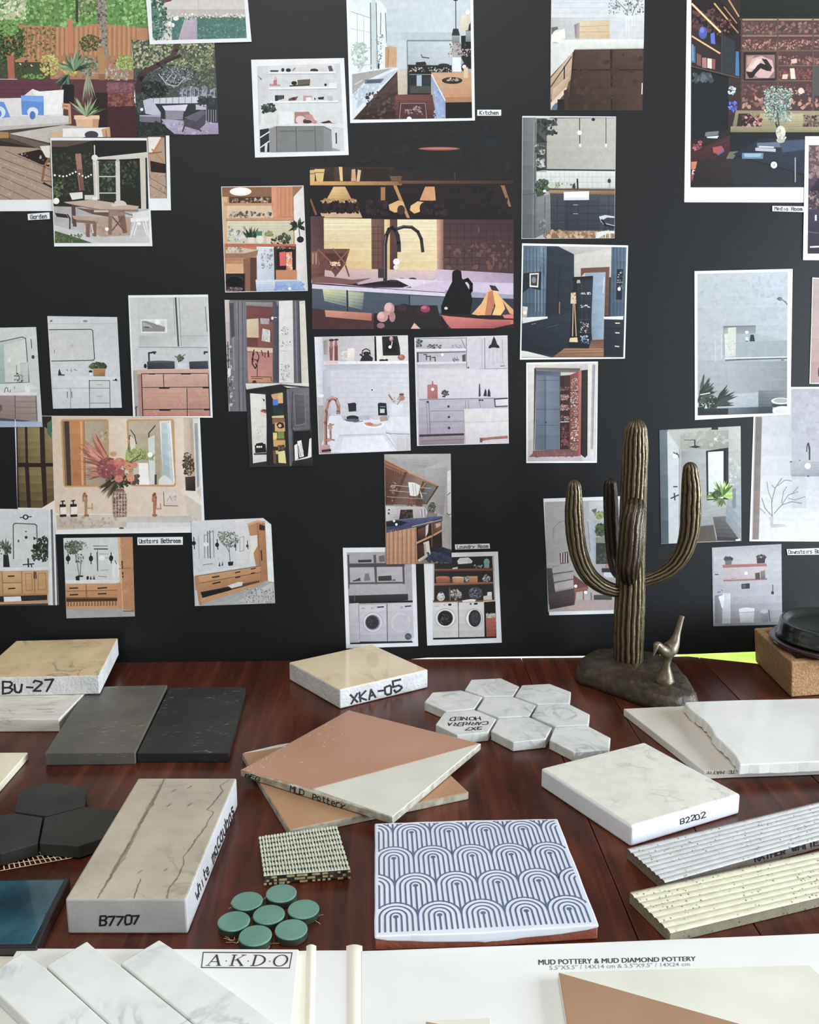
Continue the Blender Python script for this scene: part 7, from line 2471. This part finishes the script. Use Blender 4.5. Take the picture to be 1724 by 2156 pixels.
photo('cut print of slatted wood laundry counter with drying rack and blue top', I_,
 nums('493 75 1129 69 1138 1115 509 1127'), None, 2, '''
k a8a3a0 b4afac a09b99 989391 490 65 1135 65 1140 600 500 600
k b8b4b0 bab5b2 9a9592 a49f9c 520 75 1000 72 880 210 700 180
k c0bbb8 b4b0ac a8a4a0 b0aba8 880 210 1135 120 1138 980 1045 970
k b4afac a8a3a0 989390 a8a3a0 880 215 1100 200 1060 660 920 600
k dcd9d4 e4e1dc d8d5d0 ccc9c4 1092 240 1132 220 1138 690 1095 640
l 8a8684 4 1090 230 1090 680
l 5d5a58 7 1098 465 1125 440
l 5d5a58 8 1095 640 1110 655 1130 645
k 8a5a40 9a6848 6a4230 5d3a2a 496 110 720 240 580 560 505 560
l c89468 10 497 120 1008 378
k a06c4a b07c58 7a4e38 6a4230 500 150 1005 375 990 400 498 180
k 6a4030 7a4c38 5d3828 4f3024 505 200 680 270 570 545 508 545
V 553326 3 530 660 24 220 540
s 30 8 26 560 340 720 540 a08478 8a6c60 b8a098 6a4a3e
k 7a5a4a 9a8478 8a7064 6a4a3c 700 260 880 330 850 560 580 555
s 40 8 30 720 480 850 565 7a4c34 8f5c40 5d3828
p 5d3a2c 690 245 715 245 590 545 565 548
k 5d4034 6a4a3c 6d5448 5a4034 860 330 1005 385 900 550 790 560
k 74706c 807c78 6d6965 625e5a 900 345 1000 390 900 545 850 500
p 4f4038 1000 375 1016 380 900 555 888 550
l c8c4c0 5 565 370 940 400
l b8b4b0 5 545 420 900 450
l b8b4b0 4 520 480 870 500
p ecebe6 722 340 780 345 838 372 820 460 790 475 740 470
l a8a8a4 6 765 360 775 465
l 9a9a98 5 790 365 800 460
p d8d6d0 830 400 860 480 850 500
p a87c54 880 345 900 345 850 410 845 400
k c4beb8 ccc8c2 b4b0ae b8b4b0 508 570 880 575 900 680 512 700
k dcd8d4 d4d0ce a8a4a8 c8c4c2 508 570 600 570 640 690 510 715
p 2f2c2e 650 605 765 602 770 685 635 695
s 14 6 16 660 615 760 680 6a4a44 8a5c50 3d3234
o d0ccd0 870 630 36 44
l 6a5a84 7 850 600 855 670
l 5a5470 7 880 600 885 670
r 2a2a2c 530 600 550 612
r 4a4a4c 528 630 545 650
S 40 6 18 950 580 36 50 4a4a46 33342f 6d6d66
r 8a8684 900 640 1000 670
k 2f3448 3d4460 4a5478 3a4260 510 715 900 690 1050 668 1048 710
k 4a5074 56608a 3d4566 333a58 512 715 1045 665 800 765 515 800
p 23262f 512 720 620 705 720 725 640 760 515 765
o f0f0f0 587 712 12 12
o f8f8f8 610 745 12 12
p 454c6c 515 800 760 760 1045 695 1045 715 800 775 518 830
p 3a3c54 600 800 690 780 640 810 570 825
l d8c0a0 6 760 765 1040 700
k c08a62 c8946a b88056 b07a52 515 825 800 770 810 1120 515 1125
V 8a5c3c 6 540 800 42 790 1120
V d8a880 4 560 800 42 800 1120
p 33241f 800 775 1040 715 1048 960 960 1000 830 1100 810 1090
k 6a3e30 7a4a38 4a2c24 3d241f 815 790 890 765 885 870 815 880
p d8d0c8 890 760 918 740 912 820 888 870
k 8a5a3c a8744c 6a442c 5d3a28 965 735 1035 718 1035 800 965 830
p d0b090 985 740 1030 730 1035 755 990 780
l c8966a 18 808 920 960 850 1040 805
l 8a5c40 14 950 740 955 850
l 7a5038 8 948 870 950 960
k 4a2c26 55342c 3d2420 33201c 812 950 880 930 890 1060 812 1090
p dcd6c8 865 920 920 900 932 1000 945 1030 880 1060 880 960
p b8b0a4 870 930 890 925 900 1040 880 1050
k d8d2c8 d0c8c0 a89888 b8a898 812 1085 880 1040 945 1030 830 1105
k 222630 2b3040 333a50 2a3042 960 1000 1050 960 1136 990 1136 1116
k 2b3040 3d4560 3a4260 2f3650 880 1080 960 1000 1136 1060 1136 1116
s 20 10 40 900 1020 1130 1110 333a50 3d4664 282e3e
''', '8a7464')
photo('white bordered grey print of washer and dryer below dark shelves', I_,
 nums('98 968 790 962 818 1908 130 1930'), nums('136 1012 752 1005 778 1874 166 1890'), 0, '''
k a8a4a8 b0acb0 aaa6aa a29ea2 130 1000 780 1000 785 1420 150 1420
k b8b4b8 c0bcc0 b4b0b4 aca8ac 420 1130 690 1120 700 1400 430 1400
k b4b0b4 b8b4b8 aeaaae a8a4a8 165 1160 400 1160 405 1400 170 1400
l 555052 18 150 1040 160 1350
p 5d585a 390 1035 415 1035 430 1350 408 1350
p 5d585a 665 1120 685 1120 692 1340 672 1340
p 4f4a4c 150 1122 690 1112 690 1148 152 1155
l 6d686a 5 150 1120 690 1112
p 5d585a 155 1300 685 1292 686 1310 156 1318
p 3d393b 242 1085 375 1080 370 1105 248 1108
p 6d686a 440 1050 495 1035 500 1100 450 1105
p 4a4648 192 1280 215 1275 262 1252 270 1285 195 1290
p 7d787a 300 1270 310 1215 345 1212 362 1280 305 1285
p 3d393b 435 1240 562 1232 566 1282 438 1286
l 5d585a 3 436 1258 564 1250
p 6d686a 570 1270 600 1268 602 1285 570 1285
l 2f2f32 8 175 1400 178 1370 195 1360 212 1380 212 1420
k aeaab0 b4b0b6 b0acb2 a8a4aa 160 1320 700 1315 705 1420 162 1420
k 333336 3a3a3d 2c2c2f 27272a 155 1425 720 1408 722 1470 160 1500
p 1f1f21 158 1490 772 1470 774 1488 160 1502
l 67676c 5 210 1420 212 1480
k c0bcc4 c8c4cc b4b0b8 aca8b0 160 1500 250 1495 262 1850 170 1860
l 8a868e 5 248 1510 260 1845
k ccc8ce d0ccd2 bcb8c0 b4b0b8 254 1505 518 1500 524 1868 262 1872
k cac6cc d0ccd2 c0bcc2 b8b4bc 525 1500 770 1492 776 1865 530 1868
l 4a464c 6 518 1505 524 1868
l 8a868e 4 256 1510 516 1504
p 333338 425 1530 492 1525 490 1538 425 1542
p 333338 690 1522 752 1518 750 1530 690 1534
s 10 3 8 275 1540 310 1552 6d696f 8a868c
o b4b0b8 380 1545 14 12
o b0acb4 660 1538 14 12
o b4b0ba 385 1680 98 100
o dcd8e0 385 1680 88 90
o aaa6b0 385 1682 76 78
o 47464c 380 1680 66 68
o 33333a 378 1680 56 58
s 12 5 14 340 1640 430 1720 5d5c64 26262c 6d6c74
o b8b4bc 652 1682 104 106
o cecad2 652 1680 98 100
o c4c0c8 655 1690 80 82
o 55525a 722 1815 32 32
l 7d7a82 4 700 1800 745 1830
l 7d7a82 4 700 1820 745 1808
p 2a2a2d 170 1865 776 1858 778 1878 168 1890
k b0acb4 b8b4bc aaa6ae a29ea6 166 1850 260 1848 262 1872 168 1875
o e8e8e8 782 1850 24 26
''')
photo('white bordered print of two white washers under black shelves with baskets', I_,
 nums('868 1022 1580 1004 1616 1874 904 1902'), nums('958 1062 1542 1046 1566 1830 960 1846'), 0, '''
r 2d2d2b 950 1040 1570 1850
k d4d0ca dcd8d2 d0ccc6 c4c0ba 910 1120 970 1110 960 1480 920 1480
p c8c4be 958 1100 972 1130 970 1470 958 1470
k c0bcb8 ccc8c4 bab6b2 b0aca8 1525 1050 1545 1050 1562 1480 1545 1480
p d6d6d6 1190 1095 1215 1065 1300 1060 1338 1095 1330 1115 1200 1125
o e0e0e0 1262 1092 66 26
s 20 4 10 1215 1080 1310 1108 b0b0b0 c8c8c8
o 8ab0b0 1472 1105 28 34
r 7aa4a4 1448 1090 1496 1160
s 14 6 16 1340 1130 1430 1160 d0d0cc 8a8a88 5d5d5a
p d0ccc4 1145 1160 1195 1150 1195 1170 1145 1172
p 7a3f24 975 1175 1535 1168 1536 1188 978 1192
l a8623c 5 975 1175 1535 1168
k a8563a b4623f 8a4028 7d3a26 985 1252 1120 1248 1118 1300 992 1306
o b86a48 1052 1250 66 12
k d09a70 d8a47a b87a52 ac704a 1142 1250 1255 1246 1252 1300 1150 1302
o dcb088 1198 1250 56 8
k cc9060 d49a6a b4784c a86c42 1295 1240 1385 1238 1385 1296 1300 1298
H a8683f 2 1260 1300 12 1000 1380
S 30 6 16 1468 1260 36 34 d0d0cc 5d605c 8a9088 e4e4e0
p 8a4c2c 970 1310 1535 1296 1538 1312 972 1330
l c07a4c 5 970 1312 1535 1298
s 20 8 18 1265 1240 1300 1290 d8d8d0 3d3d3a 8a8a84
o c4c4c0 1035 1440 38 36
o dcdcd8 1035 1420 30 26
o 55585a 1036 1395 18 10
s 14 5 14 1005 1400 1065 1465 8a8c8c e8e8e4 5d605f
S 50 8 22 1175 1415 56 50 d4d0c0 e4e0d4 5d5a50 b0aa98 3d3b36
p 6d6864 1112 1350 1120 1345 1130 1470 1118 1470
o 4a4a54 1365 1400 68 58
o 3a3a44 1365 1400 58 48
s 40 4 10 1310 1355 1420 1445 8a8a98 b8b8c4 6a6a78
p d0ccb8 1440 1430 1520 1415 1525 1465 1442 1468
p e4e4e0 1478 1392 1520 1388 1522 1420 1478 1425
p 8a4c2c 960 1478 1556 1466 1558 1480 960 1492
p d4b490 1440 1475 1556 1466 1556 1478 1440 1488
p ece8e4 1235 1472 1320 1458 1370 1462 1360 1482 1245 1486
k dcd8d4 e0dcd8 d0ccc8 c8c4c0 955 1492 1200 1486 1202 1828 962 1832
k dcd8d4 e0dcd8 ccc8c4 c4c0bc 1204 1490 1446 1484 1452 1820 1208 1826
l 3a3838 6 1200 1488 1206 1828
p 1f1f22 1105 1502 1135 1500 1135 1520 1105 1522
o c0bcb8 1070 1512 12 10
l a8a4a0 4 975 1525 1020 1525
p 1f1f22 1350 1495 1385 1492 1385 1510 1350 1512
o 2c2c2e 1320 1504 9 9
o bcb8b4 1078 1640 104 96
o e8e4e0 1078 1640 94 86
o 333335 1076 1640 74 74
o 232426 1074 1642 62 62
s 16 5 14 1030 1600 1120 1690 5d6058 8a8c80 3a3c3a
o c0bcb8 1350 1640 88 96
o f0ece8 1350 1642 74 86
o 2c2d30 1358 1642 60 82
o 3a3c3f 1362 1640 46 66
s 10 5 14 1330 1600 1390 1680 5d6064 4a4d50
r 1c1c1c 1452 1485 1562 1832
k c8b8a8 d4c4b4 a89484 b0a090 1465 1600 1556 1596 1556 1636 1468 1640
s 16 6 16 1468 1590 1550 1636 e0d4c8 8a7464
k b05a3c b8623f 8a4028 94482c 1464 1640 1558 1636 1558 1820 1470 1824
V 8a4028 3 1475 1555 14 1640 1820
p 1c1c1c 960 1828 1566 1815 1566 1832 960 1846
''', '33302e')
photo('print of living room with sofa, partly hidden behind the bronze cactus', J,
 nums('68 542 540 527 562 1231 103 1243'), nums('74 562 536 548 556 1210 96 1222'), 0, '''
k b4b0b0 bdb8b6 b4aeac aca8a8 60 530 560 530 560 940 80 940
k aaa6a8 b4b0b0 b4b0ae a6a2a2 80 560 340 560 340 930 80 930
k c8c8c8 d4d4d4 c0c0c0 b0b0b0 340 560 540 550 540 700 350 700
p 5a6a5a 355 610 390 600 385 620 395 655
S 30 6 16 405 640 30 22 8aa050 a8b868 5d7040
k b8c4c8 a8b4b8 98a4a8 b0bcc0 330 660 385 690 390 940 350 900
l 8a8e90 5 335 680 350 860
S 60 8 22 412 730 30 40 3d5030 55683c 2a3a24 6f8050
p 8a8a78 385 775 440 770 445 805 385 808
r 3a3d38 385 808 500 935
s 30 8 22 390 815 490 925 4a4d44 2f322e 5d5f54
l 8a8684 4 125 780 130 720 160 685 195 675
p 7a4a40 165 870 215 860 220 930 170 935
r 262426 175 870 215 925
V e0dcd8 6 178 215 14 870 925
k 9a9492 a8a29e a09a96 8a8482 120 945 240 935 245 1090 130 1100
p b0a8a4 118 960 180 940 245 940 245 975 125 990
p aaa29e 120 1010 190 985 245 980 248 1020 130 1040
p b0a8a4 125 1060 190 1035 250 1030 252 1070 135 1095
l 5d5654 6 122 995 245 978
l 5d5654 6 128 1048 250 1025
k 4f4648 574e50 3f373a 3a3236 88 960 120 960 140 1110 100 1180
k 4f4446 55494a 3d3235 382f32 100 1110 255 1080 262 1180 105 1210
p 6a3c3a 248 1000 330 1060 340 1080 300 1100 250 1085
p 8a4c44 250 1085 330 1070 335 1095 255 1105
l 8a4c44 7 262 1100 255 1215
l 8a4c44 7 308 1100 310 1180
l 8a4c44 7 355 1110 358 1215
l 6a4440 6 400 1130 402 1190
k 4f4a48 5a5452 45403f 3d3837 370 1120 480 1120 480 1165 372 1165
k b09a94 b8a29c b8a49e ac9892 100 1210 260 1180 480 1165 480 1222
k a8928c b49e98 b8a49e b09a94 260 1150 500 1150 520 1215 250 1215
o b08074 470 950 28 18
p d8d8dc 440 1005 490 1000 490 1015 445 1015
r 33343a 420 960 500 985
r d0d0d0 430 985 490 1010
o e8e8e8 262 1068 10 10
o e8e8e8 322 1106 10 10
''')
photo('print of walk in shower with black framed window and green plant', J,
 nums('765 130 1253 106 1258 796 775 814'), None, 1, '''
k 5d6a6e 667376 4a575c 445156 760 125 815 125 820 812 772 812
k c4c8c6 b8bcba aeb2b2 bcc0c0 812 140 890 130 880 800 822 812
p c0c4c2 812 145 825 150 880 260 880 810 822 812
k b4b3a8 aaa99e 9c9c94 a8a89e 812 135 1253 106 1253 240 890 245
k a4a498 9a9a8e 8d8d84 98988e 890 150 1180 130 1180 245 890 245
s 30 10 30 900 140 1240 220 a8a89c b4b4a8 98988c
k 9a9d9a a8aaa6 989b98 8c908e 895 248 1050 245 1050 700 900 700
k 8f9290 9da09d 8a8d8a 7f8280 900 255 950 252 950 640 905 640
r 2a2c2c 1078 112 1118 128
l 2a2d2e 7 978 190 978 225
p 2a2d2e 940 232 985 222 1015 232 985 238
l 55585a 5 915 190 975 190
o f0eccc 1102 185 10 6
l 8a8a84 4 1110 185 1135 185
k b4b6ae bcbeb6 a4a69e 9c9e98 1180 110 1253 106 1258 480 1180 480
s 20 8 26 1190 240 1250 460 c4c6c0 b0b2ac a8aaa4
k 9ca2a4 a4aaac 889094 80888c 1180 470 1256 460 1258 790 1165 640
p 1f2224 1045 255 1180 235 1180 545 1050 552
k d4d8d4 dcdfda d0d4ce c8ccc8 1057 262 1150 256 1150 540 1060 545
l 33373a 8 1172 240 1172 545
k a8aca8 b0b4b0 9a9e9c 949896 1060 560 1165 555 1165 660 1060 670
k 989c9a a4a8a4 8c908e 848886 900 640 1165 560 1165 720 900 720
f 40 110 16 1145 530 90 200 7a9a44 9aba58 5a7a34 b4cc74 486a2c
f 14 60 12 1140 540 250 120 5a7a34 3d5a28 7a9a44
S 20 6 16 1110 520 24 24 2f3d24 4a5c34
r 767e82 1205 480 1225 600
l 3d4144 5 870 265 885 300
o e0e0dc 860 285 16 16
l 33383a 6 850 265 880 280
l 33383a 7 850 470 872 470
l 33383a 8 835 540 880 520
l 33383a 8 855 510 858 550
l 8a8e90 4 885 240 885 700
k 5f5c5c 6a6666 4f4c4c 484546 1085 650 1165 645 1250 780 1110 770
p 3a3839 1110 770 1250 778 1250 795 1110 796
l 85807e 4 1085 652 1165 648
k 4a4640 554f46 5d5446 4f483c 890 720 1090 700 1108 798 880 806
k 8a8f90 949898 808688 767c7e 1165 650 1256 790 1250 796 1165 680
p f0f0ec 1222 788 1250 782 1250 795 1225 796
''')
photo('large print of white washroom with wall sink and bare branch at right edge', J,
 nums('1337 -128 1800 -130 1800 800 1306 798'), nums('1342 -118 1800 -120 1800 790 1320 788'), 0, '''
k b4b4b6 b0b0b4 b8b8ba bcbcbc 1315 -130 1800 -130 1800 800 1310 800
k bcbcbc b0b0b2 c4c4c4 cacac8 1380 50 1560 50 1560 640 1370 640
k a0a0a4 a4a4a8 aaaaae a8a8ac 1560 -128 1800 -128 1800 330 1560 330
s 30 20 70 1570 -120 1720 200 a8a8ac 9c9ca0 b0b0b4 a4a4a8
k 6a645f 74706b 8a7f76 807066 1340 50 1382 50 1362 790 1320 790
k 9a9490 a8a29e b0aaa6 a09a96 1336 50 1345 50 1325 790 1318 790
p 3a3d40 1655 210 1664 205 1672 240 1672 310 1662 310 1662 250
l 33363a 6 1650 260 1652 225 1658 208
k a4a6a8 9a9ca0 7a7d82 9a9ca0 1548 320 1800 318 1800 402 1555 404
p 8a8c90 1555 398 1800 396 1800 410 1558 408
o dedede 1656 346 18 18
o f4f4f4 1657 346 9 9
l 33363a 5 1550 320 1562 320
l 33363a 4 1605 312 1612 312
p 33363a 1652 404 1666 404 1664 480 1655 480
k c8c8c8 c4c4c6 d0d0ce d2d2d0 1370 600 1800 600 1800 790 1362 790
l 77787c 5 1442 640 1440 560 1460 480 1500 420
l 77787c 4 1445 560 1420 500 1410 440
l 77787c 4 1460 480 1440 460
l 77787c 4 1475 465 1520 430 1560 435
l 77787c 5 1455 630 1500 580 1560 560 1620 570
l 77787c 4 1500 580 1540 520 1600 500
l 77787c 4 1540 540 1580 550 1640 530
l 77787c 4 1560 515 1600 470
l 77787c 4 1500 570 1510 500 1530 470
l 77787c 5 1435 640 1400 600 1380 540
l 77787c 4 1400 630 1370 600
l 6a6b70 6 1440 710 1442 640
p b4b4b4 1422 655 1450 650 1450 690 1440 715 1430 705
o dcdcda 1416 682 15 16
o f0f0f0 1414 685 7 7
k a8a8aa b8b8b8 c4c4c4 b4b4b4 1440 695 1520 695 1530 712 1440 718
k bcbcbe b0b0b4 bcbcbe c4c4c4 1640 410 1800 410 1800 620 1650 600
''')
photo('print of wall toilet below two pink shelves, beside the cactus', J,
 nums('1080 836 1498 815 1503 1299 1089 1309'), None, 1, '''
k 8a898c 98979a a6a6aa a09fa4 1078 815 1505 810 1505 1100 1085 1100
k b4b3b4 b8b7b8 a8a8ac a4a4a8 1090 900 1500 890 1500 1100 1090 1100
k a8a7a8 a2a1a3 b4b3b4 b8b7b8 1082 838 1498 816 1500 910 1090 910
k a4a4a8 aeaeb2 98989d 8a8a90 1090 1090 1500 1080 1502 1300 1090 1308
k b4aaa8 bbb0ae b4a8a6 ada2a0 1150 960 1410 950 1412 1030 1150 1036
p 9a5f5a 1145 940 1408 932 1410 948 1146 958
l c4928a 4 1146 938 1408 931
p 9a5f5a 1148 1030 1412 1020 1412 1030 1150 1040
S 30 6 15 1178 905 28 16 3d3a3c 5a5658 2c2a2c
p 6a6668 1160 915 1200 910 1198 938 1162 940
S 20 6 15 1375 895 26 14 4a4648 6a6668 33312f
p 3a383a 1350 900 1402 895 1398 930 1352 932
p 4a4648 1340 990 1368 985 1370 1026 1342 1028
k 777476 8a8688 676466 5d5a5c 1372 980 1400 970 1402 1024 1374 1026
o e8e4e0 1286 990 10 10
l 8a6a66 4 1200 1022 1225 1018
l 3d3d40 6 1100 998 1118 998
p 33353a 1258 1055 1308 1050 1308 1082 1258 1085
p 55585c 1264 1060 1284 1058 1284 1076 1264 1078
l 3d3d42 5 1447 1060 1445 1100
o 33353a 1445 1108 9 10
k 75757a 8a8a90 84848a 6d6d72 1098 1125 1150 1118 1140 1300 1100 1305
k c4c4c8 cacace bcbcc2 b4b4ba 1145 1110 1192 1110 1192 1298 1142 1300
p dcdce0 1120 1130 1155 1118 1150 1200 1140 1200
l 55555a 5 1115 1105 1130 1102
l 55555a 4 1138 1090 1145 1095
o e4e4e6 1148 1145 8 12
k d8d8dc d4d4d8 c0c0c6 c8c8ce 1242 1205 1338 1198 1330 1290 1252 1298
o e0e0e4 1290 1212 48 16
o b8b8be 1290 1288 40 12
l a8a8b0 4 1244 1228 1336 1222
k 9a9aa0 8a8a92 74747c 84848c 1370 1218 1420 1212 1422 1288 1374 1292
o b8b8be 1395 1220 26 12
l 4a4a50 5 1422 1212 1430 1280
k 84848c 8d8d94 8a8a92 808088 1090 1295 1502 1280 1503 1299 1089 1309
''')
photo('white bordered print of grey shower wall with niche and fern', K_,
 nums('238 175 1410 148 1382 1886 243 1953'), nums('272 206 1352 180 1342 1868 276 1900'), 1, '''
k b8bcbc b2bbc2 a2a9ac a4aaa9 265 180 1360 180 1350 1240 270 1240
k b0b8b6 b4bbbc a8aeb0 a8aeac 270 190 900 190 900 900 270 900
k a2a6a7 9aa2a3 8a8f90 989c9d 272 1240 1345 1240 1345 1650 272 1700
k a0a4a5 7f8586 787e7f 9a9ea0 640 1260 1342 1250 1342 1640 640 1700
k b0b4b7 98a0a2 7a8486 a8aeb2 560 1650 1342 1600 1342 1800 570 1810
s 60 20 80 290 220 1330 1200 a8b0b2 b0b6b6 a2aaac adb4b4
H 9ca4a4 2 420 1640 150 280 1340
p 6d7676 582 830 970 822 970 842 582 856
k 77807e 7d8684 8f9796 8a9290 735 845 968 840 966 930 735 935
k 9aa2a2 a0a8a8 9ea6a8 98a0a2 735 925 966 920 1335 1000 735 1015
k c4c6b8 c0c4b4 babeb0 c0c0b4 640 850 735 845 728 1185 600 1190
k 8a908c 98a098 a0a69c 929890 582 855 640 850 640 925 582 930
k c9cabe c4c8b8 bcc0b4 c4c4ba 590 925 735 920 725 1190 610 1200
s 16 10 30 600 940 720 1170 b4bca4 d0d2c6 a8b498
l d0d2d0 6 560 930 560 1220
l 8a9090 8 585 850 590 1180
l b8bcbc 14 485 1000 490 1250
o d4dada 862 905 22 18
r c0c8ca 845 960 880 1005
o 3a4250 862 1014 18 8
p 232938 905 935 945 932 960 1020 895 1024
k 96a0a0 8f9a98 8a9592 96a0a0 735 1020 1340 1000 1340 1215 735 1220
l d0d4d0 12 605 1215 1340 1200
l 55605e 16 612 1242 760 1232 1340 1216
r 6d7676 1270 1215 1310 1245
p 5d6668 1218 500 1250 482 1280 490 1290 520 1260 530 1232 520
l 77807f 18 1270 510 1320 540 1348 575
k 6a7270 7a8280 4a5254 4f5858 1000 1600 1342 1600 1342 1800 1000 1800
k 4a5456 333d42 2a3236 333c40 570 1812 1170 1790 1170 1880 280 1896
k 2c3438 2a3236 23292d 262c30 276 1810 640 1815 630 1888 276 1898
k 6a7478 3a444a 333c42 5d676c 640 1815 1000 1800 1000 1880 640 1888
o d0d2cc 1270 1725 118 40
o 9a9e9c 1275 1722 95 28
p 33393c 1160 1760 1342 1770 1342 1800 1165 1800
o d4d5ce 1290 1840 122 54
o c4c6c0 1300 1850 95 40
S 120 12 34 400 1740 130 90 2f3d36 24302b 3d4c42 1b2521 4a5a4e
f 14 340 40 470 1790 30 60 2a362f 3a483e
f 16 320 34 300 1700 62 40 2a342f 384540 4a574e
f 16 250 30 290 1690 40 60 333f38 46544a 26302b
l b8c8b4 14 310 1650 420 1630
p b8c8b4 355 1815 375 1760 395 1815
r 232b2d 278 1800 350 1895
''')
photo('plain pinkish print cut off by right edge, above the washroom print', K_,
 nums('1645 250 1800 262 1800 1522 1610 1520 1632 800'), nums('1652 262 1800 272 1800 1512 1620 1510'), 1, '''
k a89890 ae9e98 a88c84 a08078 1600 240 1800 240 1800 1530 1600 1530
k b0988f b49c94 a8867c a08078 1630 700 1800 700 1800 1400 1620 1400
o 3a3234 1724 1380 12 60
''')

# ---------------------------------------------------------------- typed name slips
def slip(label, paper, text, tq_, w=1.05):
    top = [BP(x, y, .0010) for x, y in pairs(paper)]
    V, Fc = prism(top, 0, [p-BN*.00085 for p in top])
    o = fixn(mesh('name_slip', V, Fc, M_paper)); tag(o, label, 'label', 'name slips on the board')
    lettering('lettering', text, tq_, lambda x, y, k: BP(x, y, .0010+k), o, M_ink, w, serif=True)
slip('white paper slip reading Kitchen below the galley kitchen print', nums('1004.5 231 1055 231 1055 243.5 1004.5 243.5'), 'Kitchen', nums('1010 233.5 1050 233.5 1050 241 1010 241'))
slip('white paper slip reading Garden below the large garden print', nums('58 450.5 103.5 447 104.5 461 59 463.5'), 'Garden', nums('64 453 99 450.5 99.5 459 64.5 461'))
slip('white paper slip reading Media Room below the library print', nums('1626 433.5 1692.5 434.5 1692 446.5 1626 444.5'), 'Media Room', nums('1631 435.5 1689 436.5 1689 443.5 1631 442.5'))
slip('white paper slip reading Upstairs Bathroom below the flower print', nums('289 1131.5 384.5 1130.5 384.5 1147 289.5 1147.5'), 'Upstairs Bathroom', nums('293 1135 380 1134 380 1142.5 293 1143.5'))
slip('white paper slip reading Laundry Room above the two washers print', nums('957.5 1146.5 1030.5 1144.5 1031.5 1155 958.5 1157'), 'Laundry Room', nums('962 1148.5 1027 1146.5 1027.5 1153 962.5 1155'))
slip('white paper slip reading Downstairs Bathroom at right edge above the planter', nums('1656 1156.5 1765 1152.5 1765 1167 1658 1168.5'), 'Downstairs Bathroom', nums('1660 1158.5 1756 1155.5 1756 1164 1660.5 1166'))
# ================================================================ light
def area(name, loc, target, sx, sy, power, color):
    l = bpy.data.lights.new(name, 'AREA'); l.shape = 'RECTANGLE'; l.size = sx; l.size_y = sy; l.energy = power; l.color = color
    o = bpy.data.objects.new(name, l); COL.objects.link(o); o.location = loc
    o.rotation_euler = (Vector(target)-Vector(loc)).to_track_quat('-Z', 'Y').to_euler(); return o
area('window_light', (1.9, .42, .42), (0, .9, .1), 1.2, .75, 84, (.80, .89, 1))
area('overhead_fill', (-.3, -.3, 2.2), (0, .95, .2), 2.0, 1.4, 36, (1, .965, .92))  # added warm fill from above, stands for no particular lamp
area('lawn_fill', (.4, 3.2, 2.4), (.4, 3.4, -.8), 3, 2.5, 230, (1, 1, .95))  # added area lamp over lawn and sill, standing in for the sun
w = bpy.data.worlds.new('room'); SC.world = w; w.use_nodes = True
w.node_tree.nodes['Background'].inputs['Color'].default_value = (.84, .88, .92, 1)
w.node_tree.nodes['Background'].inputs['Strength'].default_value = .30
